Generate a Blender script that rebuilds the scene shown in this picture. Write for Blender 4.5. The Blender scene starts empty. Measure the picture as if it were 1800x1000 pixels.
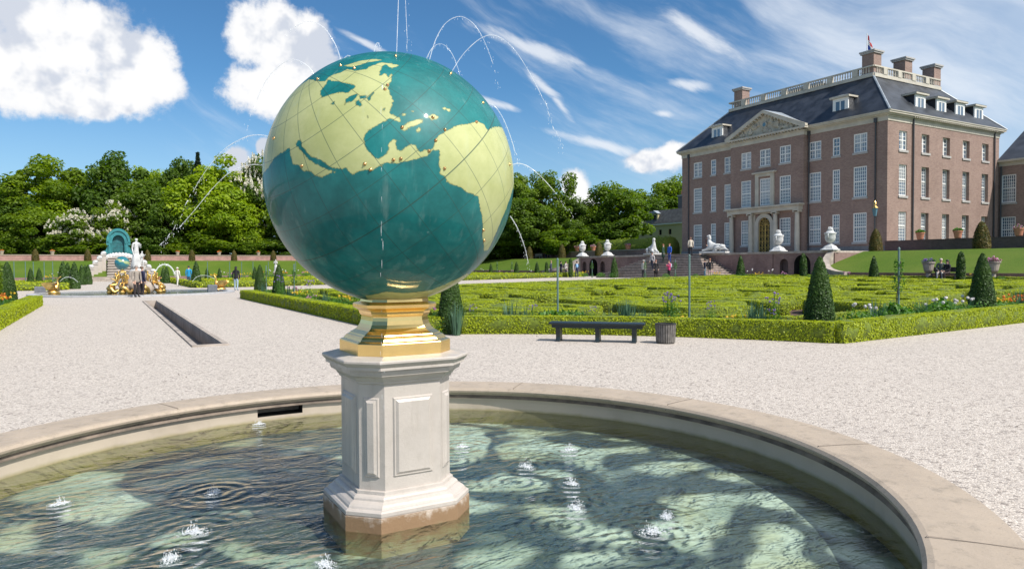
import bpy, bmesh, math, random
import numpy as np
from math import sin, cos, tan, pi, radians, atan2, asin, sqrt, degrees, exp
from mathutils import Vector, Matrix
random.seed(7)
rng = np.random.default_rng(7)
SC = bpy.context.scene
COL = SC.collection

# ------------------------------------------------------------------ camera
F_PX, PITCH, ROLL = 1235.0, radians(1.48), radians(0.28)
CAM_Z = 1.65
cam_d = bpy.data.cameras.new('Camera')
cam_d.sensor_width = 36.0
cam_d.lens = F_PX / 1800.0 * 36.0
cam_d.clip_start = 0.05
cam_d.clip_end = 5000
cam = bpy.data.objects.new('Camera', cam_d)
COL.objects.link(cam)
_fw = Vector((0, cos(PITCH), -sin(PITCH)))
_rt0, _up0 = Vector((1, 0, 0)), Vector((0, sin(PITCH), cos(PITCH)))
_rt = cos(ROLL) * _rt0 - sin(ROLL) * _up0
_up = sin(ROLL) * _rt0 + cos(ROLL) * _up0
cam.matrix_world = Matrix(((_rt.x, _up.x, -_fw.x, 0), (_rt.y, _up.y, -_fw.y, 0), (_rt.z, _up.z, -_fw.z, CAM_Z), (0, 0, 0, 1)))
SC.camera = cam

def ray(u, v):
    return ((u - 900) / F_PX) * _rt + ((500 - v) / F_PX) * _up + _fw
def at_y(u, v, Y):
    d = ray(u, v); return Vector((0, 0, CAM_Z)) + d * (Y / d.y)
def azel(u, v):
    d = ray(u, v).normalized(); return atan2(d.x, d.y), asin(d.z)

# garden axes: a runs along the cross axis towards the cascade, b towards the palace
K, S = cos(radians(30)), sin(radians(30))
ROT = radians(30)
def W(b, a, z=0.0): return Vector((K * b - S * a, S * b + K * a, z))
def aof(u, b):
    r = (u - 900) / F_PX; return (K * b - r * S * b) / (S + r * K)
def bof(u, a):
    r = (u - 900) / F_PX; return a * (S + r * K) / (K - r * S)
def gz(b): return 0.46 * min(1, max(0, (b - 12) / 33.0))

# ------------------------------------------------------------------ light
_se, _sa = radians(49), radians(129)      # sun height and bearing
SUN = Vector((cos(_se) * sin(_sa), cos(_se) * cos(_sa), sin(_se)))
sun_d = bpy.data.lights.new('Sun', 'SUN')
sun_d.energy = 5.0
sun_d.angle = radians(0.5)
sun_d.color = (1.0, 0.955, 0.89)
sun = bpy.data.objects.new('Sun', sun_d)
COL.objects.link(sun)
sun.rotation_euler = (-SUN).to_track_quat('-Z', 'Y').to_euler()
sun.location = (30, -20, 40)
SC.view_settings.view_transform = 'Standard'
SC.view_settings.look = 'None'
SC.view_settings.gamma = 1.0
SC.view_settings.exposure = 0.12

world = bpy.data.worlds.new('World'); SC.world = world
world.use_nodes = True
class NT:
    """small node-expression helper"""
    def __init__(s, tree): s.t = tree
    def n(s, typ, **kw):
        nd = s.t.nodes.new(typ)
        for k, v in kw.items(): setattr(nd, k, v)
        return nd
    def link(s, a, b): s.t.links.new(a, b)
    def put(s, sock, v):
        if hasattr(v, 'default_value') or hasattr(v, 'is_output'): s.link(v, sock)
        else: sock.default_value = v
    def m(s, op, a, b=None, c=None, clamp=False):
        nd = s.n('ShaderNodeMath', operation=op, use_clamp=clamp)
        s.put(nd.inputs[0], a)
        if b is not None: s.put(nd.inputs[1], b)
        if c is not None: s.put(nd.inputs[2], c)
        return nd.outputs[0]
    def mix(s, f, a, b, blend='MIX'):
        nd = s.n('ShaderNodeMix', data_type='RGBA', blend_type=blend)
        s.put(nd.inputs[0], f); s.put(nd.inputs[6], a); s.put(nd.inputs[7], b)
        return nd.outputs[2]
    def comb(s, x, y, z):
        nd = s.n('ShaderNodeCombineXYZ'); s.put(nd.inputs[0], x); s.put(nd.inputs[1], y); s.put(nd.inputs[2], z)
        return nd.outputs[0]
    def sep(s, v):
        nd = s.n('ShaderNodeSeparateXYZ'); s.link(v, nd.inputs[0]); return nd.outputs
    def noise(s, vec, scale, detail=4, rough=0.55, dist=0.0):
        nd = s.n('ShaderNodeTexNoise'); nd.inputs['Scale'].default_value = scale
        nd.inputs['Detail'].default_value = detail; nd.inputs['Roughness'].default_value = rough
        nd.inputs['Distortion'].default_value = dist
        if vec is not None: s.link(vec, nd.inputs['Vector'])
        return nd.outputs['Fac']
    def ss(s, x, lo, hi):
        nd = s.n('ShaderNodeMapRange', interpolation_type='SMOOTHSTEP')
        s.put(nd.inputs[0], x); nd.inputs[1].default_value = lo; nd.inputs[2].default_value = hi
        return nd.outputs[0]
    def lin(s, x, lo, hi, a=0.0, b=1.0):
        nd = s.n('ShaderNodeMapRange'); s.put(nd.inputs[0], x)
        nd.inputs[1].default_value = lo; nd.inputs[2].default_value = hi
        nd.inputs[3].default_value = a; nd.inputs[4].default_value = b
        return nd.outputs[0]

def build_world():
    t = world.node_tree; t.nodes.clear(); N = NT(t)
    sky = N.n('ShaderNodeTexSky', sky_type='NISHITA', sun_disc=False)
    sky.sun_elevation = asin(SUN.z); sky.sun_rotation = atan2(SUN.x, SUN.y)
    sky.altitude = 50; sky.air_density = 1.0; sky.dust_density = 0.1; sky.ozone_density = 4.0
    d = N.n('ShaderNodeTexCoord').outputs['Generated']
    x, y, z = N.sep(d)
    az = N.m('ARCTAN2', x, y); el = N.m('ARCSINE', z)
    P = N.comb(az, el, 0.0)
    warp1 = N.noise(P, 9, 6, 0.62); warp2 = N.noise(P, 26, 5, 0.6)
    pert = N.m('ADD', N.m('MULTIPLY', N.m('SUBTRACT', warp1, 0.5), 2.1), N.m('MULTIPLY', N.m('SUBTRACT', warp2, 0.5), 1.5))
    # cumulus: lobes given as centre and half-size of the cloud in the sky
    lobes = [(40, 110, 150, 85), (150, 75, 110, 80), (235, 120, 85, 75), (170, 165, 150, 45), (60, 30, 90, 60), (285, 150, 45, 35),
             (440, 60, 45, 60), (485, 60, 70, 55), (520, 110, 75, 75), (470, 160, 90, 45), (560, 150, 60, 50), (545, 60, 40, 40),
             (418, 282, 26, 24), (465, 262, 14, 18), (1150, 284, 62, 22), (1185, 272, 30, 20), (1012, 325, 26, 36), (1022, 355, 30, 22),
             (-160, 120, 160, 80), (-320, 180, 130, 60)]
    dens = None
    for (u, v, w, h) in lobes:
        a0, e0 = azel(u, v); w_ = w / F_PX * cos(a0) ** 2 * 1.1; h_ = h / F_PX * cos(a0) * 1.1
        dx = N.m('DIVIDE', N.m('SUBTRACT', az, a0), w_); dy = N.m('DIVIDE', N.m('SUBTRACT', el, e0), h_)
        r = N.m('SQRT', N.m('ADD', N.m('MULTIPLY', dx, dx), N.m('MULTIPLY', dy, dy)))
        q = N.m('SUBTRACT', 1.0, r)
        dens = q if dens is None else N.m('SMOOTH_MAX', dens, q, 0.25)
    dd = N.m('ADD', dens, N.m('MULTIPLY', pert, 0.62))
    mask = N.ss(N.m('ADD', dd, N.m('MULTIPLY', N.m('SUBTRACT', N.noise(P, 70, 4, 0.65), 0.5), 0.35)), -0.02, 0.36)
    # cumulus body: sunlit white with soft grey hollows
    sh = N.noise(P, 7.5, 5, 0.55); sh2 = N.noise(N.comb(az, N.m('ADD', el, -0.02), 3.1), 7.5, 5, 0.55)
    hollow = N.ss(N.m('SUBTRACT', sh2, sh), -0.015, 0.085)
    lowpart = N.ss(dd, 0.75, 0.1)
    cum_col = N.mix(N.m('MAXIMUM', N.m('MULTIPLY', hollow, 0.95), N.m('MULTIPLY', N.ss(dd, 0.5, 0.1), 0.45)), (11.9, 11.9, 12.0, 1), (7.6, 8.2, 9.4, 1))
    # cirrus streaks, drawn out along one wind direction
    ca, sa = cos(radians(-27)), sin(radians(-27))
    s_ = N.m('ADD', N.m('MULTIPLY', az, ca), N.m('MULTIPLY', el, sa)); t_ = N.m('SUBTRACT', N.m('MULTIPLY', el, ca), N.m('MULTIPLY', az, sa))
    wv = N.noise(P, 2.6, 3, 0.5)
    t2 = N.m('ADD', t_, N.m('MULTIPLY', wv, 0.13))
    c1 = N.noise(N.comb(N.m('MULTIPLY', s_, 1.5), N.m('MULTIPLY', t2, 6.5), 0.0), 1.7, 7, 0.58, 0.15)
    c2 = N.noise(N.comb(N.m('MULTIPLY', s_, 4.0), N.m('MULTIPLY', t2, 26), 5.0), 1.3, 6, 0.7, 0.2)
    azr = N.ss(az, radians(-13), radians(24))
    ci = N.m('ADD', N.m('MULTIPLY', c1, 0.86), N.m('MULTIPLY', c2, 0.20))
    ci = N.m('ADD', ci, N.m('MULTIPLY', azr, 0.15))
    elm = N.m('MULTIPLY', N.ss(el, radians(4), radians(11)), 1.0)
    cir = N.m('MULTIPLY', N.m('MULTIPLY', N.ss(ci, 0.56, 0.88), elm), 0.72, clamp=True)
    veil = N.m('MULTIPLY', N.m('MULTIPLY', N.ss(az, radians(16), radians(36)), N.ss(el, radians(1), radians(14))), N.lin(N.noise(P, 3.2, 5, 0.6), 0.3, 0.7, 0.30, 0.72))
    veil = N.m('MINIMUM', N.m('MAXIMUM', veil, 0.0), 0.72)
    # sky blue deepened a little, as a polarised lens records it
    hs = N.n('ShaderNodeHueSaturation'); hs.inputs['Saturation'].default_value = 1.06; hs.inputs['Value'].default_value = 1.0
    N.link(sky.outputs[0], hs.inputs['Color'])
    base = N.mix(1.0, hs.outputs[0], (0.88, 1.27, 1.42, 1), 'MULTIPLY')
    base = N.mix(N.m('MULTIPLY', N.ss(el, radians(15), radians(0)), 0.55), base, (6.3, 8.2, 10.4, 1))
    # unseen bright glow added around the sun to give the globe a sheen
    a0, e0 = atan2(SUN.x, SUN.y), asin(SUN.z)
    sd = N.n('ShaderNodeVectorMath', operation='DOT_PRODUCT'); N.link(d, sd.inputs[0]); sd.inputs[1].default_value = tuple(SUN)
    glow = N.m('MULTIPLY', N.ss(sd.outputs['Value'], 0.55, 0.98), N.lin(N.noise(P, 2.2, 5, 0.6), 0.3, 0.7, 0.45, 1.0))
    base = N.mix(glow, base, (17, 17.5, 18, 1))
    c = N.mix(veil, base, (8.6, 9.7, 11.2, 1))
    c = N.mix(cir, c, (10.6, 11.2, 12.0, 1))
    wis = None
    for (u, v, L_, w_, ang) in [(955, 152, 52, 10, 40), (985, 185, 40, 9, 52), (1060, 255, 120, 12, 15), (1180, 278, 90, 16, 10), (860, 180, 70, 9, 14), (1215, 150, 50, 12, 12), (1165, 200, 26, 8, 10), (640, 75, 60, 7, 22), (930, 85, 150, 16, 20), (1230, 60, 120, 18, 35)]:
        a0, e0 = azel(u, v); ca_, sa_ = cos(radians(ang)), sin(radians(ang)); k_ = cos(a0) / F_PX
        da = N.m('SUBTRACT', az, a0); de = N.m('SUBTRACT', el, e0)
        p_ = N.m('DIVIDE', N.m('SUBTRACT', N.m('MULTIPLY', da, ca_), N.m('MULTIPLY', de, sa_)), L_ * k_); q_ = N.m('DIVIDE', N.m('ADD', N.m('MULTIPLY', da, sa_), N.m('MULTIPLY', de, ca_)), w_ * k_)
        w1 = N.m('SUBTRACT', 1.0, N.m('SQRT', N.m('ADD', N.m('MULTIPLY', p_, p_), N.m('MULTIPLY', q_, q_))))
        wis = w1 if wis is None else N.m('MAXIMUM', wis, w1)
    wsp = N.m('MULTIPLY', N.ss(N.m('ADD', wis, N.m('MULTIPLY', N.m('SUBTRACT', N.noise(N.comb(N.m('MULTIPLY', s_, 3), N.m('MULTIPLY', t2, 9), 2.0), 6, 5, 0.6), 0.5), 1.6)), 0.0, 0.9), 0.75)
    c = N.mix(wsp, c, (10.8, 11.2, 11.8, 1))
    c = N.mix(mask, c, cum_col)
    bg = N.n('ShaderNodeBackground'); N.link(c, bg.inputs[0]); bg.inputs[1].default_value = 0.078
    out = N.n('ShaderNodeOutputWorld'); N.link(bg.outputs[0], out.inputs[0])
build_world()

# ------------------------------------------------------------------ materials
def new_mat(name):
    m = bpy.data.materials.new(name); m.use_nodes = True
    t = m.node_tree; t.nodes.clear(); N = NT(t)
    out = N.n('ShaderNodeOutputMaterial')
    return m, N, out
def principled(N, **kw):
    p = N.n('ShaderNodeBsdfPrincipled')
    for k, v in kw.items(): N.put(p.inputs[k], v)
    return p
def c4(c): return (c[0], c[1], c[2], 1.0)
def mk(name, col, rough=0.6, metal=0.0, var=0.25, scale=6.0, bump=0.0, bscale=40.0, spec=0.5, coat=0.0, col2=None, detail=5, objrand=0.0):
    m, N, out = new_mat(name)
    co = N.n('ShaderNodeTexCoord').outputs['Object']
    f = N.noise(co, scale, detail, 0.6)
    c2 = col2 or tuple(x * (1 - var) for x in col)
    hi = tuple(min(1, x * (1 + var * 0.4)) for x in col)
    c = N.mix(N.ss(f, 0.3, 0.7), c4(c2), c4(hi if col2 is None else col))
    if objrand:
        oi = N.n('ShaderNodeObjectInfo').outputs['Random']
        c = N.mix(N.lin(oi, 0, 1, 0, objrand), c, c4(tuple(x * 0.45 for x in col)))
    p = principled(N, **{'Roughness': rough, 'Metallic': metal, 'Specular IOR Level': spec, 'Coat Weight': coat})
    N.link(c, p.inputs['Base Color'])
    if bump:
        b = N.n('ShaderNodeBump'); b.inputs['Strength'].default_value = bump; b.inputs['Distance'].default_value = 0.02
        N.link(N.noise(co, bscale, 4, 0.6), b.inputs['Height']); N.link(b.outputs[0], p.inputs['Normal'])
    N.link(p.outputs[0], out.inputs[0])
    return m
def leafmat(name, c1, c2, trans=0.35, big=0.12, objrand=0.0, rough=0.5):
    """leaves: colour varies leaf by leaf (face attribute) and clump by clump"""
    m, N, out = new_mat(name)
    at = N.n('ShaderNodeAttribute'); at.attribute_name = 'rnd'
    co = N.n('ShaderNodeTexCoord').outputs['Object']
    f = N.m('ADD', N.m('MULTIPLY', at.outputs['Fac'], 0.6), N.m('MULTIPLY', N.ss(N.noise(co, big * 8, 3), 0.3, 0.7), 0.4))
    if objrand:
        oi = N.n('ShaderNodeObjectInfo').outputs['Random']
        f = N.m('ADD', f, N.m('MULTIPLY', N.m('SUBTRACT', oi, 0.5), objrand))
    c = N.mix(f, c4(c1), c4(c2))
    p = principled(N, Roughness=rough, **{'Specular IOR Level': 0.35})
    N.link(c, p.inputs['Base Color'])
    tr = N.n('ShaderNodeBsdfTranslucent')
    hs = N.n('ShaderNodeHueSaturation'); hs.inputs['Saturation'].default_value = 1.15; hs.inputs['Value'].default_value = 1.25
    N.link(c, hs.inputs['Color']); N.link(hs.outputs[0], tr.inputs[0])
    mx = N.n('ShaderNodeMixShader'); mx.inputs[0].default_value = trans
    N.link(p.outputs[0], mx.inputs[1]); N.link(tr.outputs[0], mx.inputs[2]); N.link(mx.outputs[0], out.inputs[0])
    return m
M = {}
M['stone_rim'] = mk('rim_sandstone', (0.45, 0.36, 0.29), 0.75, var=0.3, scale=3, bump=0.35, bscale=60)
M['rim_under'] = mk('rim_moulding', (0.20, 0.155, 0.12), 0.8, var=0.5, scale=4, bump=0.3)  # moulding darkened to paint in the shade under the rim; joints share it
M['pale_stone'] = mk('painted_stone', (0.53, 0.475, 0.435), 0.32, var=0.06, scale=2.5, bump=0.05, bscale=25, spec=0.5)
M['old_stone'] = mk('weathered_stone', (0.40, 0.34, 0.29), 0.8, var=0.35, scale=2.0, bump=0.3, bscale=15)
M['sill_stone'] = mk('sill_stone', (0.42, 0.40, 0.38), 0.7, var=0.15)
M['cream'] = mk('cream_paint', (0.53, 0.485, 0.40), 0.6, var=0.16, scale=1.0)
M['white_paint'] = mk('white_paint', (0.80, 0.79, 0.76), 0.45, var=0.06)
M['marble'] = mk('white_marble', (0.58, 0.58, 0.57), 0.6, var=0.28, scale=3, bump=0.2, bscale=20)
M['gold'] = mk('gilding', (0.96, 0.68, 0.27), 0.27, metal=1.0, var=0.10, scale=5)
M['gold_rough'] = mk('gilding_worn', (0.78, 0.50, 0.16), 0.42, metal=1.0, var=0.3, scale=4, bump=0.5, bscale=9)
M['nozzle'] = mk('bronze_stud', (0.75, 0.45, 0.20), 0.3, metal=1.0, var=0.2)
M['slate'] = mk('roof_slate', (0.040, 0.045, 0.055), 0.38, var=0.55, scale=0.9, bump=0.35, bscale=9)
M['lead'] = mk('lead_sheet', (0.32, 0.36, 0.40), 0.45, var=0.25, scale=1.5)
M['pipe'] = mk('drainpipe_iron', (0.055, 0.055, 0.06), 0.5, var=0.2)
M['bench'] = mk('dark_green_paint', (0.012, 0.022, 0.026), 0.42, var=0.3, scale=12, bump=0.1)
M['binwood'] = mk('bin_slat', (0.17, 0.155, 0.14), 0.7, var=0.35, scale=9, bump=0.2)
M['bindark'] = mk('bin_inner', (0.03, 0.03, 0.03), 0.7)
M['turq'] = mk('turquoise_trellis', (0.035, 0.22, 0.24), 0.5, var=0.3, scale=2)
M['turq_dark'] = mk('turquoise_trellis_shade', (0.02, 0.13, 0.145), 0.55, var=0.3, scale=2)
M['pole'] = mk('green_post_paint', (0.12, 0.20, 0.185), 0.45, var=0.2)
M['terracotta'] = mk('terracotta', (0.48, 0.20, 0.12), 0.75, var=0.2)
M['bark'] = mk('bark', (0.11, 0.085, 0.06), 0.9, var=0.4, scale=3, bump=0.6, bscale=12)
M['soil'] = mk('soil', (0.10, 0.055, 0.042), 0.95, var=0.4, scale=8)
M['yellow_wall'] = mk('ochre_render', (0.50, 0.44, 0.24), 0.7, var=0.1)
M['skin'] = mk('skin', (0.55, 0.34, 0.25), 0.5, var=0.05)
M['steps'] = mk('step_stone', (0.46, 0.385, 0.335), 0.8, var=0.3, scale=3)
M['riser_shade'] = mk('riser_shade', (0.17, 0.135, 0.12), 0.85, var=0.35, scale=3)  # step stone darkened, the shade on the risers is in the colour
M['dark'] = mk('dark_interior', (0.015, 0.014, 0.013), 0.8)
M['darkstone'] = mk('wet_stone', (0.12, 0.10, 0.085), 0.4, var=0.4, scale=5)
M['wood_white'] = mk('bench_white', (0.75, 0.72, 0.66), 0.5, var=0.1)
M['red'] = mk('flag_red', (0.55, 0.02, 0.02), 0.6, var=0.05)
M['blue'] = mk('flag_blue', (0.02, 0.06, 0.32), 0.6, var=0.05)
M['gilt_door'] = mk('gilded_ironwork', (0.60, 0.42, 0.13), 0.4, metal=0.6, var=0.3, scale=4)
M['relief'] = mk('pediment_stone', (0.46, 0.42, 0.34), 0.75, var=0.3, scale=2, bump=0.6, bscale=5)
M['lampglass'] = mk('lamp_glass', (0.10, 0.20, 0.26), 0.15, var=0.1)
M['brass'] = mk('brass', (0.75, 0.5, 0.18), 0.3, metal=1.0)

def stained(name, col, rough, lich, streak):
    m, N, out = new_mat(name); co = N.n('ShaderNodeTexCoord').outputs['Object']; x, y, z = N.sep(co)
    f = N.noise(co, 2.5, 6, 0.65); c = N.mix(N.ss(f, 0.3, 0.7), c4(tuple(q * 0.86 for q in col)), c4(col))
    g = N.noise(N.comb(N.m('MULTIPLY', x, 14), N.m('MULTIPLY', y, 14), N.m('MULTIPLY', z, 1.2)), 1.0, 5, 0.65)
    c = N.mix(N.m('MULTIPLY', N.ss(g, 0.52, 0.74), streak), c, (0.30, 0.25, 0.19, 1))
    k = N.noise(co, 7, 7, 0.75); c = N.mix(N.m('MULTIPLY', N.ss(k, 0.50, 0.68), lich), c, (0.24, 0.20, 0.155, 1))
    k2 = N.noise(co, 55, 3, 0.7); c = N.mix(N.m('MULTIPLY', N.ss(k2, 0.60, 0.72), lich * 0.7), c, (0.16, 0.13, 0.105, 1))
    p = principled(N, Roughness=rough); N.link(c, p.inputs['Base Color']); N.link(N.lin(g, 0.3, 0.7, rough * 0.7, min(1, rough * 1.35)), p.inputs['Roughness'])
    b = N.n('ShaderNodeBump'); b.inputs['Strength'].default_value = 0.22; b.inputs['Distance'].default_value = 0.01; N.link(N.noise(co, 60, 5, 0.7), b.inputs['Height']); N.link(b.outputs[0], p.inputs['Normal'])
    N.link(p.outputs[0], out.inputs[0]); return m
M['pale_stone'] = stained('painted_stone_weathered', (0.52, 0.465, 0.415), 0.36, 0.14, 0.30)
M['stone_rim'] = stained('rim_sandstone_weathered', (0.43, 0.35, 0.27), 0.75, 0.62, 0.0)
# leaves
M['box_leaf'] = leafmat('box_leaf', (0.29, 0.36, 0.012), (0.47, 0.53, 0.022), 0.32, 0.4)
M['box_core'] = mk('box_core', (0.13, 0.175, 0.010), 0.8, var=0.45, scale=14, bump=0.6, bscale=50)
M['yew_leaf'] = leafmat('yew_leaf', (0.022, 0.055, 0.010), (0.075, 0.145, 0.020), 0.2, 0.4)
M['yew_core'] = mk('yew_core', (0.030, 0.065, 0.012), 0.9, var=0.5, scale=12)
M['bronze_leaf'] = leafmat('bronze_yew_leaf', (0.055, 0.045, 0.010), (0.19, 0.135, 0.020), 0.2, 0.4)
M['hornbeam_leaf'] = leafmat('hornbeam_leaf', (0.13, 0.21, 0.014), (0.27, 0.34, 0.026), 0.35, 0.15)
M['tree_mid'] = leafmat('tree_leaf_mid', (0.09, 0.165, 0.011), (0.225, 0.315, 0.022), 0.52, 0.03, 0.5)
M['tree_dark'] = leafmat('tree_leaf_dark', (0.055, 0.115, 0.013), (0.145, 0.225, 0.024), 0.50, 0.03, 0.5)
M['tree_bright'] = leafmat('tree_leaf_bright', (0.19, 0.30, 0.012), (0.38, 0.48, 0.024), 0.52, 0.03, 0.3)
M['conifer_leaf'] = leafmat('conifer_needles', (0.014, 0.034, 0.018), (0.045, 0.075, 0.045), 0.25, 0.05, 0.3)
M['blossom'] = leafmat('white_blossom', (0.72, 0.68, 0.58), (0.86, 0.83, 0.74), 0.3)
M['plant_leaf'] = leafmat('border_leaf', (0.045, 0.14, 0.02), (0.14, 0.28, 0.045), 0.4, 0.3, 0.4)
M['blue_leaf'] = leafmat('iris_leaf', (0.05, 0.12, 0.07), (0.12, 0.22, 0.13), 0.3, 0.3)
M['fl_white'] = leafmat('white_petal', (0.72, 0.68, 0.68), (0.82, 0.80, 0.78), 0.3)
M['fl_yellow'] = leafmat('yellow_petal', (0.75, 0.50, 0.03), (0.85, 0.65, 0.10), 0.3)
M['fl_orange'] = leafmat('orange_petal', (0.75, 0.14, 0.02), (0.85, 0.33, 0.06), 0.3)
M['fl_pink'] = leafmat('pink_petal', (0.55, 0.22, 0.38), (0.70, 0.42, 0.55), 0.3)
M['fl_violet'] = leafmat('violet_petal', (0.20, 0.10, 0.40), (0.42, 0.30, 0.65), 0.3)

def brick(name, c1, c2, mortar, stain=0.25):
    m, N, out = new_mat(name)
    co = N.n('ShaderNodeTexCoord').outputs['Object']
    x, y, z = N.sep(co)
    v = N.comb(N.m('ADD', x, y), z, 0.0)
    b = N.n('ShaderNodeTexBrick'); N.link(v, b.inputs['Vector'])
    b.inputs['Color1'].default_value = c4(c1); b.inputs['Color2'].default_value = c4(c2); b.inputs['Mortar'].default_value = c4(mortar)
    b.inputs['Scale'].default_value = 1.0; b.inputs['Brick Width'].default_value = 0.24; b.inputs['Row Height'].default_value = 0.075
    b.inputs['Mortar Size'].default_value = 0.008; b.inputs['Bias'].default_value = 0.0
    f = N.noise(co, 0.5, 5, 0.6); f2 = N.noise(N.comb(N.m('MULTIPLY', N.m('ADD', x, y), 2.2), N.m('MULTIPLY', z, 0.35), 0.0), 1.0, 4, 0.6)
    c = N.mix(N.m('MULTIPLY', N.ss(f, 0.35, 0.75), stain), b.outputs[0], c4(tuple(q * 0.55 for q in c1)))
    c = N.mix(N.m('MULTIPLY', N.ss(f2, 0.55, 0.8), stain), c, c4(tuple(min(1, q * 1.5 + 0.03) for q in c2)))
    p = principled(N, Roughness=0.85, **{'Specular IOR Level': 0.3}); N.link(c, p.inputs['Base Color'])
    bp = N.n('ShaderNodeBump'); bp.inputs['Strength'].default_value = 0.3; bp.inputs['Distance'].default_value = 0.01
    N.link(b.outputs['Fac'], bp.inputs['Height']); bp.invert = True; N.link(bp.outputs[0], p.inputs['Normal'])
    N.link(p.outputs[0], out.inputs[0]); return m
M['brick'] = brick('palace_brick', (0.225, 0.14, 0.115), (0.315, 0.21, 0.17), (0.38, 0.31, 0.27))
M['brick_wall'] = brick('garden_wall_brick', (0.20, 0.115, 0.10), (0.27, 0.165, 0.145), (0.28, 0.23, 0.21), 0.55)
M['brick_dark'] = brick('dark_wall_brick', (0.085, 0.055, 0.055), (0.13, 0.085, 0.08), (0.14, 0.115, 0.105), 0.4)

def glassmat(name, base, rough=0.06):
    m, N, out = new_mat(name)
    co = N.n('ShaderNodeTexCoord').outputs['Object']; oi = N.n('ShaderNodeObjectInfo').outputs['Random']
    c = N.mix(N.m('MULTIPLY', oi, 0.8), c4(base), c4(tuple(min(1, x * 2.2 + 0.03) for x in base)))
    zz = N.sep(co)[2]; cur = N.m('MULTIPLY', N.m('GREATER_THAN', oi, 0.62), N.m('GREATER_THAN', N.m('DIVIDE', zz, 2.6), N.m('MULTIPLY', N.m('FRACT', N.m('MULTIPLY', oi, 17.0)), 0.8)))
    c = N.mix(N.m('MULTIPLY', cur, 0.75), c, (0.34, 0.35, 0.36, 1))
    p = principled(N, Roughness=rough, **{'Specular IOR Level': 1.0, 'IOR': 1.6}); N.link(c, p.inputs['Base Color'])
    bp = N.n('ShaderNodeBump'); bp.inputs['Strength'].default_value = 0.06; bp.inputs['Distance'].default_value = 0.02
    N.link(N.noise(co, 5, 2), bp.inputs['Height']); N.link(bp.outputs[0], p.inputs['Normal'])
    N.link(p.outputs[0], out.inputs[0]); return m
M['pane'] = glassmat('window_pane', (0.055, 0.085, 0.12))

def gravelmat():
    m, N, out = new_mat('gravel')
    co = N.n('ShaderNodeTexCoord').outputs['Object']
    vo = N.n('ShaderNodeTexVoronoi'); vo.inputs['Scale'].default_value = 68; N.link(co, vo.inputs['Vector'])
    r = N.sep(vo.outputs['Color'])[0]
    vo2 = N.n('ShaderNodeTexVoronoi'); vo2.inputs['Scale'].default_value = 33; N.link(co, vo2.inputs['Vector'])
    r2 = N.sep(vo2.outputs['Color'])[1]
    c = N.mix(N.lin(r, 0, 1), (0.37, 0.32, 0.275, 1), (0.70, 0.635, 0.565, 1))
    c = N.mix(N.m('MULTIPLY', N.ss(r2, 0.84, 0.92), 0.7), c, (0.19, 0.16, 0.145, 1))
    c = N.mix(N.m('MULTIPLY', N.ss(r, 0.90, 0.95), 0.6), c, (0.16, 0.14, 0.13, 1))
    big = N.noise(co, 0.35, 6, 0.62)
    c = N.mix(N.m('MULTIPLY', N.ss(big, 0.35, 0.75), 0.22), c, (0.42, 0.375, 0.335, 1))
    sp = N.noise(co, 38.0, 3, 0.8)
    c = N.mix(N.m('MULTIPLY', N.ss(sp, 0.54, 0.72), 0.36), c, (0.30, 0.255, 0.22, 1))
    c = N.mix(N.m('MULTIPLY', N.ss(N.noise(co, 5.0, 2, 0.8), 0.55, 0.72), 0.22), c, (0.33, 0.285, 0.25, 1))
    mp = N.n('ShaderNodeMapping'); mp.inputs['Rotation'].default_value = (0, 0, radians(38)); mp.inputs['Scale'].default_value = (0.35, 3.2, 1); N.link(co, mp.inputs['Vector'])
    c = N.mix(N.m('MULTIPLY', N.ss(N.noise(mp.outputs[0], 1.0, 5, 0.65), 0.55, 0.75), 0.20), c, (0.40, 0.35, 0.31, 1))
    med = N.noise(co, 3.0, 5, 0.7)
    c = N.mix(N.m('MULTIPLY', N.ss(med, 0.45, 0.75), 0.16), c, (0.36, 0.31, 0.28, 1))
    p = principled(N, Roughness=0.9, **{'Specular IOR Level': 0.2}); N.link(c, p.inputs['Base Color'])
    bp = N.n('ShaderNodeBump'); bp.inputs['Strength'].default_value = 0.55; bp.inputs['Distance'].default_value = 0.012
    N.link(N.m('SUBTRACT', 1.0, vo.outputs['Distance']), bp.inputs['Height']); N.link(bp.outputs[0], p.inputs['Normal'])
    N.link(p.outputs[0], out.inputs[0]); return m
M['gravel'] = gravelmat()
def lawnmat():
    m, N, out = new_mat('mown_grass')
    co = N.n('ShaderNodeTexCoord').outputs['Object']
    a = N.noise(co, 14, 6, 0.75); b = N.noise(co, 0.25, 4, 0.6)
    c = N.mix(N.ss(a, 0.3, 0.7), (0.042, 0.085, 0.006, 1), (0.100, 0.170, 0.013, 1))
    c = N.mix(N.m('MULTIPLY', N.ss(b, 0.35, 0.7), 0.5), c, (0.125, 0.165, 0.022, 1))
    p = principled(N, Roughness=0.8, **{'Specular IOR Level': 0.2}); N.link(c, p.inputs['Base Color'])
    bp = N.n('ShaderNodeBump'); bp.inputs['Strength'].default_value = 0.6; bp.inputs['Distance'].default_value = 0.03
    N.link(a, bp.inputs['Height']); N.link(bp.outputs[0], p.inputs['Normal'])
    N.link(p.outputs[0], out.inputs[0]); return m
M['lawn'] = lawnmat()

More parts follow.
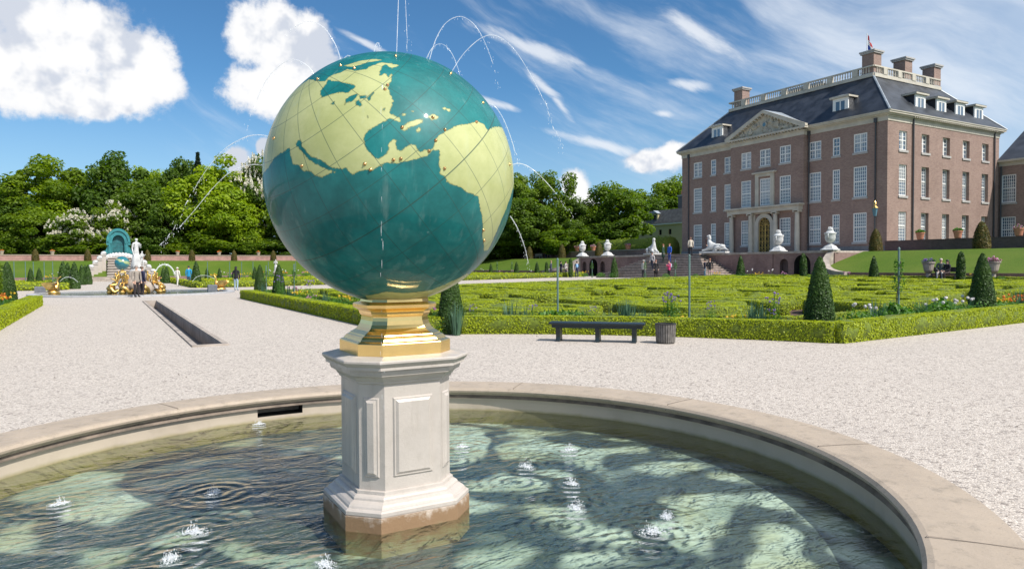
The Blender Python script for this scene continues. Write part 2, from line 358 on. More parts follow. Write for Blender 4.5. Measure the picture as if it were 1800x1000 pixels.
# ------------------------------------------------------------------ object helpers
def tag(o, label=None, cat=None, group=None, kind=None):
    if label: o['label'] = label
    if cat: o['category'] = cat
    if group: o['group'] = group
    if kind: o['kind'] = kind
    return o
def empty(name, loc, rz=ROT):
    o = bpy.data.objects.new(name, None); COL.objects.link(o)
    o.location = loc; o.rotation_euler = (0, 0, rz); o.empty_display_size = 0.2
    return o
def thing(name, label, cat, loc, rz=ROT, group=None):
    return tag(empty(name, loc, rz), label, cat, group)
class MB:
    def __init__(s): s.v = []; s.f = []; s.m = []
    def add(s, V, Fc, mat=0):
        o = len(s.v); s.v.extend([tuple(map(float, p)) for p in V])
        for f in Fc: s.f.append(tuple(i + o for i in f)); s.m.append(mat)
        return s
    def box(s, x0, x1, y0, y1, z0, z1, mat=0):
        V = [(x0, y0, z0), (x1, y0, z0), (x1, y1, z0), (x0, y1, z0), (x0, y0, z1), (x1, y0, z1), (x1, y1, z1), (x0, y1, z1)]
        return s.add(V, [(3, 2, 1, 0), (4, 5, 6, 7), (0, 1, 5, 4), (1, 2, 6, 5), (2, 3, 7, 6), (3, 0, 4, 7)], mat)
    def bar(s, p, q, r0, r1=None, n=6, mat=0, caps=True):
        r1 = r0 if r1 is None else r1
        p, q = Vector(p), Vector(q); d = (q - p).normalized()
        x = d.orthogonal().normalized(); y = d.cross(x)
        V = [p + (x * cos(2 * pi * i / n) + y * sin(2 * pi * i / n)) * r0 for i in range(n)] + \
            [q + (x * cos(2 * pi * i / n) + y * sin(2 * pi * i / n)) * r1 for i in range(n)]
        Fc = [(i, (i + 1) % n, n + (i + 1) % n, n + i) for i in range(n)]
        if caps: Fc += [tuple(range(n - 1, -1, -1)), tuple(range(n, 2 * n))]
        return s.add(V, Fc, mat)
    def tube(s, pts, rad, n=6, mat=0):
        pts = [Vector(p) for p in pts]; V = []
        ref = None
        for i, p in enumerate(pts):
            d = (pts[min(i + 1, len(pts) - 1)] - pts[max(i - 1, 0)]).normalized()
            if ref is None: ref = d.orthogonal().normalized()
            x = (ref - d * ref.dot(d)).normalized(); ref = x; y = d.cross(x)
            r = rad[i] if hasattr(rad, '__len__') else rad
            V += [p + (x * cos(2 * pi * k / n) + y * sin(2 * pi * k / n)) * r for k in range(n)]
        Fc = []
        for i in range(len(pts) - 1):
            for k in range(n):
                Fc.append((i * n + k, i * n + (k + 1) % n, (i + 1) * n + (k + 1) % n, (i + 1) * n + k))
        L = (len(pts) - 1) * n
        Fc += [tuple(range(n - 1, -1, -1)), tuple(range(L, L + n))]
        return s.add(V, Fc, mat)
    def lathe(s, prof, n=16, c=(0, 0, 0), mat=0, ang0=0.0, sx=1, sy=1):
        V = []
        for (r, z) in prof:
            for k in range(n):
                t = ang0 + 2 * pi * k / n
                V.append((c[0] + r * cos(t) * sx, c[1] + r * sin(t) * sy, c[2] + z))
        Fc = []
        for i in range(len(prof) - 1):
            for k in range(n):
                Fc.append((i * n + k, i * n + (k + 1) % n, (i + 1) * n + (k + 1) % n, (i + 1) * n + k))
        L = (len(prof) - 1) * n
        Fc += [tuple(range(n - 1, -1, -1)), tuple(range(L, L + n))]
        return s.add(V, Fc, mat)
    def rings(s, rings, mat=0, caps=True):
        """loft closed rings of equal length"""
        n = len(rings[0]); V = [p for r in rings for p in r]; Fc = []
        for i in range(len(rings) - 1):
            for k in range(n):
                Fc.append((i * n + k, i * n + (k + 1) % n, (i + 1) * n + (k + 1) % n, (i + 1) * n + k))
        if caps:
            L = (len(rings) - 1) * n
            Fc += [tuple(range(n - 1, -1, -1)), tuple(range(L, L + n))]
        return s.add(V, Fc, mat)
    def ell(s, c, r, n=8, mat=0):
        prof = []
        V = []; m_ = max(4, n // 2 + 1)
        for i in range(m_ + 1):
            t = -pi / 2 + pi * i / m_
            for k in range(n):
                a = 2 * pi * k / n
                V.append((c[0] + r[0] * cos(t) * cos(a), c[1] + r[1] * cos(t) * sin(a), c[2] + r[2] * sin(t)))
        Fc = []
        for i in range(m_):
            for k in range(n):
                Fc.append((i * n + k, i * n + (k + 1) % n, (i + 1) * n + (k + 1) % n, (i + 1) * n + k))
        return s.add(V, Fc, mat)
    def prism(s, poly, ext, mat=0):
        """poly: 3-D outline (list), ext: vector"""
        n = len(poly); e = Vector(ext)
        V = [Vector(p) for p in poly] + [Vector(p) + e for p in poly]
        Fc = [tuple(range(n - 1, -1, -1)), tuple(range(n, 2 * n))] + [(i, (i + 1) % n, n + (i + 1) % n, n + i) for i in range(n)]
        return s.add(V, Fc, mat)
    def mesh(s, name, mats, smooth=False):
        me = bpy.data.meshes.new(name); me.from_pydata(s.v, [], s.f)
        for m in (mats if isinstance(mats, (list, tuple)) else [mats]): me.materials.append(M[m] if isinstance(m, str) else m)
        if isinstance(mats, (list, tuple)) and len(mats) > 1: me.polygons.foreach_set('material_index', s.m)
        bm = bmesh.new(); bm.from_mesh(me); bmesh.ops.recalc_face_normals(bm, faces=bm.faces); bm.to_mesh(me); bm.free()
        if smooth: me.polygons.foreach_set('use_smooth', [True] * len(me.polygons))
        me.update(); return me
    def build(s, name, mats, parent=None, loc=(0, 0, 0), rz=0.0, smooth=False):
        return put(name, s.mesh(name, mats, smooth), parent, loc, rz)
def put(name, me, parent=None, loc=(0, 0, 0), rz=0.0, scale=None):
    o = bpy.data.objects.new(name, me); COL.objects.link(o)
    if parent is not None: o.parent = parent
    o.location = loc; o.rotation_euler = (0, 0, rz)
    if scale is not None: o.scale = scale if hasattr(scale, '__len__') else (scale,) * 3
    return o
def kids(o): return [c for c in bpy.data.objects if c.parent == o]
def copy_tree(o, parent=None, ch=None):
    c = o.copy(); COL.objects.link(c)
    if parent is not None: c.parent = parent
    for k in kids(o): copy_tree(k, c)
    return c
def quads(name, V, n, mats, rnd=None, smooth=False, mi=None):
    """fast mesh of n separate quads"""
    me = bpy.data.meshes.new(name)
    V = np.ascontiguousarray(V, dtype=np.float32).reshape(-1, 3)
    me.vertices.add(len(V)); me.vertices.foreach_set('co', V.ravel())
    me.loops.add(4 * n); me.loops.foreach_set('vertex_index', np.arange(4 * n, dtype=np.int32))
    me.polygons.add(n); me.polygons.foreach_set('loop_start', np.arange(0, 4 * n, 4, dtype=np.int32))
    for m in mats: me.materials.append(M[m])
    if mi is not None: me.polygons.foreach_set('material_index', np.asarray(mi, dtype=np.int32))
    me.update(calc_edges=True)
    at = me.attributes.new('rnd', 'FLOAT', 'FACE')
    at.data.foreach_set('value', np.asarray(rnd if rnd is not None else rng.random(n), dtype=np.float32))
    return me
def leafV(P, Nn, size, aspect=0.62, R=None):
    """kite-shaped leaves at P facing Nn"""
    R = R or rng
    n = len(P); Nn = Nn / (np.linalg.norm(Nn, axis=1, keepdims=True) + 1e-9)
    t = R.normal(size=(n, 3)); t -= (t * Nn).sum(1, keepdims=True) * Nn; t /= np.linalg.norm(t, axis=1, keepdims=True) + 1e-9
    s2 = np.cross(Nn, t)
    sz = (np.asarray(size) * (0.65 + 0.7 * R.random(n)))[:, None] * 0.5
    V = np.empty((n, 4, 3)); V[:, 0] = P - t * sz; V[:, 1] = P + s2 * sz * aspect; V[:, 2] = P + t * sz; V[:, 3] = P - s2 * sz * aspect
    return V
def merge_body(me_leaf_V, rnd, mb, mats, name):
    """one mesh: solid body (MB) + leaf quads; mats = [body material, leaf material]"""
    n = len(me_leaf_V); bodyV = np.array(mb.v, dtype=np.float32) if mb.v else np.zeros((0, 3), np.float32)
    V = np.vstack([bodyV, np.asarray(me_leaf_V, dtype=np.float32).reshape(-1, 3)])
    loops = []; starts = []; p = 0
    for f in mb.f: starts.append(p); loops.extend(f); p += len(f)
    nb = len(mb.f)
    lv = np.concatenate([np.array(loops, dtype=np.int32), np.arange(len(bodyV), len(bodyV) + 4 * n, dtype=np.int32)])
    ls = np.concatenate([np.array(starts, dtype=np.int32), p + np.arange(0, 4 * n, 4, dtype=np.int32)])
    me = bpy.data.meshes.new(name)
    me.vertices.add(len(V)); me.vertices.foreach_set('co', V.ravel())
    me.loops.add(len(lv)); me.loops.foreach_set('vertex_index', lv)
    me.polygons.add(len(ls)); me.polygons.foreach_set('loop_start', ls)
    for m in mats: me.materials.append(M[m])
    mi = np.zeros(len(ls), np.int32); mi[:nb] = mb.m if len(mats) > 2 else 0; mi[nb:] = len(mats) - 1
    me.polygons.foreach_set('material_index', mi)
    me.update(calc_edges=True)
    at = me.attributes.new('rnd', 'FLOAT', 'FACE')
    at.data.foreach_set('value', np.concatenate([np.full(nb, 0.4, np.float32), np.asarray(rnd, np.float32)]))
    return me

# ------------------------------------------------------------------ ground
FB, FA = 1.69, 4.60                      # fountain centre (b, a)
FC = W(FB, FA, 0)
T_A0, T_A1, T_B = 34.6, 68.4, 48.7       # terrace front wall: from a0 to a1 at b
BANK_B0, BANK_B1, BANK_A0, BANK_A1, TOP_Z = 46.0, 52.4, 103.0, 113.0, 2.70
def terrain(b, a):
    g = gz(b)
    inter = T_A0 < a < T_A1
    if inter and b < T_B + 0.6: return g
    tb = (b - BANK_B0) / (BANK_B1 - BANK_B0); ta = (a - BANK_A0) / (BANK_A1 - BANK_A0)
    t = max(tb, ta)
    if t <= 0: return g
    t = min(1, t)
    return 1.08 + (TOP_Z - 1.08) * t
def grid_sheet(name, bs, as_, zf, mat, dz=0.0, smooth=False):
    V = [(b, a, zf(b, a) + dz) for a in as_ for b in bs]; n = len(bs)
    Fc = [(i + j * n, i + 1 + j * n, i + 1 + (j + 1) * n, i + (j + 1) * n) for j in range(len(as_) - 1) for i in range(n - 1)]
    mb = MB(); mb.add(V, Fc); o = mb.build(name, mat, None, (0, 0, 0), ROT, smooth)
    return tag(o, kind='structure')
# main gravel sheet with a round hole for the basin: ring around the fountain joined to a wide sheet
R_IN, R_OUT = 3.17, 3.66
def ground_sheet():
    mb = MB()
    n = 96; ring = []; box = []
    h = 8.0
    for k in range(n):
        t = 2 * pi * k / n
        ring.append((FB + (R_OUT - 0.06) * cos(t), FA + (R_OUT - 0.06) * sin(t), 0))
        c_, s_ = cos(t), sin(t); q = h / max(abs(c_), abs(s_)); box.append((FB + q * c_, FA + q * s_, 0))
    mb.add(ring + box, [(k, (k + 1) % n, n + (k + 1) % n, n + k) for k in range(n)])
    # rill slot also left open
    def cell(b0, b1, a0, a1, nb=1, na=1):
        for i in range(nb):
            for j in range(na):
                B0, B1 = b0 + (b1 - b0) * i / nb, b0 + (b1 - b0) * (i + 1) / nb; A0, A1 = a0 + (a1 - a0) * j / na, a0 + (a1 - a0) * (j + 1) / na
                mb.add([(B0, A0, terr0(B0)), (B1, A0, terr0(B1)), (B1, A1, terr0(B1)), (B0, A1, terr0(B0))], [(0, 1, 2, 3)])
    def terr0(b): return gz(b)
    b0, b1, a0, a1 = FB - h, FB + h, FA - h, FA + h
    cell(-300, b0, -60, BANK_A0 + 0.4); cell(b0, b1, -60, a0)
    # strip beyond the basin up to the bank, with the rill left open
    rb0, rb1, ra0, ra1 = 1.88 - 0.25, 1.88 + 0.25, 16.1, 39.2
    cell(b0, rb0, a1, BANK_A0 + 0.4); cell(rb1, b1, a1, BANK_A0 + 0.4); cell(rb0, rb1, a1, ra0); cell(rb0, rb1, ra1, BANK_A0 + 0.4)
    for B0, B1 in ((b1, 12), (12, 45), (45, T_B + 0.6)):
        cell(B0, B1, -60, BANK_A0 + 0.4)
    return tag(mb.build('gravel_ground', 'gravel', None, (0, 0, 0), ROT), kind='structure')
ground_sheet()
# lawn banks: palace side (two lengths either side of the terrace) and far side
def bankz(b, a): return terrain(b, a)
PB = lambda b: 1.08 + (TOP_Z - 1.08) * min(1, max(0, (b - BANK_B0) / (BANK_B1 - BANK_B0)))
PA = lambda a: 0.55 + (TOP_Z - 0.55) * min(1, max(0, (a - BANK_A0) / (BANK_A1 - BANK_A0)))
bl = [BANK_B0 + (BANK_B1 - BANK_B0) * i / 6 for i in range(7)]
def ease(t): return t
grid_sheet('lawn_bank', bl + [58.5, 61.4], [-40, 0, T_A0], lambda b, a: PB(b), 'lawn')
grid_sheet('lawn_bank', bl + [58.5], [T_A1] + [T_A1 + (BANK_A0 + 1 - T_A1) * i / 5 for i in range(1, 6)], lambda b, a: PB(b), 'lawn')
al = [BANK_A0 + (BANK_A1 - BANK_A0) * i / 6 for i in range(7)]
grid_sheet('lawn_bank', [-300, -80, -40, -10, 10, 30, BANK_B0, 47.5, 49, 50.5, BANK_B1, 58.6], al + [114.5], lambda b, a: max(PA(a), PB(b) if b > BANK_B0 + 0.01 else 0), 'lawn')
# upper ground (park level) all round
mbp = MB()
for (b0, b1, a0, a1) in ((58.5, 700, T_A1, 700), (61.4, 700, -200, T_A1), (-700, 58.5, 114.5, 900), (58.4, 61.4, -200, T_A0)):
    mbp.add([(b0, a0, TOP_Z - 0.02), (b1, a0, TOP_Z - 0.02), (b1, a1, TOP_Z - 0.02), (b0, a1, TOP_Z - 0.02)], [(0, 1, 2, 3)])
tag(mbp.build('park_ground', mk('park_grass', (0.07, 0.11, 0.02), 0.9, var=0.5, scale=0.3), None, (0, 0, 0), ROT), kind='structure')

# low brick edging walls at the foot of the banks
def wall(name, label, b0, a0, b1, a1, z0, z1, th, mat, cap='old_stone', capw=0.06, group=None, cat='wall'):
    L = sqrt((b1 - b0) ** 2 + (a1 - a0) ** 2); ang = atan2(a1 - a0, b1 - b0)
    o = thing(name, label, cat, W(b0, a0, z0), ROT + ang, group)
    h = z1 - z0
    MB().box(0, L, -th / 2, th / 2, 0, h - 0.1).build('brickwork', mat, o)
    MB().box(-0.02, L + 0.02, -th / 2 - capw, th / 2 + capw, h - 0.1, h).build('coping', cap, o)
    return o
wall('edging_wall', 'low dark brick edging wall below the lawn bank right of the terrace', BANK_B0, T_A0 - 0.3, BANK_B0, -20, 0.3, 1.10, 0.35, 'brick_wall', 'brick_wall', 0.02)
wall('edging_wall', 'low dark brick edging wall below the lawn bank left of the stairs', BANK_B0, T_A1, BANK_B0, BANK_A0, 0.3, 1.10, 0.35, 'brick_wall', 'brick_wall', 0.02)
wall('edging_wall', 'low brick edging wall at the foot of the far lawn bank', -80, BANK_A0, BANK_B0, BANK_A0, -0.1, 0.57, 0.35, 'brick_wall', 'brick_wall', 0.02)
wall('garden_wall', 'long pinkish brick wall along the top of the far lawn bank', -90, 115.0, 59.2, 115.0, TOP_Z - 0.1, 3.55, 0.4, mk('pink_brick', (0.40, 0.23, 0.20), 0.85, var=0.25, scale=2), 'stone_rim')
wall('garden_wall', 'brick wall topping the lawn bank left of the stairs', 59.0, T_A1, 59.0, 115.0, TOP_Z - 0.1, 3.75, 0.4, 'brick_wall')
wall('garden_wall', 'dark brick wall above the lawn beside the palace end front', 61.2, 38.2, 61.2, 0, TOP_Z - 0.1, 3.78, 0.4, 'brick_dark', 'brick_dark', 0.03)

# ------------------------------------------------------------------ basin
def basin():
    o = thing('stone_basin', 'round sandstone fountain basin around the green globe', 'fountain basin', FC, ROT)
    n = 128
    def ringpart(name, prof, mat, smooth=True):
        mb = MB(); V = []
        for (r, z) in prof:
            for k in range(n): V.append((r * cos(2 * pi * k / n), r * sin(2 * pi * k / n), z))
        m_ = len(prof)
        Fc = [(i * n + k, i * n + (k + 1) % n, ((i + 1) % m_) * n + (k + 1) % n, ((i + 1) % m_) * n + k) for i in range(m_) for k in range(n)]
        mb.add(V, Fc); return mb.build(name, mat, o, smooth=False)
    zt = 0.265
    cop = [(R_OUT, -0.05), (R_OUT, zt - 0.015), (R_OUT - 0.015, zt)] + [(R_OUT - 0.2, zt + 0.004), (R_IN + 0.05, zt), (R_IN + 0.02, zt - 0.008), (R_IN, zt - 0.03), (R_IN + 0.005, zt - 0.05), (R_IN + 0.03, zt - 0.06), (R_IN + 0.05, zt - 0.085), (R_IN + 0.3, zt - 0.085), (R_IN + 0.3, -0.05)]
    rim = ringpart('rim', cop, M['stone_rim'])
    rim.data.polygons.foreach_set('use_smooth', [False] * len(rim.data.polygons))
    ringpart('lower_moulding', [(R_IN + 0.052, zt - 0.087), (R_IN + 0.035, zt - 0.12), (R_IN + 0.075, zt - 0.125), (R_IN + 0.30, zt - 0.125), (R_IN + 0.30, zt - 0.087)], M['rim_under'])
    # inner wall with the overflow slot, and floor
    m, N, out = new_mat('basin_wall')
    co = N.n('ShaderNodeTexCoord').outputs['Object']; z = N.sep(co)[2]
    f = N.noise(co, 5, 5, 0.65)
    zz = N.m('ADD', z, N.m('MULTIPLY', N.m('SUBTRACT', f, 0.5), 0.05))
    c = N.mix(N.ss(zz, -0.01, 0.04), (0.30, 0.255, 0.13, 1), (0.47, 0.395, 0.31, 1))
    c = N.mix(N.m('MULTIPLY', N.ss(zz, -0.055, -0.11), 0.9), c, (0.26, 0.22, 0.055, 1))
    c = N.mix(N.m('MULTIPLY', N.ss(N.noise(co, 2, 4), 0.45, 0.7), 0.25), c, (0.22, 0.18, 0.13, 1))
    p = principled(N, Roughness=0.6); N.link(c, p.inputs['Base Color']); N.link(p.outputs[0], out.inputs[0])
    mb = MB(); rw = R_IN + 0.07
    zs = [-0.5, -0.25, 0.0, 0.05, zt - 0.125]
    # overflow slot at the far-left of the basin
    sp = at_y(500, 713, 7.6); sl = Matrix.Rotation(-ROT, 3, 'Z') @ (sp - FC); k0 = int(round((atan2(sl.y, sl.x) % (2 * pi)) / (2 * pi) * n))
    V = [(rw * cos(2 * pi * k / n), rw * sin(2 * pi * k / n), z_) for z_ in zs for k in range(n)]
    slot = {(2, (k0 - 1) % n), (2, k0 % n), (2, (k0 + 1) % n)}
    slot = {(3, q[1]) for q in slot}
    Fc = [(i * n + k, i * n + (k + 1) % n, (i + 1) * n + (k + 1) % n, (i + 1) * n + k) for i in range(len(zs) - 1) for k in range(n) if (i, k) not in slot]
    mb.add(V, Fc); mb.build('inner_wall', m, o)
    sb = MB()
    V = []
    for z_ in (0.05, zt - 0.125):
        for r_ in (rw + 0.004, rw + 0.35):
            for kk in (-1, 0, 1, 2):
                t = 2 * pi * (k0 + kk) / n; V.append((r_ * cos(t), r_ * sin(t), z_))
    Fc = [(0, 1, 5, 4), (1, 2, 6, 5), (2, 3, 7, 6), (8, 9, 13, 12), (9, 10, 14, 13), (10, 11, 15, 14), (4, 5, 13, 12), (5, 6, 14, 13), (6, 7, 15, 14), (0, 4, 12, 8), (3, 7, 15, 11)]
    sb.add(V, Fc); sb.build('overflow_slot', 'dark', o)
    # stone joints across the rim
    for k in range(11):
        jb = MB()
        t = radians(12 + k * 32.7)
        c_, s_ = cos(t), sin(t)
        def P(r, w, z_): return (r * c_ - w * s_, r * s_ + w * c_, z_)
        jb.add([P(R_IN + 0.04, -0.004, zt + 0.006), P(R_IN + 0.04, 0.004, zt + 0.006), P(R_OUT - 0.02, 0.004, zt + 0.006), P(R_OUT - 0.02, -0.002, zt + 0.006)], [(0, 1, 2, 3)])
        jb.add([P(R_IN - 0.003, -0.004, zt - 0.05), P(R_IN - 0.003, 0.004, zt - 0.05), P(R_IN + 0.04, 0.004, zt + 0.006), P(R_IN + 0.04, -0.004, zt + 0.006)], [(0, 1, 2, 3)])
        jb.build('joint', 'rim_under', o)
    # floor: pale pebble mosaic with dark scrolls and algae
    m, N, out = new_mat('basin_floor')
    co = N.n('ShaderNodeTexCoord').outputs['Object']
    w1 = N.n('ShaderNodeTexNoise'); w1.inputs['Scale'].default_value = 0.7; w1.inputs['Detail'].default_value = 1.5; N.link(co, w1.inputs['Vector'])
    vm = N.n('ShaderNodeVectorMath', operation='MULTIPLY_ADD'); N.link(w1.outputs['Color'], vm.inputs[0]); vm.inputs[1].default_value = (1.3, 1.3, 0); N.link(co, vm.inputs[2])
    s1 = N.noise(vm.outputs[0], 1.25, 1.5, 0.42)
    band = N.m('ABSOLUTE', N.m('SUBTRACT', s1, 0.5))
    dark = N.ss(N.m('SUBTRACT', band, N.m('MULTIPLY', N.m('SUBTRACT', N.noise(co, 0.8, 2), 0.42), 0.30)), 0.10, 0.025)
    s2 = N.noise(vm.outputs[0], 1.7, 3, 0.5)
    c = N.mix(N.ss(s2, 0.38, 0.62), (0.36, 0.42, 0.33, 1), (0.60, 0.66, 0.55, 1))
    c = N.mix(N.m('MULTIPLY', N.ss(N.noise(co, 1.3, 3), 0.46, 0.66), 0.6), c, (0.50, 0.48, 0.25, 1))
    c = N.mix(N.m('MULTIPLY', dark, 0.93), c, (0.024, 0.045, 0.046, 1))
    vo = N.n('ShaderNodeTexVoronoi'); vo.inputs['Scale'].default_value = 32; N.link(co, vo.inputs['Vector'])
    c = N.mix(N.m('MULTIPLY', N.ss(N.sep(vo.outputs['Color'])[0], 0.6, 1.0), 0.35), c, (0.12, 0.14, 0.08, 1))
    p = principled(N, Roughness=0.8); N.link(c, p.inputs['Base Color']); N.link(p.outputs[0], out.inputs[0])
    fb = MB(); fb.add([(0, 0, -0.15)] + [((rw + 0.02) * cos(2 * pi * k / n), (rw + 0.02) * sin(2 * pi * k / n), -0.15) for k in range(n)], [(0, 1 + k, 1 + (k + 1) % n) for k in range(n)])
    fb.build('floor', m, o)
basin()
WATER_Z = 0.0
SPOTS = [(925, 820, 30, 'white splash in the water right of the pedestal'), (1000, 790, 22, 'small splash behind the others at right'), (1013, 893, 34, 'broad white splash nearest the middle right'), (1148, 934, 46, 'largest white splash at lower right'), (1172, 908, 26, 'splash just above the largest one'), (1005, 850, 22, 'splash between the two middle ones'), (340, 935, 42, 'white splash at the left of the basin'), (375, 866, 26, 'small splash left of the pedestal'), (105, 885, 26, 'splash near the far left rim'), (812, 785, 18, 'tiny splash close behind the pedestal'), (572, 992, 36, 'splash at the bottom edge left of the pedestal'), (300, 982, 34, 'splash low at the left'), (455, 745, 16, 'white bubbling inlet by the far left rim')]
def water():
    m, N, out = new_mat('water')
    co = N.n('ShaderNodeTexCoord').outputs['Object']
    st = N.n('ShaderNodeMapping'); st.inputs['Rotation'].default_value = (0, 0, radians(-18)); st.inputs['Scale'].default_value = (1.0, 1.9, 1); N.link(co, st.inputs['Vector'])
    h1 = N.noise(st.outputs[0], 2.3, 3, 0.55, 0.8); h2 = N.noise(st.outputs[0], 8, 3, 0.6, 0.6); h3 = N.noise(co, 34, 2, 0.5)
    h = N.m('ADD', N.m('ADD', N.m('MULTIPLY', h1, 1.0), N.m('MULTIPLY', h2, 0.30)), N.m('MULTIPLY', h3, 0.03))
    bp = N.n('ShaderNodeBump'); # rings spreading from the places where the jets fall
    for (u, v, w, lab) in SPOTS:
        dd_ = ray(u, v); tt = -CAM_Z / dd_.z; pp = Vector((0, 0, CAM_Z)) + dd_ * tt; lp = Matrix.Rotation(-ROT, 3, 'Z') @ (pp - FC)
        vd = N.n('ShaderNodeVectorMath', operation='DISTANCE'); N.link(co, vd.inputs[0]); vd.inputs[1].default_value = (lp.x, lp.y, 0)
        dist = vd.outputs['Value']
        ring = N.m('MULTIPLY', N.m('SINE', N.m('MULTIPLY', dist, 62.0)), N.m('MULTIPLY', N.ss(dist, 0.55, 0.04), 0.13))
        h = N.m('ADD', h, ring)
    bp.inputs['Strength'].default_value = 0.8; bp.inputs['Distance'].default_value = 0.044; N.link(h, bp.inputs['Height'])
    fr = N.n('ShaderNodeFresnel'); fr.inputs['IOR'].default_value = 1.36; N.link(bp.outputs[0], fr.inputs['Normal'])
    gl = N.n('ShaderNodeBsdfGlossy'); gl.inputs['Roughness'].default_value = 0.03; N.link(bp.outputs[0], gl.inputs['Normal'])
    tr = N.n('ShaderNodeBsdfTransparent'); tr.inputs[0].default_value = (0.90, 0.97, 0.94, 1)
    mx = N.n('ShaderNodeMixShader'); N.link(N.m('MULTIPLY', fr.outputs[0], 1.35, clamp=True), mx.inputs[0]); N.link(tr.outputs[0], mx.inputs[1]); N.link(gl.outputs[0], mx.inputs[2]); N.link(mx.outputs[0], out.inputs[0])
    mb = MB(); n = 128; r = R_IN + 0.066
    mb.add([(0, 0, 0)] + [(r * cos(2 * pi * k / n), r * sin(2 * pi * k / n), 0) for k in range(n)], [(0, 1 + k, 1 + (k + 1) % n) for k in range(n)])
    tag(mb.build('water', m, None, (FC.x, FC.y, WATER_Z), ROT), kind='structure')
    return m
M['water'] = water()

# ------------------------------------------------------------------ globe fountain
def octo(half, ch, z):
    """chamfered square ring"""
    h, c = half, half - ch
    return [(c, -h, z), (h, -c, z), (h, c, z), (c, h, z), (-c, h, z), (-h, c, z), (-h, -c, z), (-c, -h, z)]
GL_R = 0.831
PC = W(FB + 0.012, FA - 0.042, 0)             # centre of the pedestal
GL_C = Vector((PC.x - 0.010, PC.y, 2.240))
Z2 = lambda x, y: (440 + x / 2.173, 80 + y / 2.173)
Z8 = lambda x, y: (420 + x / 3.846, 60 + y / 3.846)
def land_polys():
    na = [Z8(*p) for p in [(140, 985), (200, 905), (240, 835), (300, 795), (345, 768), (348, 825), (368, 880), (400, 885), (440, 930), (490, 925), (512, 955), (560, 966), (605, 946), (655, 934), (610, 920), (560, 900), (520, 880), (470, 850), (432, 805), (402, 770), (380, 745), (398, 716), (418, 712), (428, 755), (457, 802), (482, 826), (522, 836), (572, 862), (602, 887), (642, 906), (692, 911), (722, 906), (748, 932), (766, 950), (812, 926), (852, 915), (892, 920), (942, 900), (972, 876), (1042, 870)]]
    na += [Z2(*p) for p in [(500, 462), (545, 450), (600, 442), (640, 432), (672, 420), (700, 398), (722, 402), (722, 450), (726, 490), (745, 500), (751, 521), (790, 536), (830, 560), (872, 576), (878, 620), (889, 680), (886, 720), (893, 785), (908, 780), (936, 722), (962, 660), (986, 600), (1000, 555), (1050, 480), (1060, 400), (1020, 320), (952, 311), (922, 314), (906, 327), (892, 302), (866, 290), (831, 301), (790, 305), (771, 320), (745, 330), (720, 346), (706, 366), (699, 392), (676, 402), (650, 405), (636, 396), (630, 381), (611, 377), (591, 390), (576, 405), (560, 401), (555, 381), (561, 363), (546, 359), (532, 375), (529, 396), (520, 412), (490, 436), (465, 421), (450, 405), (435, 380), (437, 345), (450, 326), (475, 310), (500, 296), (521, 284), (532, 276), (550, 286), (573, 292), (570, 276), (548, 268), (535, 264), (534, 245), (546, 211), (535, 190), (528, 170), (524, 150), (538, 136), (541, 112), (530, 100), (545, 86), (572, 76), (530, 69), (500, 67), (470, 75), (440, 92), (400, 98), (370, 92), (345, 105), (318, 112), (290, 128), (262, 140), (225, 130), (130, 210), (50, 320), (20, 420)]]
    holes = [[Z8(*p) for p in q] for q in [
        [(550, 400), (560, 432), (610, 416), (680, 395), (740, 401), (787, 360), (770, 340), (690, 325), (640, 320), (600, 310), (590, 340), (560, 370)],
        [(530, 325), (580, 322), (632, 270), (600, 262)],
        [(710, 482), (720, 440), (760, 414), (800, 408), (795, 430), (770, 451), (740, 461)], [(785, 455), (815, 444), (841, 480), (815, 496), (795, 480)],
        [(812, 421), (866, 409), (860, 431), (820, 441)], [(868, 432), (908, 388), (916, 400), (880, 452)], [(622, 472), (650, 454), (641, 476)], [(965, 515), (990, 500), (985, 518)],
        [(945, 292), (968, 222), (990, 208), (1032, 230), (1040, 262), (1010, 292), (985, 262), (962, 282)]]]
    isl = [[Z2(*p) for p in q] for q in [
        [(575, 316), (600, 296), (640, 284), (662, 282), (655, 296), (620, 311), (585, 326)], [(672, 276), (700, 263), (718, 274), (692, 288), (684, 272)],
        [(632, 322), (645, 316), (648, 326), (636, 330)], [(750, 244), (762, 246), (756, 252)], [(735, 240), (745, 238), (742, 246)], [(580, 266), (592, 262), (590, 268)], [(615, 252), (626, 250), (622, 257)],
        [(360, 78), (420, 60), (480, 52), (500, 57), (440, 68), (390, 84)], [(440, 955), (520, 940), (600, 946), (690, 934), (760, 905), (830, 870), (850, 890), (760, 990), (600, 1040), (470, 1000)]]]
    return na, holes, isl
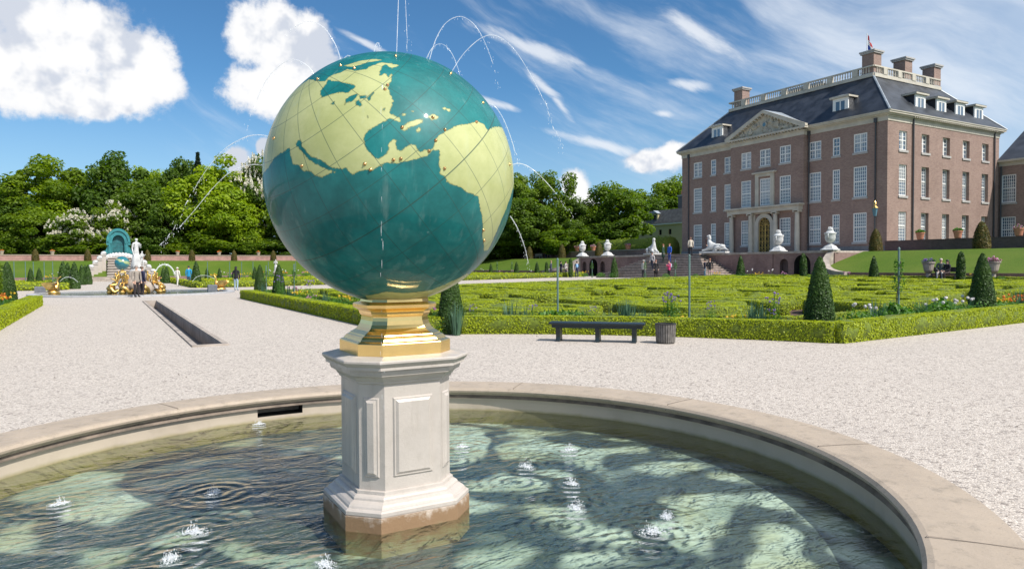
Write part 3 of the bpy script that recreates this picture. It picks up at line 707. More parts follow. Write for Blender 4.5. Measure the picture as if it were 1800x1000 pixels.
def build_globe_mesh():
    nu, nv = 640, 320
    th = np.linspace(0, pi, nv + 1); ph = np.linspace(0, 2 * pi, nu, endpoint=False)
    T, Pp = np.meshgrid(th, ph, indexing='ij')
    D = np.stack([np.sin(T) * np.cos(Pp), np.sin(T) * np.sin(Pp), np.cos(T)], -1).reshape(-1, 3)
    # azimuthal-equidistant chart centred on the face towards the path by the basin
    c0 = np.array(Vector((0, 0, CAM_Z)) - GL_C); dist = np.linalg.norm(c0); n0 = c0 / dist
    x0 = np.cross([0, 0, 1], n0); x0 /= np.linalg.norm(x0); y0 = np.cross(n0, x0)
    def chart(d):
        c = np.clip(d @ n0, -1, 1); rho = np.degrees(np.arccos(c)); q = np.stack([d @ x0, d @ y0], -1)
        l = np.linalg.norm(q, axis=-1, keepdims=True) + 1e-9
        return q / l * rho[..., None]
    def hit(u, v):
        d = np.array(ray(u, v).normalized()); o = np.array([0, 0, CAM_Z]); g = np.array(GL_C)
        oc = o - g; b = d @ oc; c = oc @ oc - GL_R ** 2; disc = b * b - c
        if disc > 0:
            p = o + d * (-b - sqrt(disc)); return chart(((p - g) / GL_R)[None])[0]
        p = o + d * (-b); w = (p - g); l = np.linalg.norm(w); e = chart((w / l)[None])[0]
        r = np.linalg.norm(e); return e / r * min(128, 82 + (l / GL_R - 1) * 240)
    Cc = chart(D)
    def sdist(poly):
        P = np.array(poly); Q = np.roll(P, -1, 0); best = np.full(len(Cc), 1e9); ins = np.zeros(len(Cc), bool)
        for p, q in zip(P, Q):
            e = q - p; t = np.clip(((Cc - p) @ e) / (e @ e + 1e-12), 0, 1); d = Cc - (p + t[:, None] * e)
            best = np.minimum(best, (d * d).sum(1))
            cond = (p[1] > Cc[:, 1]) != (q[1] > Cc[:, 1])
            xi = p[0] + (Cc[:, 1] - p[1]) * e[0] / (e[1] if abs(e[1]) > 1e-12 else 1e-12)
            ins ^= cond & (Cc[:, 0] < xi)
        d = np.sqrt(best); return np.where(ins, d, -d)
    na, holes, isl = land_polys()
    s = sdist([hit(*p) for p in na])
    for h in holes: s = np.minimum(s, -sdist([hit(*p) for p in h]))
    for i in isl: s = np.maximum(s, sdist([hit(*p) for p in i]))
    R2 = np.random.default_rng(3)
    for (cx, cy, r) in ((-120, 60, 24), (-100, 95, 30), (60, 135, 26), (110, 100, 22), (20, -150, 22), (150, -40, 20)):
        poly = [(cx + r * (0.7 + 0.5 * R2.random()) * cos(t), cy + r * (0.7 + 0.5 * R2.random()) * sin(t)) for t in np.linspace(0, 2 * pi, 22)[:-1]]
        s = np.maximum(s, sdist(poly))
    # view frame: pole of the painted graticule
    pole = -0.586 * x0 + 0.782 * y0 + 0.21 * n0
    V = D * GL_R
    Fi = []
    idx = np.arange((nv + 1) * nu).reshape(nv + 1, nu); nx = np.roll(idx, -1, 1)
    Q = np.stack([idx[:-1], idx[1:], nx[1:], nx[:-1]], -1).reshape(-1, 4)
    me = bpy.data.meshes.new('globe')
    me.vertices.add(len(V)); me.vertices.foreach_set('co', V.astype(np.float32).ravel())
    me.loops.add(Q.size); me.loops.foreach_set('vertex_index', Q.astype(np.int32).ravel())
    me.polygons.add(len(Q)); me.polygons.foreach_set('loop_start', np.arange(0, Q.size, 4, dtype=np.int32))
    me.polygons.foreach_set('use_smooth', np.ones(len(Q), bool))
    me.update(calc_edges=True)
    at = me.attributes.new('land', 'FLOAT', 'POINT'); at.data.foreach_set('value', np.clip(s, -15, 15).astype(np.float32))
    return me, pole, hit, x0, y0, n0
def globe_material(pole, ref, name='globe_enamel', sea=((0.001, 0.098, 0.098), (0.012, 0.185, 0.180)), land=((0.35, 0.38, 0.15), (0.47, 0.49, 0.23))):
    m, N, out = new_mat(name)
    co = N.n('ShaderNodeTexCoord').outputs['Object']
    at = N.n('ShaderNodeAttribute'); at.attribute_name = 'land'
    rag = N.noise(co, 26, 6, 0.72)
    d = N.m('ADD', at.outputs['Fac'], N.m('MULTIPLY', N.m('SUBTRACT', rag, 0.5), 3.0))
    mask = N.ss(d, -0.07, 0.07)
    coast = N.m('MULTIPLY', N.ss(N.m('ABSOLUTE', d), 0.32, 0.10), 0.55)
    f = N.noise(co, 2.4, 8, 0.72)
    # faint vertical lime streaks from the running water
    x, y, z = N.sep(co)
    stz = N.noise(N.comb(N.m('MULTIPLY', x, 10), N.m('MULTIPLY', y, 10), N.m('MULTIPLY', z, 0.7)), 1.5, 4, 0.6)
    cs = N.mix(N.ss(f, 0.3, 0.7), c4(sea[0]), c4(sea[1])); cl = N.mix(N.ss(f, 0.3, 0.7), c4(land[0]), c4(land[1]))
    c = N.mix(mask, cs, cl)
    c = N.mix(coast, c, (0.20, 0.20, 0.06, 1))
    c = N.mix(N.m('MULTIPLY', N.ss(stz, 0.55, 0.78), 0.15), c, (0.45, 0.55, 0.5, 1))
    def dot(v):
        nd = N.n('ShaderNodeVectorMath', operation='DOT_PRODUCT'); N.link(co, nd.inputs[0]); nd.inputs[1].default_value = tuple(float(q) for q in v); return nd.outputs['Value']
    e1 = np.cross(pole, ref); e1 /= np.linalg.norm(e1); e2 = np.cross(pole, e1)
    dp = N.m('DIVIDE', dot(pole), GL_R)
    lat = N.m('MULTIPLY', N.m('ARCSINE', dp), 180 / pi); lon = N.m('MULTIPLY', N.m('ARCTAN2', dot(e1), dot(e2)), 180 / pi)
    def line(x, step, w):
        return N.ss(N.m('ABSOLUTE', N.m('SUBTRACT', N.m('PINGPONG', x, step / 2), 0.0)), w, w * 0.35)
    cosl = N.m('COSINE', N.m('MULTIPLY', lat, pi / 180))
    l1 = N.ss(N.m('PINGPONG', lat, 7.5), 0.22, 0.08)
    l2 = N.ss(N.m('MULTIPLY', N.m('PINGPONG', lon, 7.5), cosl), 0.22, 0.08)
    eq = N.ss(N.m('ABSOLUTE', lat), 0.30, 0.18)
    ln = N.m('MAXIMUM', N.m('MULTIPLY', N.m('MAXIMUM', l1, l2), 0.75), N.m('MULTIPLY', eq, 0.9))
    c = N.mix(N.m('MULTIPLY', ln, 0.85), c, (0.02, 0.06, 0.05, 1))
    p = principled(N, Roughness=0.5, **{'Specular IOR Level': 0.25, 'Coat Weight': 0.34, 'Coat Roughness': 0.05})
    N.link(c, p.inputs['Base Color'])
    b = N.n('ShaderNodeBump'); b.inputs['Strength'].default_value = 0.05; b.inputs['Distance'].default_value = 0.01
    N.link(N.noise(N.comb(N.m('MULTIPLY', x, 9), N.m('MULTIPLY', y, 9), N.m('MULTIPLY', z, 1.6)), 2.0, 4, 0.6), b.inputs['Height'])
    N.link(b.outputs[0], p.inputs['Coat Normal'])
    N.link(p.outputs[0], out.inputs[0]); return m
NOZ = [(397, 88), (515, 168), (525, 152), (697, 275), (580, 313), (683, 403), (575, 433), (547, 437), (437, 453), (459, 475), (197, 460), (90, 355), (863, 293), (708, 363), (743, 322), (742, 470), (990, 455), (890, 705), (893, 745), (258, 130), (555, 42), (765, 108), (888, 220), (345, 78)]
def pedestal_parts(o, stone='pale_stone'):
    # plinth standing in the water
    m, N, out = new_mat('pedestal_plinth')
    co = N.n('ShaderNodeTexCoord').outputs['Object']; f = N.noise(co, 9, 6, 0.7)
    zz = N.m('ADD', N.sep(co)[2], N.m('MULTIPLY', N.m('SUBTRACT', f, 0.5), 0.34))
    c = N.mix(N.ss(zz, 0.06, 0.15), (0.26, 0.16, 0.085, 1), (0.56, 0.47, 0.39, 1))
    c = N.mix(N.ss(zz, 0.0, -0.12), c, (0.30, 0.27, 0.14, 1))
    p = principled(N, Roughness=0.55); N.link(c, p.inputs['Base Color'])
    b = N.n('ShaderNodeBump'); b.inputs['Strength'].default_value = 0.5; b.inputs['Distance'].default_value = 0.01; N.link(f, b.inputs['Height']); N.link(b.outputs[0], p.inputs['Normal'])
    N.link(p.outputs[0], out.inputs[0])
    def ch(h): return h * 0.40
    MB().rings([octo(0.432, ch(0.432), z) for z in (-0.30, 0.095)]).build('plinth', m, o)
    prof = [(0.470, 0.095), (0.474, 0.105), (0.474, 0.125), (0.462, 0.135), (0.452, 0.137), (0.446, 0.150), (0.432, 0.163), (0.412, 0.172), (0.405, 0.175), (0.402, 0.188), (0.392, 0.198), (0.380, 0.203), (0.372, 0.205), (0.370, 0.225), (0.356, 0.228)]
    MB().rings([octo(h * 0.905, ch(h * 0.905), z) for h, z in prof]).build('base_moulding', stone, o)
    MB().rings([octo(0.318, ch(0.318), z) for z in (0.228, 0.905)]).build('shaft', stone, o)
    # raised panels on all eight faces
    hs = 0.318; cs = ch(hs)
    for k in range(8):
        R_ = octo(hs, cs, 0); p0, p1 = Vector(R_[k - 1]), Vector(R_[k]); mid = (p0 + p1) / 2; t = (p1 - p0); L = t.length; t.normalize(); nrm = Vector((t.y, -t.x, 0))
        if nrm.dot(mid) < 0: nrm = -nrm
        pb = MB()
        big = L > 0.25
        mg = 0.055 if big else 0.036
        def frame(w, z0, z1, d0, d1, bev):
            q = [(-w, z0), (w, z0), (w, z1), (-w, z1)]; q2 = [(-w + bev, z0 + bev), (w - bev, z0 + bev), (w - bev, z1 - bev), (-w + bev, z1 - bev)]
            V = [mid + t * s_ + nrm * d0 + Vector((0, 0, z_)) for s_, z_ in q] + [mid + t * s_ + nrm * d1 + Vector((0, 0, z_)) for s_, z_ in q2]
            pb.add(V, [(i, (i + 1) % 4, 4 + (i + 1) % 4, 4 + i) for i in range(4)] + [(4, 5, 6, 7)])
        w = L / 2 - mg
        frame(w, 0.31, 0.82, 0.001, 0.010, 0.008)
        frame(w - 0.016, 0.326, 0.804, 0.0102, 0.022, 0.016)
        pb.build('panel', stone, o)
    prof = [(0.356, 0.905), (0.366, 0.912), (0.366, 0.922), (0.374, 0.928), (0.384, 0.945), (0.402, 0.958), (0.418, 0.965), (0.420, 0.975), (0.424, 0.978), (0.424, 1.005), (0.452, 1.006), (0.452, 1.024), (0.462, 1.034), (0.472, 1.046), (0.476, 1.05), (0.476, 1.062), (0.470, 1.068), (0.36, 1.082)]
    MB().rings([octo(h * 0.905, ch(h * 0.905), z) for h, z in prof]).build('cap', stone, o)
def gold_base(o):
    def ch(h): return h * 0.38
    prof = [(0.365, 1.083), (0.365, 1.150), (0.360, 1.156), (0.350, 1.160), (0.338, 1.164), (0.330, 1.175), (0.318, 1.186), (0.302, 1.192), (0.298, 1.198), (0.282, 1.206), (0.262, 1.216), (0.243, 1.232), (0.230, 1.252), (0.222, 1.275), (0.219, 1.295), (0.219, 1.302), (0.226, 1.306), (0.233, 1.318), (0.236, 1.330), (0.244, 1.338), (0.258, 1.346), (0.268, 1.350), (0.274, 1.354), (0.276, 1.372), (0.268, 1.380), (0.242, 1.384), (0.226, 1.388), (0.222, 1.405), (0.20, 1.44)]
    MB().rings([octo(h * 0.885, ch(h * 0.885), 1.083 + (z - 1.083) * 1.10) for h, z in prof]).build('gold_base', 'gold', o)
globe_info = None
def globe_fountain():
    global globe_info
    o = thing('globe_fountain', 'large green and yellow terrestrial globe on a gilded foot and grey stone pedestal', 'globe fountain', PC, ROT)
    pedestal_parts(o); gold_base(o)
    me, pole, hit, x0, y0, n0 = build_globe_mesh()
    me.materials.append(globe_material(pole, n0))
    lc = Matrix.Rotation(-ROT, 3, 'Z') @ Vector((GL_C.x - PC.x, GL_C.y - PC.y, 0))
    g = put('globe', me, o, (lc.x, lc.y, GL_C.z), -ROT)
    nb = MB()
    prof = [(0.0155, -0.004), (0.0155, 0.004), (0.012, 0.007), (0.0075, 0.009), (0.0065, 0.016), (0.0025, 0.017)]
    nb.lathe([(r_ * 0.66, z_ * 0.7) for r_, z_ in prof], 10); nm = nb.mesh('nozzle', 'nozzle', True)
    for (x, y) in NOZ:
        u, v = Z2(x, y)
        d = ray(u, v).normalized(); oc = Vector((0, 0, CAM_Z)) - GL_C; b = d.dot(oc); disc = b * b - (oc.dot(oc) - GL_R ** 2)
        pnt = Vector((0, 0, CAM_Z)) + d * (-b - sqrt(max(disc, 0))); nn = (pnt - GL_C).normalized()
        q = put('nozzle', nm, g); q.location = nn * GL_R; q.rotation_mode = 'QUATERNION'; q.rotation_quaternion = Vector((0, 0, 1)).rotation_difference(nn)
    return o
globe_fountain()

# ------------------------------------------------------------------ water jets and splashes
def jetmat():
    m, N, out = new_mat('jet_water')
    p = principled(N, **{'Base Color': (0.95, 0.97, 1, 1), 'Roughness': 0.12, 'Specular IOR Level': 0.9})
    co = N.n('ShaderNodeTexCoord').outputs['Object']
    tr = N.n('ShaderNodeBsdfTransparent'); mx = N.n('ShaderNodeMixShader')
    N.link(N.lin(N.noise(co, 14, 3), 0.3, 0.7, 0.15, 0.60), mx.inputs[0]); N.link(tr.outputs[0], mx.inputs[1]); N.link(p.outputs[0], mx.inputs[2]); N.link(mx.outputs[0], out.inputs[0]); return m
M['jet'] = jetmat()
def spline(pts, n):
    P = [Vector(p) for p in pts]; P = [P[0] * 2 - P[1]] + P + [P[-1] * 2 - P[-2]]; out = []
    segs = len(P) - 3
    for i in range(n + 1):
        t = i / n * segs; k = min(int(t), segs - 1); f = t - k
        p0, p1, p2, p3 = P[k:k + 4]
        out.append(0.5 * ((2 * p1) + (p2 - p0) * f + (2 * p0 - 5 * p1 + 4 * p2 - p3) * f * f + (3 * p1 - p0 - 3 * p2 + p3) * f ** 3))
    return out
JETS = [([(697, 99), (699, 40), (702, -40), (706, -90), (710, -50), (714, 30), (717, 101)], 4.83, 'tall upright water jet rising out of the very top of the globe', 1.0),
        ([(753, 112), (766, 70), (785, 40), (812, 30), (840, 52), (864, 105), (880, 165)], 4.75, 'highest arching water jet on the right shoulder of the globe', 0.8),
        ([(747, 109), (760, 85), (777, 78), (795, 96), (812, 140)], 4.7, 'short inner water jet arching inside the highest right arc', 1.0),
        ([(793, 128), (815, 95), (845, 68), (870, 63), (897, 80), (921, 112), (950, 165), (975, 225), (990, 262)], 4.9, 'wide water jet falling well clear of the globe on the right', 0.55),
        ([(852, 183), (868, 186), (885, 210), (902, 255), (911, 295)], 4.7, 'low water jet hugging the upper right edge of the globe', 0.75),
        ([(601, 112), (590, 80), (570, 50), (545, 38), (520, 47), (502, 66)], 4.95, 'water jet arching left in front of the white cloud', 0.7),
        ([(556, 137), (540, 116), (515, 105), (490, 117), (466, 145), (446, 190), (428, 245)], 4.85, 'water jet arching left above the upper left edge of the globe', 0.6),
        ([(600, 113), (605, 103), (613, 98), (619, 104), (622, 118), (622, 150)], 4.5, 'tiny looping water jet near the gilt stud at upper left', 0.9),
        ([(481, 243), (462, 238), (440, 239), (415, 249), (388, 269), (355, 310), (325, 365), (295, 420)], 4.6, 'water jet leaving the left edge of the globe towards the trees', 0.6),
        ([(898, 290), (915, 288), (935, 297), (958, 318), (985, 350), (1010, 385)], 4.75, 'thin water jet leaving the right edge of the globe', 0.5),
        ([(897, 380), (908, 398), (918, 422), (925, 445), (931, 475)], 4.75, 'short water spout from the lower right edge of the globe', 0.9),
        ([(657, 95), (660, 80), (664, 76), (668, 84), (670, 97)], 4.8, 'tiny upright water jet just left of the topmost one', 0.7),
        ([(472, 292), (440, 290), (405, 303), (375, 330), (340, 372), (310, 405), (282, 432)], 4.45, 'lower of two water jets spraying far out to the left', 0.6),
        ([(672, 150), (670, 240), (669, 340), (670, 440), (671, 530), (672, 620), (673, 720)], 3.93, 'thin water thread falling before the middle of the globe', 0.0)]
def jets():
    R3 = random.Random(5)
    for pts, Y, label, solid in JETS:
        P3 = [at_y(u, v, Y) for u, v in pts]; o0 = P3[0].copy()
        n = 10 * len(pts); C = spline([p - o0 for p in P3], n)
        mb = MB(); ns = int(n * (0.55 + 0.4 * solid)) if solid else 1
        rad = 0.0034
        mb.tube(C[:ns + 1], [rad * (0.95 - 0.45 * i / n) for i in range(ns + 1)], 6)
        i = ns
        while i < n:                       # breaks up into drops
            L = R3.choice([1, 1, 2])
            seg = C[i:min(i + L, n) + 1]
            if len(seg) > 1 and R3.random() < (0.75 if solid else 0.4):
                j = Vector((R3.gauss(0, .006), R3.gauss(0, .006), 0)); mb.tube([p + j for p in seg], [0.0022 if solid else 0.0008] + [0.0032 if solid else 0.0014] * (len(seg) - 2) + [0.0008], 5)
            i += L + R3.choice([0, 1, 1])
        for q in range(int(n * 0.6) if solid else 4):      # loose drops
            k = int(n * (R3.random() ** 0.6)); d = 0.002 + 0.012 * k / n
            mb.ell(C[k] + Vector((R3.gauss(0, d), R3.gauss(0, d), R3.gauss(0, d) - 0.01)), (0.0014, 0.0014, 0.003 + 0.004 * R3.random()), 5)
        tag(mb.build('water_jet', 'jet', None, o0, 0, True), label, 'water jet', 'water jets on the globe')
jets()
def splashes():
    R3 = random.Random(9)
    for u, v, w, label in SPOTS:
        d = ray(u, v); t = (WATER_Z - CAM_Z) / d.z; p = Vector((0, 0, CAM_Z)) + d * t; r = w / F_PX * p.y * 0.5
        mb = MB()
        for k in range(150):                        # froth lying on the surface
            a = R3.random() * 2 * pi; q = r * 1.3 * R3.random() ** 0.75; s_ = (0.003 + 0.007 * R3.random()) * (1.15 - q / (1.5 * r))
            mb.ell((q * cos(a) * 1.2, q * sin(a) * 0.8, 0.001), (s_ * 1.6, s_, s_ * 0.45), 5)
        for k in range(70):                         # drops thrown up
            a = R3.random() * 2 * pi; q = r * 0.9 * R3.random() ** 0.8; h = 0.004 + r * 1.1 * R3.random() ** 1.6 * (1 - 0.5 * q / r)
            s_ = 0.0012 + 0.0022 * R3.random()
            mb.ell((q * cos(a), q * sin(a), h), (s_, s_, s_ * (1 + 1.8 * R3.random())), 5)
        for k in range(5):                          # thin fingers of water
            a = R3.random() * 2 * pi; q = r * (0.05 + 0.4 * R3.random()); hh = r * (0.2 + 0.6 * R3.random()); o_ = 0.25 * hh
            mb.bar((q * cos(a), q * sin(a), -0.002), (q * cos(a) + o_ * cos(a), q * sin(a) + o_ * sin(a), hh), 0.0035, 0.0008, 5)
        tag(mb.build('splash', 'jet', None, p, R3.random() * 6, True), label, 'splash', 'splashes where the jets fall')
splashes()

# ------------------------------------------------------------------ rill, bench, bin
def rill():
    o = thing('stone_rill', 'long sunken stone rill running from the basin towards the gilded fountain', 'water channel', W(1.88, 16.05, 0), ROT)
    L = 23.2; w = 0.36
    cb = MB()
    for sx in (-1, 1):
        x0, x1 = (sx * 0.25, sx * w); cb.box(min(x0, x1), max(x0, x1), -0.10, L + 0.10, -0.40, 0.035)
    for y0, y1 in ((-0.10, 0.05), (L - 0.05, L + 0.10)): cb.box(-0.249, 0.249, y0, y1, -0.40, 0.034)
    cb.build('kerb', 'old_stone', o)
    MB().box(-0.25, 0.25, 0.05, L - 0.05, -0.42, -0.33).build('channel_floor', 'darkstone', o)
    gb = MB()
    for k in range(5): gb.box(-0.2, 0.2, L - 0.5 - k * 0.16, L - 0.42 - k * 0.16, -0.33, -0.30)
    gb.build('grating', 'pipe', o)
rill()
def bench():
    p0, p1 = W(8.62, 13.45, 0), W(10.28, 11.85, 0)
    p0 = at_y(968, 500, 15.55); p1 = at_y(1134, 500, 15.02)
    p0.z = p1.z = 0; mid = (p0 + p1) / 2; d = p1 - p0; L = d.length
    o = thing('garden_bench', 'backless dark bench with three legs against the clipped hedge', 'bench', mid, atan2(d.y, d.x))
    sb = MB(); h = L / 2
    sb.rings([[(x, -0.21, 0.375), (x, -0.225, 0.40), (x, -0.22, 0.42), (x, 0.0, 0.428), (x, 0.22, 0.42), (x, 0.225, 0.40), (x, 0.21, 0.375)] for x in (-h, h)]).build('seat', 'bench', o)
    MB().box(-h + 0.05, h - 0.05, -0.15, 0.15, 0.30, 0.373).build('apron', 'bench', o)
    for x in (-h * 0.82, 0.02, h * 0.78):
        lb = MB()
        lb.prism([(x - 0.045, -0.16, 0.30), (x - 0.045, 0.16, 0.30), (x - 0.045, 0.13, 0.10), (x - 0.045, 0.17, 0.0), (x - 0.045, -0.17, 0.0), (x - 0.045, -0.13, 0.10)], (0.09, 0, 0))
        lb.build('leg', 'bench', o)
bench()
def bin_():
    p = at_y(1170, 500, 14.93); p.z = 0
    o = thing('litter_bin', 'round slatted wooden litter bin beside the dark bench', 'litter bin', p, 0)
    for k in range(26):
        t = 2 * pi * k / 26
        sb = MB(); sb.rings([[(r * cos(t + dt), r * sin(t + dt), z) for (r, dt) in ((rr, -0.095), (rr, 0.095), (rr + 0.016, 0.09), (rr + 0.016, -0.09))] for rr, z in ((0.185, 0.02), (0.205, 0.41))])
        sb.build('slat', 'binwood', o)
    MB().lathe([(0.17, 0.015), (0.195, 0.40), (0.187, 0.40), (0.165, 0.03)], 26).build('liner', 'bindark', o, smooth=True)
    rb = MB(); prof = [(0.226, 0.405), (0.228, 0.418), (0.212, 0.424), (0.186, 0.42), (0.186, 0.405)]
    V = [(r * cos(2 * pi * k / 32), r * sin(2 * pi * k / 32), z) for r, z in prof for k in range(32)]
    rb.add(V, [(i * 32 + k, i * 32 + (k + 1) % 32, ((i + 1) % 5) * 32 + (k + 1) % 32, ((i + 1) % 5) * 32 + k) for i in range(5) for k in range(32)])
    rb.build('rim', 'bindark', o)
bin_()

# ------------------------------------------------------------------ clipped hedges
HR = np.random.default_rng(11)
def resample(P, step):
    P = np.array(P, float); d = np.hypot(*np.diff(P, axis=0).T); s = np.concatenate([[0], np.cumsum(d)])
    n = max(2, int(s[-1] / step) + 1); q = np.linspace(0, s[-1], n)
    return np.stack([np.interp(q, s, P[:, 0]), np.interp(q, s, P[:, 1])], -1)
def hedge(name, label, group, pts, w, h, leaf, dens, step=0.3, cat='hedge', mats=('box_core', 'box_leaf'), wob=0.015, zf=gz, origin=None):
    P = resample(pts, step); n = len(P)
    T = np.gradient(P, axis=0); T /= np.linalg.norm(T, axis=1, keepdims=True) + 1e-9; Nn = np.stack([-T[:, 1], T[:, 0]], -1)
    Z = np.array([zf(b) for b, a in P])
    o2 = P[0] if origin is None else origin
    sec = [(-0.50, 0.0), (-0.52, 0.55), (-0.50, 0.90), (-0.42, 1.0), (0.0, 1.01), (0.42, 1.0), (0.50, 0.90), (0.52, 0.55), (0.50, 0.0)]
    mb = MB(); rings = []
    for i in range(n):
        k = 1.0
        if i in (0, n - 1): k = 0.86
        r = []
        for (x, z) in sec:
            j = HR.normal(0, wob, 3) if 0 < z else np.zeros(3)
            q = P[i] + Nn[i] * (x * w * k + j[0]) - o2
            r.append((q[0], q[1], Z[i] + max(0, z * h * (0.97 + 0.03 * k) + j[2])))
        rings.append(r)
    mb.rings(rings)
    # leaves over the top, both faces and the ends
    L = np.hypot(*np.diff(P, axis=0).T).sum(); per = w + 2 * h
    nl = int(L * per * dens)
    t = HR.random(nl) * (n - 1); i0 = np.clip(t.astype(int), 0, n - 2); f = (t - i0)[:, None]
    C = P[i0] * (1 - f) + P[i0 + 1] * f; Nl = Nn[i0] * (1 - f) + Nn[i0 + 1] * f; zz = Z[i0] * (1 - f[:, 0]) + Z[i0 + 1] * f[:, 0]
    q = HR.random(nl) * per
    q = np.where(HR.random(nl) < 0.2, h + HR.random(nl) * w, q)      # denser on the clipped top
    ends = HR.random(nl) < 1.2 * (w * h) / (L * per)
    side = np.where(q < h, -1, np.where(q < h + w, 0, 1))
    x = np.where(side == -1, -0.5 * w, np.where(side == 0, (q - h) - w / 2, 0.5 * w)); z = np.where(side == -1, q, np.where(side == 0, h, q - h - w))
    prot = np.abs(HR.normal(0, 1, nl)) * leaf * np.where(side == 0, 0.16, 0.30)
    x = x + np.where(side == 0, 0, side) * prot; z = np.maximum(0.012, z + np.where(side == 0, prot, 0))
    pos = np.stack([C[:, 0] + Nl[:, 0] * x - o2[0], C[:, 1] + Nl[:, 1] * x - o2[1], zz + z], -1)
    nrm = np.stack([Nl[:, 0] * side, Nl[:, 1] * side, np.where(side == 0, 1.0, 0.25)], -1) + HR.normal(0, 1, (nl, 3)) * np.where(side == 0, 0.22, 0.55)[:, None]
    if ends.any():                                  # leaves on the two cut ends
        m_ = ends.sum(); e = HR.integers(0, 2, m_); ii = np.where(e == 0, 0, n - 1); sg = np.where(e == 0, -1.0, 1.0)
        xx = (HR.random(m_) - 0.5) * w * 0.95; z2 = HR.random(m_) * h
        pos[ends] = np.stack([P[ii, 0] + T[ii, 0] * sg * 0.02 + Nn[ii, 0] * xx - o2[0], P[ii, 1] + T[ii, 1] * sg * 0.02 + Nn[ii, 1] * xx - o2[1], Z[ii] + z2], -1)
        nrm[ends] = np.stack([T[ii, 0] * sg, T[ii, 1] * sg, np.full(m_, 0.2)], -1) + HR.normal(0, 0.5, (m_, 3))
    V = leafV(pos, nrm, leaf, R=HR)
    me = merge_body(V, HR.random(nl), mb, mats, name)
    o = put(name, me, None, W(o2[0], o2[1], 0), ROT)
    return tag(o, label, cat, group)
ARC_R = 12.3
def arc(r, t0, t1, n=40): return [(FB + r * cos(t), FA + r * sin(t)) for t in np.linspace(t0, t1, n)]
def edge_t(r, b=None, a=None):
    return math.acos((b - FB) / r) if b is not None else asin((a - FA) / r)
def bordered(off, sgn=1):
    """outline of a parterre facing the basin: straight along the cross path, concave arc, straight along the front"""
    r = ARC_R + off; b0 = 6.25 + off; a0 = 9.15 + off
    t1 = edge_t(r, b=b0); t0 = edge_t(r, a=a0)
    return b0, a0, arc(r, t1, t0)
b0, a0, A_ = bordered(0.22)
ob = lambda P: [(2 * FB + 0.1 - b, a) for b, a in P]
hedge('box_hedge', 'clipped box hedge along the right of the path ending near the gilded fountain', None, [(b0, 40.0), (b0, A_[0][1] + 0.2)], 0.50, 0.44, 0.05, 1500)
hedge('box_hedge', 'curved clipped box hedge behind the bench and the litter bin', None, A_, 0.48, 0.42, 0.040, 2600, 0.2)
hedge('box_hedge', 'straight clipped box hedge at the right in front of the white flowers', None, [(A_[-1][0] - 0.1, a0), (17, a0), (24, a0)], 0.48, 0.42, 0.040, 2600, 0.2)
hedge('box_hedge', 'straight clipped box hedge along the left side of the path', None, [(-2.75, 37.8), (-2.75, 15)], 0.50, 0.44, 0.05, 1500)
for off, w, hh in ((2.15, 0.42, 0.36),):
    b1, a1, A1 = bordered(off)
    hedge('box_hedge', 'inner box hedge behind the border along the path', None, [(b1, 38.4), (b1, A1[0][1])], w, hh, 0.06, 500)
    hedge('box_hedge', 'inner curved box hedge behind the border of flowers', None, A1, w, hh, 0.055, 700)
    hedge('box_hedge', 'inner straight box hedge behind the white globe flowers', None, [(A1[-1][0], a1), (33, a1)], w, hh, 0.055, 600)
hedge('box_hedge', 'inner box hedge behind the orange flowers at far left', None, [(-4.7, 36.5), (-4.7, 18)], 0.42, 0.36, 0.07, 350)
# ends and back of the parterre
hedge('box_hedge', 'box hedge closing the maze-like parterre towards the palace', None, [(6.5, 40.0), (45.0, 40.0)], 0.46, 0.42, 0.10, 130)
hedge('box_hedge', 'box hedge edging the parterre below the terrace', None, [(45.0, 40.0), (45.0, 6.0)], 0.46, 0.42, 0.11, 120)

# soil sheet inside the parterre
def bed(name, poly, mat='soil', dz=0.012):
    mb = MB(); mb.add([(b, a, gz(b) + dz) for b, a in poly], [tuple(range(len(poly)))])
    return tag(mb.build(name, mat, None, (0, 0, 0), ROT), kind='structure')
def bedgrid(name, b0, b1, a0, a1, mat='soil', keep=None, dz=0.012, st=1.0):
    mb = MB(); nb = max(1, int((b1 - b0) / st)); na = max(1, int((a1 - a0) / st))
    for i in range(nb):
        for j in range(na):
            B0, B1 = b0 + (b1 - b0) * i / nb, b0 + (b1 - b0) * (i + 1) / nb; A0, A1 = a0 + (a1 - a0) * j / na, a0 + (a1 - a0) * (j + 1) / na
            if keep and not keep((B0 + B1) / 2, (A0 + A1) / 2): continue
            mb.add([(B0, A0, gz(B0) + dz), (B1, A0, gz(B1) + dz), (B1, A1, gz(B1) + dz), (B0, A1, gz(B0) + dz)], [(0, 1, 2, 3)])
    return tag(mb.build(name, mat, None, (0, 0, 0), ROT), kind='structure')
inpart = lambda b, a, off: (b > 6.25 + off and a > 9.15 + off and math.hypot(b - FB, a - FA) > ARC_R + off and a < 40 - off and b < 45 - off)
bedgrid('planting_bed', 6.3, 45, 9.2, 40, 'soil', lambda b, a: inpart(b, a, 0.45), st=0.5)
bedgrid('planting_bed', -16, -2.75, 12, 37.8, 'soil', lambda b, a: True, st=2.0)

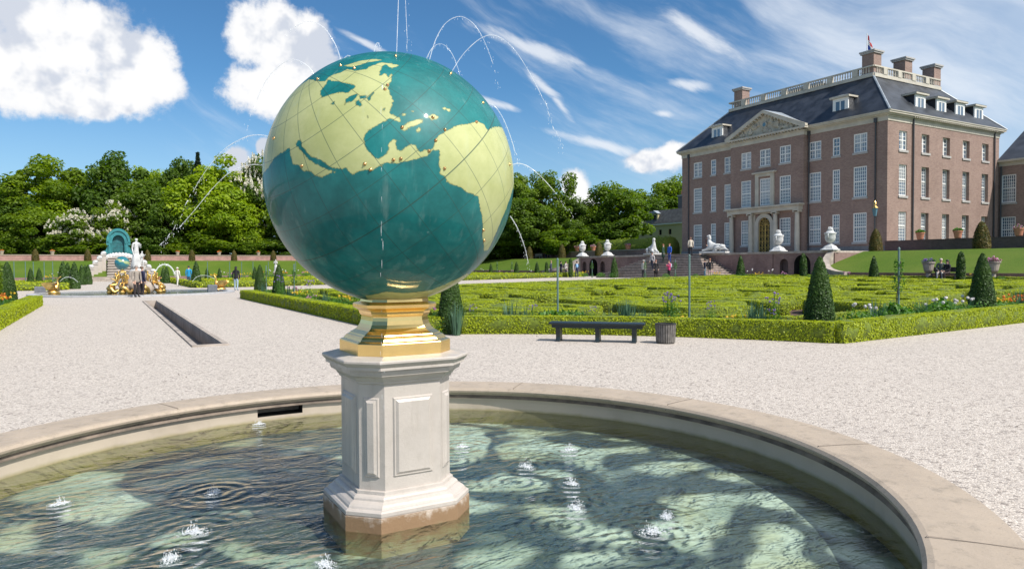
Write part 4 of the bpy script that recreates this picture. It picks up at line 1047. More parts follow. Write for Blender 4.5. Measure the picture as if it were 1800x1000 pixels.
# broderie: every scroll is a hedge of its own
SCROLL_G = 'box scrolls of the parterre'
def scrolls():
    cell = 5.0; k = 0
    for i in range(9):
        for j in range(8):
            cb, ca = 11.2 + cell * i * 0.92, 13.6 + cell * j * 0.90
            if i % 2: ca -= cell * 0.45
            if not inpart(cb, ca, 3.6): continue
            if ca > 37.6 or cb > 42.6: continue
            Y = (W(cb, ca, 0)).y
            u = 900 + F_PX * W(cb, ca).x / Y
            if u > 1960 or Y < 9: continue
            leaf = max(0.042, 1.45 * Y / 703); dens = min(1300, 0.95 / (leaf * leaf * 0.31))
            rot = HR.random() * 2 * pi; hand = HR.choice([-1, 1]); R = cell * 0.46; hgt = 0.42 + 0.05 * HR.random()
            def pol(t, r):
                c_, s_ = cos(t), sin(t); q = (abs(c_) ** 6 + abs(s_) ** 6) ** (1 / 6.0) ** 1.0
                rr = r / max(0.86, q) ; return (cb + rr * c_, ca + rr * s_)
            kind = HR.choice(['spiral', 'spiral', 'cee', 'leaf'])
            lab = {'spiral': 'low box hedge clipped into a spiral scroll inside the maze-like parterre', 'cee': 'low box hedge clipped into an open C scroll inside the maze-like parterre', 'leaf': 'low box hedge clipped into a leaf shape inside the maze-like parterre'}[kind]
            g = SCROLL_G + ', ' + {'spiral': 'spirals', 'cee': 'C shapes', 'leaf': 'leaf shapes'}[kind]
            if kind == 'spiral':
                T = np.linspace(0, 2 * pi * 1.45, 60)
                pts = [pol(rot + hand * t, R - 0.40 - (R - 0.85) * t / T[-1]) for t in T]
                hedge('box_scroll', lab, g, pts, 0.72, hgt, leaf, dens, 0.3, 'hedge', wob=0.02)
            elif kind == 'cee':
                T = np.linspace(0.25, 2 * pi - 0.55, 50); pts = [pol(rot + t, R - 0.42) for t in T]
                hedge('box_scroll', lab, g, pts, 0.85, hgt, leaf, dens, 0.3, 'hedge', wob=0.02)
                T = np.linspace(0.2, 2 * pi - 1.2, 30); pts = [pol(rot + pi + t, R * 0.36) for t in T]
                hedge('box_scroll', lab, g, pts, 0.85, hgt, leaf, dens, 0.25, 'hedge', wob=0.02)
            else:
                for q, (wd, of) in enumerate(((0.80, -1.5), (0.90, 0.0), (0.80, 1.5))):
                    T = np.linspace(-1, 1, 14)
                    pts = [(cb + cos(rot) * t * R * 0.92 - sin(rot) * (of + hand * 0.35 * cos(t * 2)), ca + sin(rot) * t * R * 0.92 + cos(rot) * (of + hand * 0.35 * cos(t * 2))) for t in T]
                    hedge('box_scroll', lab, g, pts, wd, hgt, leaf, dens, 0.3, 'hedge', wob=0.02)
            k += 1
scrolls()
# left parterre and the quarters beyond the main axis: hedge rows
for k in range(6):
    for seg in range(3):
        a_0 = 36.0 - seg * 6.2; b_ = -6.0 - k * 1.25
        pts = [(b_ + 0.35 * sin(a * 1.1 + k), a) for a in np.linspace(a_0, a_0 - 5.4, 14)]
        hedge('box_scroll', 'low wavy box hedge in the parterre at far left', 'wavy box hedges at far left', pts, 0.62, 0.36, 0.11, 140)
b2 = 6.4
FAR = [('box hedge edging the far quarter right of the gilded fountain', [(b2, 63.5), (b2, 96)]), ('box hedge along the near side of the far right quarter', [(b2, 63.2), (45.5, 63.2)]),
       ('box hedge edging the far quarter left of the gilded fountain', [(-2.9, 64), (-2.9, 96)]), ('box hedge along the near side of the far left quarter', [(-2.9, 63.6), (-26, 63.6)])]
for lab, pts in FAR: hedge('box_hedge', lab, None, pts, 0.5, 0.5, 0.17, 50, 0.6)
for k in range(9):
    a_ = 65.5 + k * 3.0
    for sgn, (s0, s1) in enumerate(((8.5, 44), (-26, -5))):
        pts = [(b, a_ + 0.5 * sin(b * 0.7 + k)) for b in np.linspace(s0, s1, 40)]
        hedge('box_scroll', ('low wavy box hedge in the far quarter right of the gilded fountain', 'low wavy box hedge in the far quarter left of the gilded fountain')[sgn], 'wavy box hedges in the far quarters', pts, 1.2, 0.38, 0.22, 26, 0.8)
bedgrid('planting_bed', b2 + 0.2, 45.3, 63.4, 96, 'soil', st=3)
bedgrid('planting_bed', -26, -3.1, 63.8, 96, 'soil', st=3)

# ------------------------------------------------------------------ topiary cones
def cone_mesh(name, n, leaf, mats, prof):
    """prof: list of (radius, z) for a plant 1 m tall"""
    mb = MB(); mb.lathe([(r * 0.93, z) for r, z in prof], 14)
    zs = np.array([p[1] for p in prof]); rs = np.array([p[0] for p in prof])
    zt = []
    while len(zt) < n:
        z = HR.random(); r = np.interp(z, zs, rs)
        if HR.random() < r / rs.max() + 0.08: zt.append(z)
    zt = np.array(zt); r = np.interp(zt, zs, rs) * (1 + np.abs(HR.normal(0, 0.05, n))); t = HR.random(n) * 2 * pi
    P = np.stack([r * np.cos(t), r * np.sin(t), zt + 0.0], -1); Nn = np.stack([np.cos(t), np.sin(t), np.full(n, 0.35)], -1) + HR.normal(0, 0.5, (n, 3))
    return merge_body(leafV(P, Nn, leaf, R=HR), HR.random(n), mb, mats, name)
CONE_P = [(0.168, 0.0), (0.178, 0.10), (0.170, 0.25), (0.150, 0.42), (0.122, 0.60), (0.088, 0.78), (0.050, 0.92), (0.022, 0.985), (0.004, 1.01)]
COL_P = [(0.07, 0.0), (0.105, 0.12), (0.115, 0.45), (0.10, 0.75), (0.06, 0.93), (0.01, 1.0)]
FAT_P = [(0.245, 0.0), (0.255, 0.12), (0.245, 0.35), (0.205, 0.60), (0.140, 0.82), (0.07, 0.95), (0.01, 1.0)]
CM = {'near': cone_mesh('topiary_cone', 9000, 0.024, ['yew_core', 'yew_leaf'], CONE_P), 'far': cone_mesh('topiary_cone', 1600, 0.06, ['yew_core', 'yew_leaf'], CONE_P),
      'col': cone_mesh('topiary_column', 1500, 0.06, ['yew_core', 'yew_leaf'], COL_P), 'bronze': cone_mesh('topiary_cone', 2500, 0.045, ['yew_core', 'bronze_leaf'], FAT_P)}
def cone(kind, b, a, h, label, group=None, z=None, name='topiary_cone', cat='topiary'):
    o = put(name, CM[kind], None, W(b, a, gz(b) if z is None else z), HR.random() * 6.28, (h, h, h))
    return tag(o, label, cat, group)
cone('near', bof(1441, 10.35), 10.35, 1.80, 'tall dark green yew cone at the corner of the front hedge')
cone('near', bof(1727, 10.2), 10.2, 1.82, 'dark green yew cone behind the white globe flowers at right')
cone('near', 7.35, aof(792, 7.35), 1.72, 'yew cone just right of the gilded foot of the globe')
cone('near', 7.4, aof(457, 7.4), 1.80, 'left of two slim yew cones right of the path')
cone('near', 7.4, aof(490, 7.4), 1.80, 'right of two slim yew cones right of the path, by the white statue')
cone('near', -3.75, 35.2, 1.85, 'left of two yew cones beside the hedge at far left')
cone('near', -3.75, 37.6, 1.95, 'right of two yew cones beside the hedge at far left')
for u, b_, h, k_, lab in [(863, 44, 1.55, 'far', 'small yew cone just right of the globe at the foot of the lawn'), (908, 42.8, 1.75, 'far', 'second yew cone right of the globe before the lawn bank'), (944, 43.5, 1.7, 'far', 'yew cone left of the strolling visitors'),
                  (961, 44.2, 1.7, 'col', 'thin yew column beside the man in grey'), (1003, 43.2, 2.05, 'col', 'stout yew column between the visitors by the terrace'), (1080, 44.2, 2.05, 'far', 'yew cone at the left foot of the stairs'),
                  (1302, 44.3, 1.95, 'far', 'yew cone at the right foot of the stairs'), (1412, 44.3, 2.05, 'col', 'yew column standing before the middle arch'), (1536, 44.4, 1.75, 'far', 'yew cone at the foot of the right lawn'), (1689, 44.2, 1.95, 'col', 'thin yew column right of the seated couple')]:
    cone(k_, b_, aof(u, b_), h, lab)
for u, h, lab in [(883, 1.85, 'first bronze yew cone on the upper walk left of the stairs'), (931, 1.88, 'second bronze yew cone on the upper walk, by the white benches'), (988, 1.95, 'third bronze yew cone on the upper walk'), (1053, 1.95, 'bronze yew cone between the two white urns')]:
    cone('bronze', 53.6, aof(u, 53.6), h, lab, None, TOP_Z - 0.03)
cone('bronze', 53.7, aof(1539, 53.7), 1.88, 'rusty yew cone beside the lamp at the palace corner', None, TOP_Z - 0.05)
cone('bronze', 53.5, aof(1725, 53.5), 2.02, 'rounded yew cone with a long shadow on the right lawn', None, TOP_Z - 0.05)
for u in (63, 155, 260, 338, 412, 481):
    cone('bronze', bof(u, 113.2), 113.2, 1.7, 'small dark yew cone on the far lawn before the pinkish wall', 'yew cones along the far wall', TOP_Z - 0.1)
for u, a_, h, lab in [(111, 66, 2.2, 'yew cone behind the left golden swan'), (119, 67.5, 2.1, 'yew cone hugging the one behind the left swan'), (131, 66.5, 2.15, 'yew cone right of the left swan'), (54, 82, 1.7, 'tiny yew cone far left'), (69, 84, 1.7, 'second tiny yew cone far left'), (144, 82, 2.0, 'yew cone left of the cascade'), (150, 88, 2.0, 'yew cone close by the cascade'), (155, 84, 2.0, 'yew cone nearest the cascade'),
                     (287, 88, 1.7, 'yew cone under the water arch'), (345, 66, 2.2, 'large yew cone behind the man in blue'), (364, 90, 1.6, 'small yew cone at the foot of the far bank'), (386, 90, 1.6, 'small yew cone left of the person in black'), (448, 78, 1.7, 'small yew cone right of the person in black'), (293, 84, 1.8, 'yew cone just right of the water arch')]:
    cone('far', bof(u, a_), a_, h, lab)

# ------------------------------------------------------------------ terrace and stairs
def terrace():
    o = thing('terrace', 'brown brick terrace wall with arched niches below the palace', 'terrace wall', W(T_B, 51.5, 0), ROT)
    H = 2.75; y0, y1 = T_A0 - 51.5, T_A1 - 51.5
    # front wall with arches; arches: centre y, half width, spring height, recess
    arches = []
    for sgn in (1, -1):
        for (y, hw, zs, base) in ((12.3, 0.42, 1.75, 0.95), (14.05, 0.78, 1.70, 0.3), (15.8, 0.42, 1.75, 0.95)):
            arches.append((sgn * y, hw, zs, base))
    arches.sort()
    mb = MB(); cur = y0
    def strip(ya, yb, za, zb):
        if yb - ya > 1e-4 and zb - za > 1e-4: mb.add([(0, ya, za), (0, yb, za), (0, yb, zb), (0, ya, zb)], [(0, 1, 2, 3)])
    nb = MB()
    for (y, hw, zs, base) in arches:
        strip(cur, y - hw, 0.2, H - 0.16); cur = y + hw
        strip(y - hw, y + hw, 0.2, base)
        n = 12; arc_ = [(y + hw * cos(pi * k / n), zs + hw * sin(pi * k / n)) for k in range(n + 1)]
        for k in range(n):
            (p, q), (r, s_) = arc_[k], arc_[k + 1]; mb.add([(0, p, q), (0, r, s_), (0, r, H - 0.16), (0, p, H - 0.16)], [(0, 1, 2, 3)])
        out = [(y - hw, base), (y + hw, base)] + arc_
        d = 1.2 if hw > 0.5 else 0.35
        m_ = len(out)
        nb2 = MB(); nb2.add([(0, p, q) for p, q in out] + [(d, p, q) for p, q in out], [(k, (k + 1) % m_, m_ + (k + 1) % m_, m_ + k) for k in range(m_)] + [tuple(range(m_, 2 * m_))])
        nb2.build('arch_door' if hw > 0.5 else 'niche', 'dark' if hw > 0.5 else 'brick_dark', o)
    strip(cur, y1, 0.2, H - 0.16)
    mb.add([(0, y0, 0.2), (14.5, y0, 0.2), (14.5, y0, H - 0.16), (0, y0, H - 0.16)], [(0, 1, 2, 3)])
    mb.add([(0, y1, 0.2), (14.5, y1, 0.2), (14.5, y1, H - 0.16), (0, y1, H - 0.16)], [(0, 1, 2, 3)])
    mb.build('brickwork', 'brick_wall', o)
    for ya, yb in ((y0 - 0.06, -2.95), (2.95, y1 + 0.06)): MB().box(-0.07, 0.55, ya, yb, H - 0.158, H + 0.02).build('coping', 'old_stone', o)
    MB().box(0.56, 14.4, y0 + 0.01, y1 - 0.01, H - 0.16, H - 0.01).build('terrace_floor', 'steps', o)
    # flank walls that sweep outwards and down beside the lawn banks
    for sg, yb in ((-1, y0), (1, y1)):
        mb = MB(); rings = []
        for k in range(15):
            t = k / 14; x = -2.75 * sin(t * pi / 2) ** 1.2; y = yb + sg * (0.05 + 3.1 * (1 - cos(t * pi / 2)))
            z = 1.14 + (H + 0.03 - 1.14) * (1 - t) ** 1.7
            dx, dy = -cos(t * pi / 2), sg * sin(t * pi / 2); nx, ny = -dy * sg, dx * sg
            rings.append([(x - nx * 0.0, y - ny * 0.0, 0.2), (x - nx * 0.0, y - ny * 0.0, z), (x + nx * 0.5, y + ny * 0.5, z), (x + nx * 0.5, y + ny * 0.5, 0.2)])
        mb.rings(rings); mb.build('flank_wall', 'old_stone', o)
    # pilasters either side of the arches
    for sgn in (1, -1):
        for y in (10.9, 16.75): MB().box(-0.09, -0.002, sgn * y - 0.3, sgn * y + 0.3, 0.2, H - 0.16).build('pilaster', 'brick_wall', o)
    return o
terrace()
def stairs():
    o = thing('garden_stairs', 'broad stone garden stairs spreading out before the palace', 'stairs', W(T_B, 51.5, 0), ROT)
    n = 15; z0 = 0.44; dz = (2.75 - z0) / n
    for k in range(n):
        t = (n - 1 - k) / (n - 1); w = 3.0 + 4.9 * (1 - (1 - t)) ** 1.0; d = 0.35 + 3.9 * t
        MB().box(-d, -0.003 - 0.0005 * k, -w, w, (z0 - 0.3 if k == 0 else z0 + dz * k - 0.012), z0 + dz * (k + 1) - 0.06).build('riser', 'riser_shade', o)
        MB().box(-d - 0.035, -0.004 - 0.0005 * k, -w - 0.035, w + 0.035, z0 + dz * (k + 1) - 0.058, z0 + dz * (k + 1)).build('tread', 'steps', o)
stairs()

# ------------------------------------------------------------------ palace
PZ = 2.75
def wall_open(mb, f, s0, s1, z0, z1, ops, depth=0.2, back=True):
    """wall with rectangular openings; f(s, z, d) -> point, d measured inwards"""
    S_ = sorted(set([s0, s1] + [q for o in ops for q in o[:2]])); Z_ = sorted(set([z0, z1] + [q for o in ops for q in o[2:4]]))
    for i in range(len(S_) - 1):
        for j in range(len(Z_) - 1):
            cs, cz = (S_[i] + S_[i + 1]) / 2, (Z_[j] + Z_[j + 1]) / 2
            if any(o[0] < cs < o[1] and o[2] < cz < o[3] for o in ops): continue
            mb.add([f(S_[i], Z_[j], 0), f(S_[i + 1], Z_[j], 0), f(S_[i + 1], Z_[j + 1], 0), f(S_[i], Z_[j + 1], 0)], [(0, 1, 2, 3)])
    for (a, b, c, d) in ops:
        q = [(a, c), (b, c), (b, d), (a, d)]
        mb.add([f(s, z, 0) for s, z in q] + [f(s, z, depth) for s, z in q], [(i, (i + 1) % 4, 4 + (i + 1) % 4, 4 + i) for i in range(4)])
WINM = {}
def window_meshes(w, h, nx, nz, split=0.5, rail=True, mullion=False):
    key = (w, h, nx, nz, mullion)
    if key in WINM: return WINM[key]
    fb = MB(); fw = 0.10; d0, d1 = -0.015, 0.09; hw = w / 2
    fb.box(d0, d1, -hw, -hw + fw, 0, h); fb.box(d0, d1, hw - fw, hw, 0, h); fb.box(d0, d1, -hw + fw, hw - fw, 0, fw); fb.box(d0, d1, -hw + fw, hw - fw, h - fw, h)
    if rail: fb.box(d0 + 0.012, d1 - 0.01, -hw + fw, hw - fw, h * split - 0.04, h * split + 0.04)
    if mullion: fb.box(d0 + 0.01, d1 - 0.012, -0.06, 0.06, fw, h - fw)
    t = 0.021
    for i in range(1, nx):
        y = -hw + fw + (w - 2 * fw) * i / nx; fb.box(0.022, 0.055, y - t, y + t, fw, h - fw)
    for j in range(1, nz):
        z = fw + (h - 2 * fw) * j / nz; fb.box(0.024, 0.053, -hw + fw, hw - fw, z - t, z + t)
    pb = MB(); pb.box(0.056, 0.075, -hw + fw - 0.01, hw - fw + 0.01, fw - 0.01, h - fw + 0.01)
    sb = MB(); sb.box(-0.09, 0.04, -hw - 0.10, hw + 0.10, -0.20, -0.002)
    WINM[key] = (fb.mesh('window', 'white_paint'), pb.mesh('pane', 'pane'), sb.mesh('sill', 'sill_stone')); return WINM[key]
def add_window(parent, x, y, z, rz, w, h, nx, nz, rail=True, mullion=False, sill=True, inset=0.04):
    f, p, s = window_meshes(w, h, nx, nz, 0.52, rail, mullion)
    d = Vector((cos(rz), sin(rz), 0)) * inset
    o = put('window', f, parent, (x + d.x, y + d.y, z), rz)
    put('pane', p, o)
    if sill: put('sill', s, o, (-inset, 0, 0))
    return o
def arch_opening_poly(y, hw, z0, zs, n=14):
    return [(y - hw, z0), (y + hw, z0)] + [(y + hw * cos(pi * k / n), zs + hw * sin(pi * k / n)) for k in range(n + 1)]
def palace():
    o = thing('palace', 'large brown brick palace with slate roof and pediment', 'palace', W(61.43, 51.4, PZ), ROT)
    HW, DP = 13.1, 19.4; ZC = 11.95
    rows = [(1.03, 2.73), (5.23, 2.86), (9.42, 1.75)]
    AV = 4.75; pr = 0.65
    # --- garden front
    front = [(10.45, 1.35), (7.95, 0.78), (5.60, 1.35), (-5.60, 1.35), (-7.95, 0.78), (-10.45, 1.35)]
    mid = [(2.55, 1.35), (0.0, 1.35), (-2.55, 1.35)]
    def ops(lst, rws): return [(y - w / 2, y + w / 2, z, z + h) for y, w in lst for z, h in rws]
    mb = MB()
    for s0, s1, lst in ((AV, HW, front[:3]), (-HW, -AV, front[3:])):
        mb = MB(); wall_open(mb, lambda s, z, d: (d, s, z), s0, s1, 0, ZC, ops(lst, rows), 0.16); mb.build('front_wall', 'brick', o)
    mb = MB()
    door_op = [(-0.85, 0.85, 0.15, 4.3)]
    wall_open(mb, lambda s, z, d: (d - pr, s, z), -AV, AV, 0, ZC, ops([mid[0], mid[2]], rows) + ops([mid[1]], rows[1:]) + door_op, 0.16)
    for s in (-AV, AV): mb.add([(-pr, s, 0), (0, s, 0), (0, s, ZC), (-pr, s, ZC)], [(0, 1, 2, 3)])
    mb.build('centre_bay', 'brick', o)
    # --- end front (sunlit), deep reveals
    ex = [(2.40, 1.25), (6.0, 1.25), (9.55, 1.25), (13.1, 1.25), (16.7, 1.25)]
    eops = [(x - w / 2, x + w / 2, z, z + h) for x, w in ex for z, h in rows]
    mb = MB(); wall_open(mb, lambda s, z, d: (s, -HW + d, z), 0, DP, 0, ZC, eops, 0.42)
    mb.build('end_wall', 'brick', o)
    mb = MB()
    mb.add([(0, HW, 0), (DP, HW, 0), (DP, HW, ZC), (0, HW, ZC)], [(0, 1, 2, 3)]); mb.add([(DP, -HW, 0), (DP, HW, 0), (DP, HW, ZC), (DP, -HW, ZC)], [(0, 1, 2, 3)])
    mb.build('rear_wall', 'brick', o)
    MB().box(0.6, DP - 0.6, -HW + 0.6, HW - 0.6, 0.02, ZC - 0.02).build('dark_interior', 'dark', o)
    # plinth course
    pb = MB(); pb.box(-0.06, -0.002, AV, HW + 0.06, 0, 0.62); pb.build('plinth_course', mk('plinth_stone', (0.21, 0.205, 0.205), 0.8, var=0.2), o)
    pb = MB(); pb.box(-0.06, -0.002, -HW - 0.06, -AV, 0, 0.62); pb.build('plinth_course', bpy.data.materials['plinth_stone'], o)
    # --- windows
    for y, w in front:
        for z, h in rows:
            small = h < 2
            add_window(o, 0, y, z, 0, w, h, (6 if w > 1 else 3) if not small else (6 if w > 1 else 2), 8 if not small else 4, True, small and w > 1)
    for y, w in mid:
        for ri, (z, h) in enumerate(rows):
            if ri == 0 and y == 0: continue
            add_window(o, -pr, y, z, 0, w, h, 6, 8 if ri < 2 else 4, True, ri == 2, not (ri == 1 and y == 0))
    for x, w in ex:
        for z, h in rows:
            deep = 0.30 if x > 3 else 0.10
            add_window(o, x, -HW, z, pi / 2, w, h, 4 if h > 2 else 3, 9 if h > 2 else 4, True, h < 2, True, deep)
    # --- cornice
    def cornice(prof, name, mat, y0, y1, x_at, wrap=True): pass
    cb = MB()
    def run(off0, off1, z0, z1):
        cb.box(-off1, DP + off1, -HW - off1, HW + off1, z0, z1)
    run(0, 0.05, ZC, ZC + 0.38); run(0, 0.12, ZC + 0.382, ZC + 0.50); run(0, 0.30, ZC + 0.502, ZC + 0.62); run(0, 0.46, ZC + 0.622, ZC + 0.78); run(0, 0.52, ZC + 0.782, ZC + 0.86)
    cb.build('cornice', 'cream', o)
    cb = MB()
    cb.box(-pr - 0.05, -0.056, -AV - 0.05, AV + 0.05, ZC + 0.001, ZC + 0.379); cb.box(-pr - 0.14, -0.125, -AV - 0.14, AV + 0.14, ZC + 0.381, ZC + 0.501); cb.box(-pr - 0.45, -0.305, -AV - 0.45, AV + 0.45, ZC + 0.621, ZC + 0.80)
    cb.build('bay_cornice', 'cream', o)
    for i in range(44):
        x = 3.6 + i * (14.6 / 43); MB().box(x - 0.07, x + 0.07, -HW - 0.42, -HW - 0.125, ZC + 0.505, ZC + 0.615).build('modillion', 'cream', o)
    for i in range(25):
        y = -AV + 0.1 + i * ((2 * AV - 0.2) / 24); MB().box(-pr - 0.40, -pr - 0.142, y - 0.07, y + 0.07, ZC + 0.505, ZC + 0.618).build('modillion', 'cream', o)
    # --- pediment
    zb = ZC + 0.80; ph = 2.25; hw = AV + 0.45; xf = -pr - 0.45
    tp = MB(); tp.prism([(-pr - 0.02, -hw + 0.2, zb), (-pr - 0.02, hw - 0.2, zb), (-pr - 0.02, 0, zb + ph - 0.12)], (0.5, 0, 0)); ped = tp.build('pediment', 'relief', o)
    for sgn in (1, -1):
        rb = MB(); P = [(xf, sgn * (hw + 0.05), zb), (xf, sgn * (hw + 0.05), zb + 0.22), (xf, 0, zb + ph + 0.26), (xf, 0, zb + ph - 0.06), (xf, sgn * (hw - 0.55), zb)]
        rb.prism(P, (0.40, 0, 0)); rb.build('raking_cornice', 'cream', ped)
        for i in range(12):
            t = (i + 0.6) / 12.4; y = sgn * (hw - 0.4) * (1 - t); z = zb + 0.02 + (ph - 0.1) * t
            MB().box(xf + 0.06, -pr - 0.03, y - 0.07, y + 0.07, z - 0.16, z - 0.03).build('modillion', 'cream', ped)
    # carved figures in the tympanum
    rr = random.Random(4)
    for i in range(26):
        y = rr.uniform(-3.6, 3.6); top = (1 - abs(y) / (hw)) * ph - 0.55
        if top < 0.2: continue
        z = zb + 0.18 + rr.random() * max(0.05, top - 0.2); s_ = 0.16 + 0.16 * rr.random()
        eb = MB(); eb.ell((-pr - 0.05, y, z), (0.14, s_ * (0.8 + rr.random()), s_), 8); eb.ell((-pr - 0.1, y + rr.uniform(-.2, .2), z + s_ * 0.8), (0.1, s_ * 0.5, s_ * 0.5), 7); eb.build('carved_figure', 'relief', ped, smooth=True)
    eb = MB(); eb.lathe([(0.30, 0.0), (0.30, 0.1), (0.24, 0.12)], 18); shield = eb.build('shield', 'relief', ped, (-pr - 0.06, 0, zb + 1.0)); shield.rotation_euler = (0, -pi / 2, 0)
    eb = MB(); eb.lathe([(0.22, 0.12), (0.20, 0.135)], 18); s2 = eb.build('shield_face', 'lampglass', ped, (-pr - 0.06, 0, zb + 1.0)); s2.rotation_euler = (0, -pi / 2, 0)
    gb = MB(); gb.add([(xf, hw + 0.05, zb + 0.24), (xf, 0, zb + ph + 0.28), (xf, -hw - 0.05, zb + 0.24), (3.6, 0, zb + ph + 0.28), (0.3, hw, zb + 0.1), (0.3, -hw, zb + 0.1)], [(0, 1, 3, 4), (1, 2, 5, 3)]); gb.build('pediment_roof', 'lead', ped)
    # --- roof
    ze = ZC + 0.862; ov = 0.50; ins = 4.0; zt = ze + 4.6
    rb = MB(); E = [(-ov, -HW - ov, ze), (DP + ov, -HW - ov, ze), (DP + ov, HW + ov, ze), (-ov, HW + ov, ze)]; T = [(ins, -HW + ins, zt), (DP - ins, -HW + ins, zt), (DP - ins, HW - ins, zt), (ins, HW - ins, zt)]
    rb.add(E + T, [(0, 1, 5, 4), (1, 2, 6, 5), (2, 3, 7, 6), (3, 0, 4, 7), (4, 5, 6, 7)]); roof = rb.build('roof', 'slate', o)
    for i in range(4): MB().bar(E[i], T[i], 0.10, 0.10, 6).build('hip_flashing', 'lead', roof)
    # balustrade round the flat
    bx0, bx1, by0, by1 = ins - 0.1, DP - ins + 0.1, -HW + ins - 0.1, HW - ins + 0.1
    bal = thing_part = empty('balustrade', (0, 0, 0), 0); bal.parent = o
    kb = MB()
    for (x0, x1, y0, y1) in ((bx0 - 0.12, bx0 + 0.12, by0, by1), (bx1 - 0.12, bx1 + 0.12, by0, by1), (bx0, bx1, by0 - 0.12, by0 + 0.12), (bx0, bx1, by1 - 0.12, by1 + 0.12)):
        dz = 0.001 if x1 - x0 > 1 else 0.0
        kb.box(x0, x1, y0, y1, zt - 0.12 + dz, zt + 0.22 + dz)
    kb.build('base_course', 'cream', bal)
    kb = MB()
    for (x0, x1, y0, y1) in ((bx0 - 0.10, bx0 + 0.10, by0, by1), (bx1 - 0.1, bx1 + 0.1, by0, by1), (bx0, bx1, by0 - 0.1, by0 + 0.1), (bx0, bx1, by1 - 0.1, by1 + 0.1)):
        dz = 0.001 if x1 - x0 > 1 else 0.0
        kb.box(x0, x1, y0, y1, zt + 0.86 + dz, zt + 1.0 + dz)
    kb.build('handrail', 'cream', bal)
    bm_ = MB(); bm_.lathe([(0.06, 0.22), (0.035, 0.30), (0.075, 0.45), (0.04, 0.68), (0.055, 0.80), (0.06, 0.86)], 8); bme = bm_.mesh('baluster', 'cream', True)
    pm = MB(); pm.box(-0.16, 0.16, -0.3, 0.3, 0.221, 0.859); pme = pm.mesh('pier', 'cream')
    L = by1 - by0; nfr = 0
    for i in range(62):
        y = by0 + 0.5 + i * (L - 1.0) / 61
        if i % 10 == 5: put('pier', pme, bal, (bx0, y, zt)); continue
        if i % 10 in (4, 6): continue
        put('baluster', bme, bal, (bx0, y, zt))
    L = bx1 - bx0
    for i in range(36):
        x = bx0 + 0.5 + i * (L - 1.0) / 35
        if i % 8 == 4: put('pier', pme, bal, (x, by0, zt), pi / 2); continue
        put('baluster', bme, bal, (x, by0, zt))
    # roof lantern behind the balustrade
    MB().box(6.5, 12, -1.6, 3.4, zt, zt + 1.15).build('roof_house', 'cream', roof); MB().box(6.2, 12.3, -1.9, 3.7, zt + 1.151, zt + 1.4).build('roof_house_cap', 'lead', roof)
    # --- chimneys
    for (x, y) in ((4.55, -HW + 4.55), (9.7, -HW + 4.5), (14.9, -HW + 4.5), (4.6, HW - 5.2), (14.9, HW - 4.6)):
        c = MB(); c.box(x - 0.62, x + 0.62, y - 0.62, y + 0.62, zt - 0.3, zt + 2.35); ch = c.build('chimney', 'brick', o)
        MB().box(x - 0.66, x + 0.66, y - 0.66, y + 0.66, zt - 0.35, zt + 0.30).build('lead_collar', 'lead', ch)
        MB().box(x - 0.82, x + 0.82, y - 0.82, y + 0.82, zt + 2.351, zt + 2.50).build('chimney_cap', 'sill_stone', ch)
        MB().box(x - 0.74, x + 0.74, y - 0.74, y + 0.74, zt + 2.20, zt + 2.349).build('chimney_cap', 'sill_stone', ch)
    # flag behind the near chimney
    fb = MB(); fx, fy = 5.9, -7.15; fb.bar((fx, fy, zt), (fx, fy, zt + 4.95), 0.05, 0.03, 8); fp = fb.build('flagpole', 'white_paint', o)
    for k, mt in enumerate(('red', 'white_paint', 'blue')):
        cbm = MB(); z1 = zt + 4.8
        pts = []
        for i in range(9):
            s_ = i / 8
            for e in (k / 3, (k + 1) / 3):
                pts.append((fx + 0.1 + 0.20 * s_ + 0.05 * sin(5 * s_ + 1), fy - 0.9 * s_ * (0.3 + 0.55 * e) - 0.06 * sin(7 * s_), z1 - 1.5 * e - s_ * 0.95))
        cbm.add(pts, [(2 * i, 2 * i + 1, 2 * i + 3, 2 * i + 2) for i in range(8)]); cbm.build('flag_stripe', mt, fp)
    # --- dormers
    def dormer(x, y, rz):
        W_ = 0.72; H_ = 1.55
        d = MB()
        # flared front frame, cheeks and hood; local -x is outward
        fr = [(-W_ - 0.26, 0.0), (-W_ - 0.16, 0.30), (-W_ - 0.10, 0.7), (-W_ - 0.10, H_ + 0.12), (W_ + 0.10, H_ + 0.12), (W_ + 0.10, 0.7), (W_ + 0.16, 0.30), (W_ + 0.26, 0.0)]
        d.prism([(0.0, y_, z_) for y_, z_ in fr], (0.14, 0, 0))
        dd = d.build('dormer', 'white_paint', o, (x, y, 0), rz)
        k = MB(); k.prism([(0.141, W_ + 0.02, -0.1), (0.141, W_ + 0.02, H_ + 0.1), (2.1, W_ + 0.02, H_ + 0.1)], (0, 0.08, 0)); k.prism([(0.141, -W_ - 0.10, -0.1), (0.141, -W_ - 0.10, H_ + 0.1), (2.1, -W_ - 0.10, H_ + 0.1)], (0, 0.08, 0)); k.build('cheek', 'slate', dd)
        k = MB(); k.box(-0.22, 2.2, -W_ - 0.34, W_ + 0.34, H_ + 0.121, H_ + 0.30); k.build('hood', 'cream', dd)
        k = MB(); k.add([(-0.24, -W_ - 0.36, H_ + 0.302), (-0.24, W_ + 0.36, H_ + 0.302), (2.3, W_ + 0.36, H_ + 0.302), (2.3, -W_ - 0.36, H_ + 0.302), (0.3, 0, H_ + 0.48), (2.3, 0, H_ + 0.48)], [(0, 1, 4), (1, 2, 5, 4), (3, 0, 4, 5)]); k.build('hood_lead', 'lead', dd)
        f, p, s = window_meshes(1.16, 1.32, 4, 5, 0.5, False, True)
        wv = MB(); w_ = 0.58
        q = put('window', f, dd, (-0.012, 0, 0.14)); q2 = put('pane', p, dd, (-0.062, 0, 0.14))
        return dd
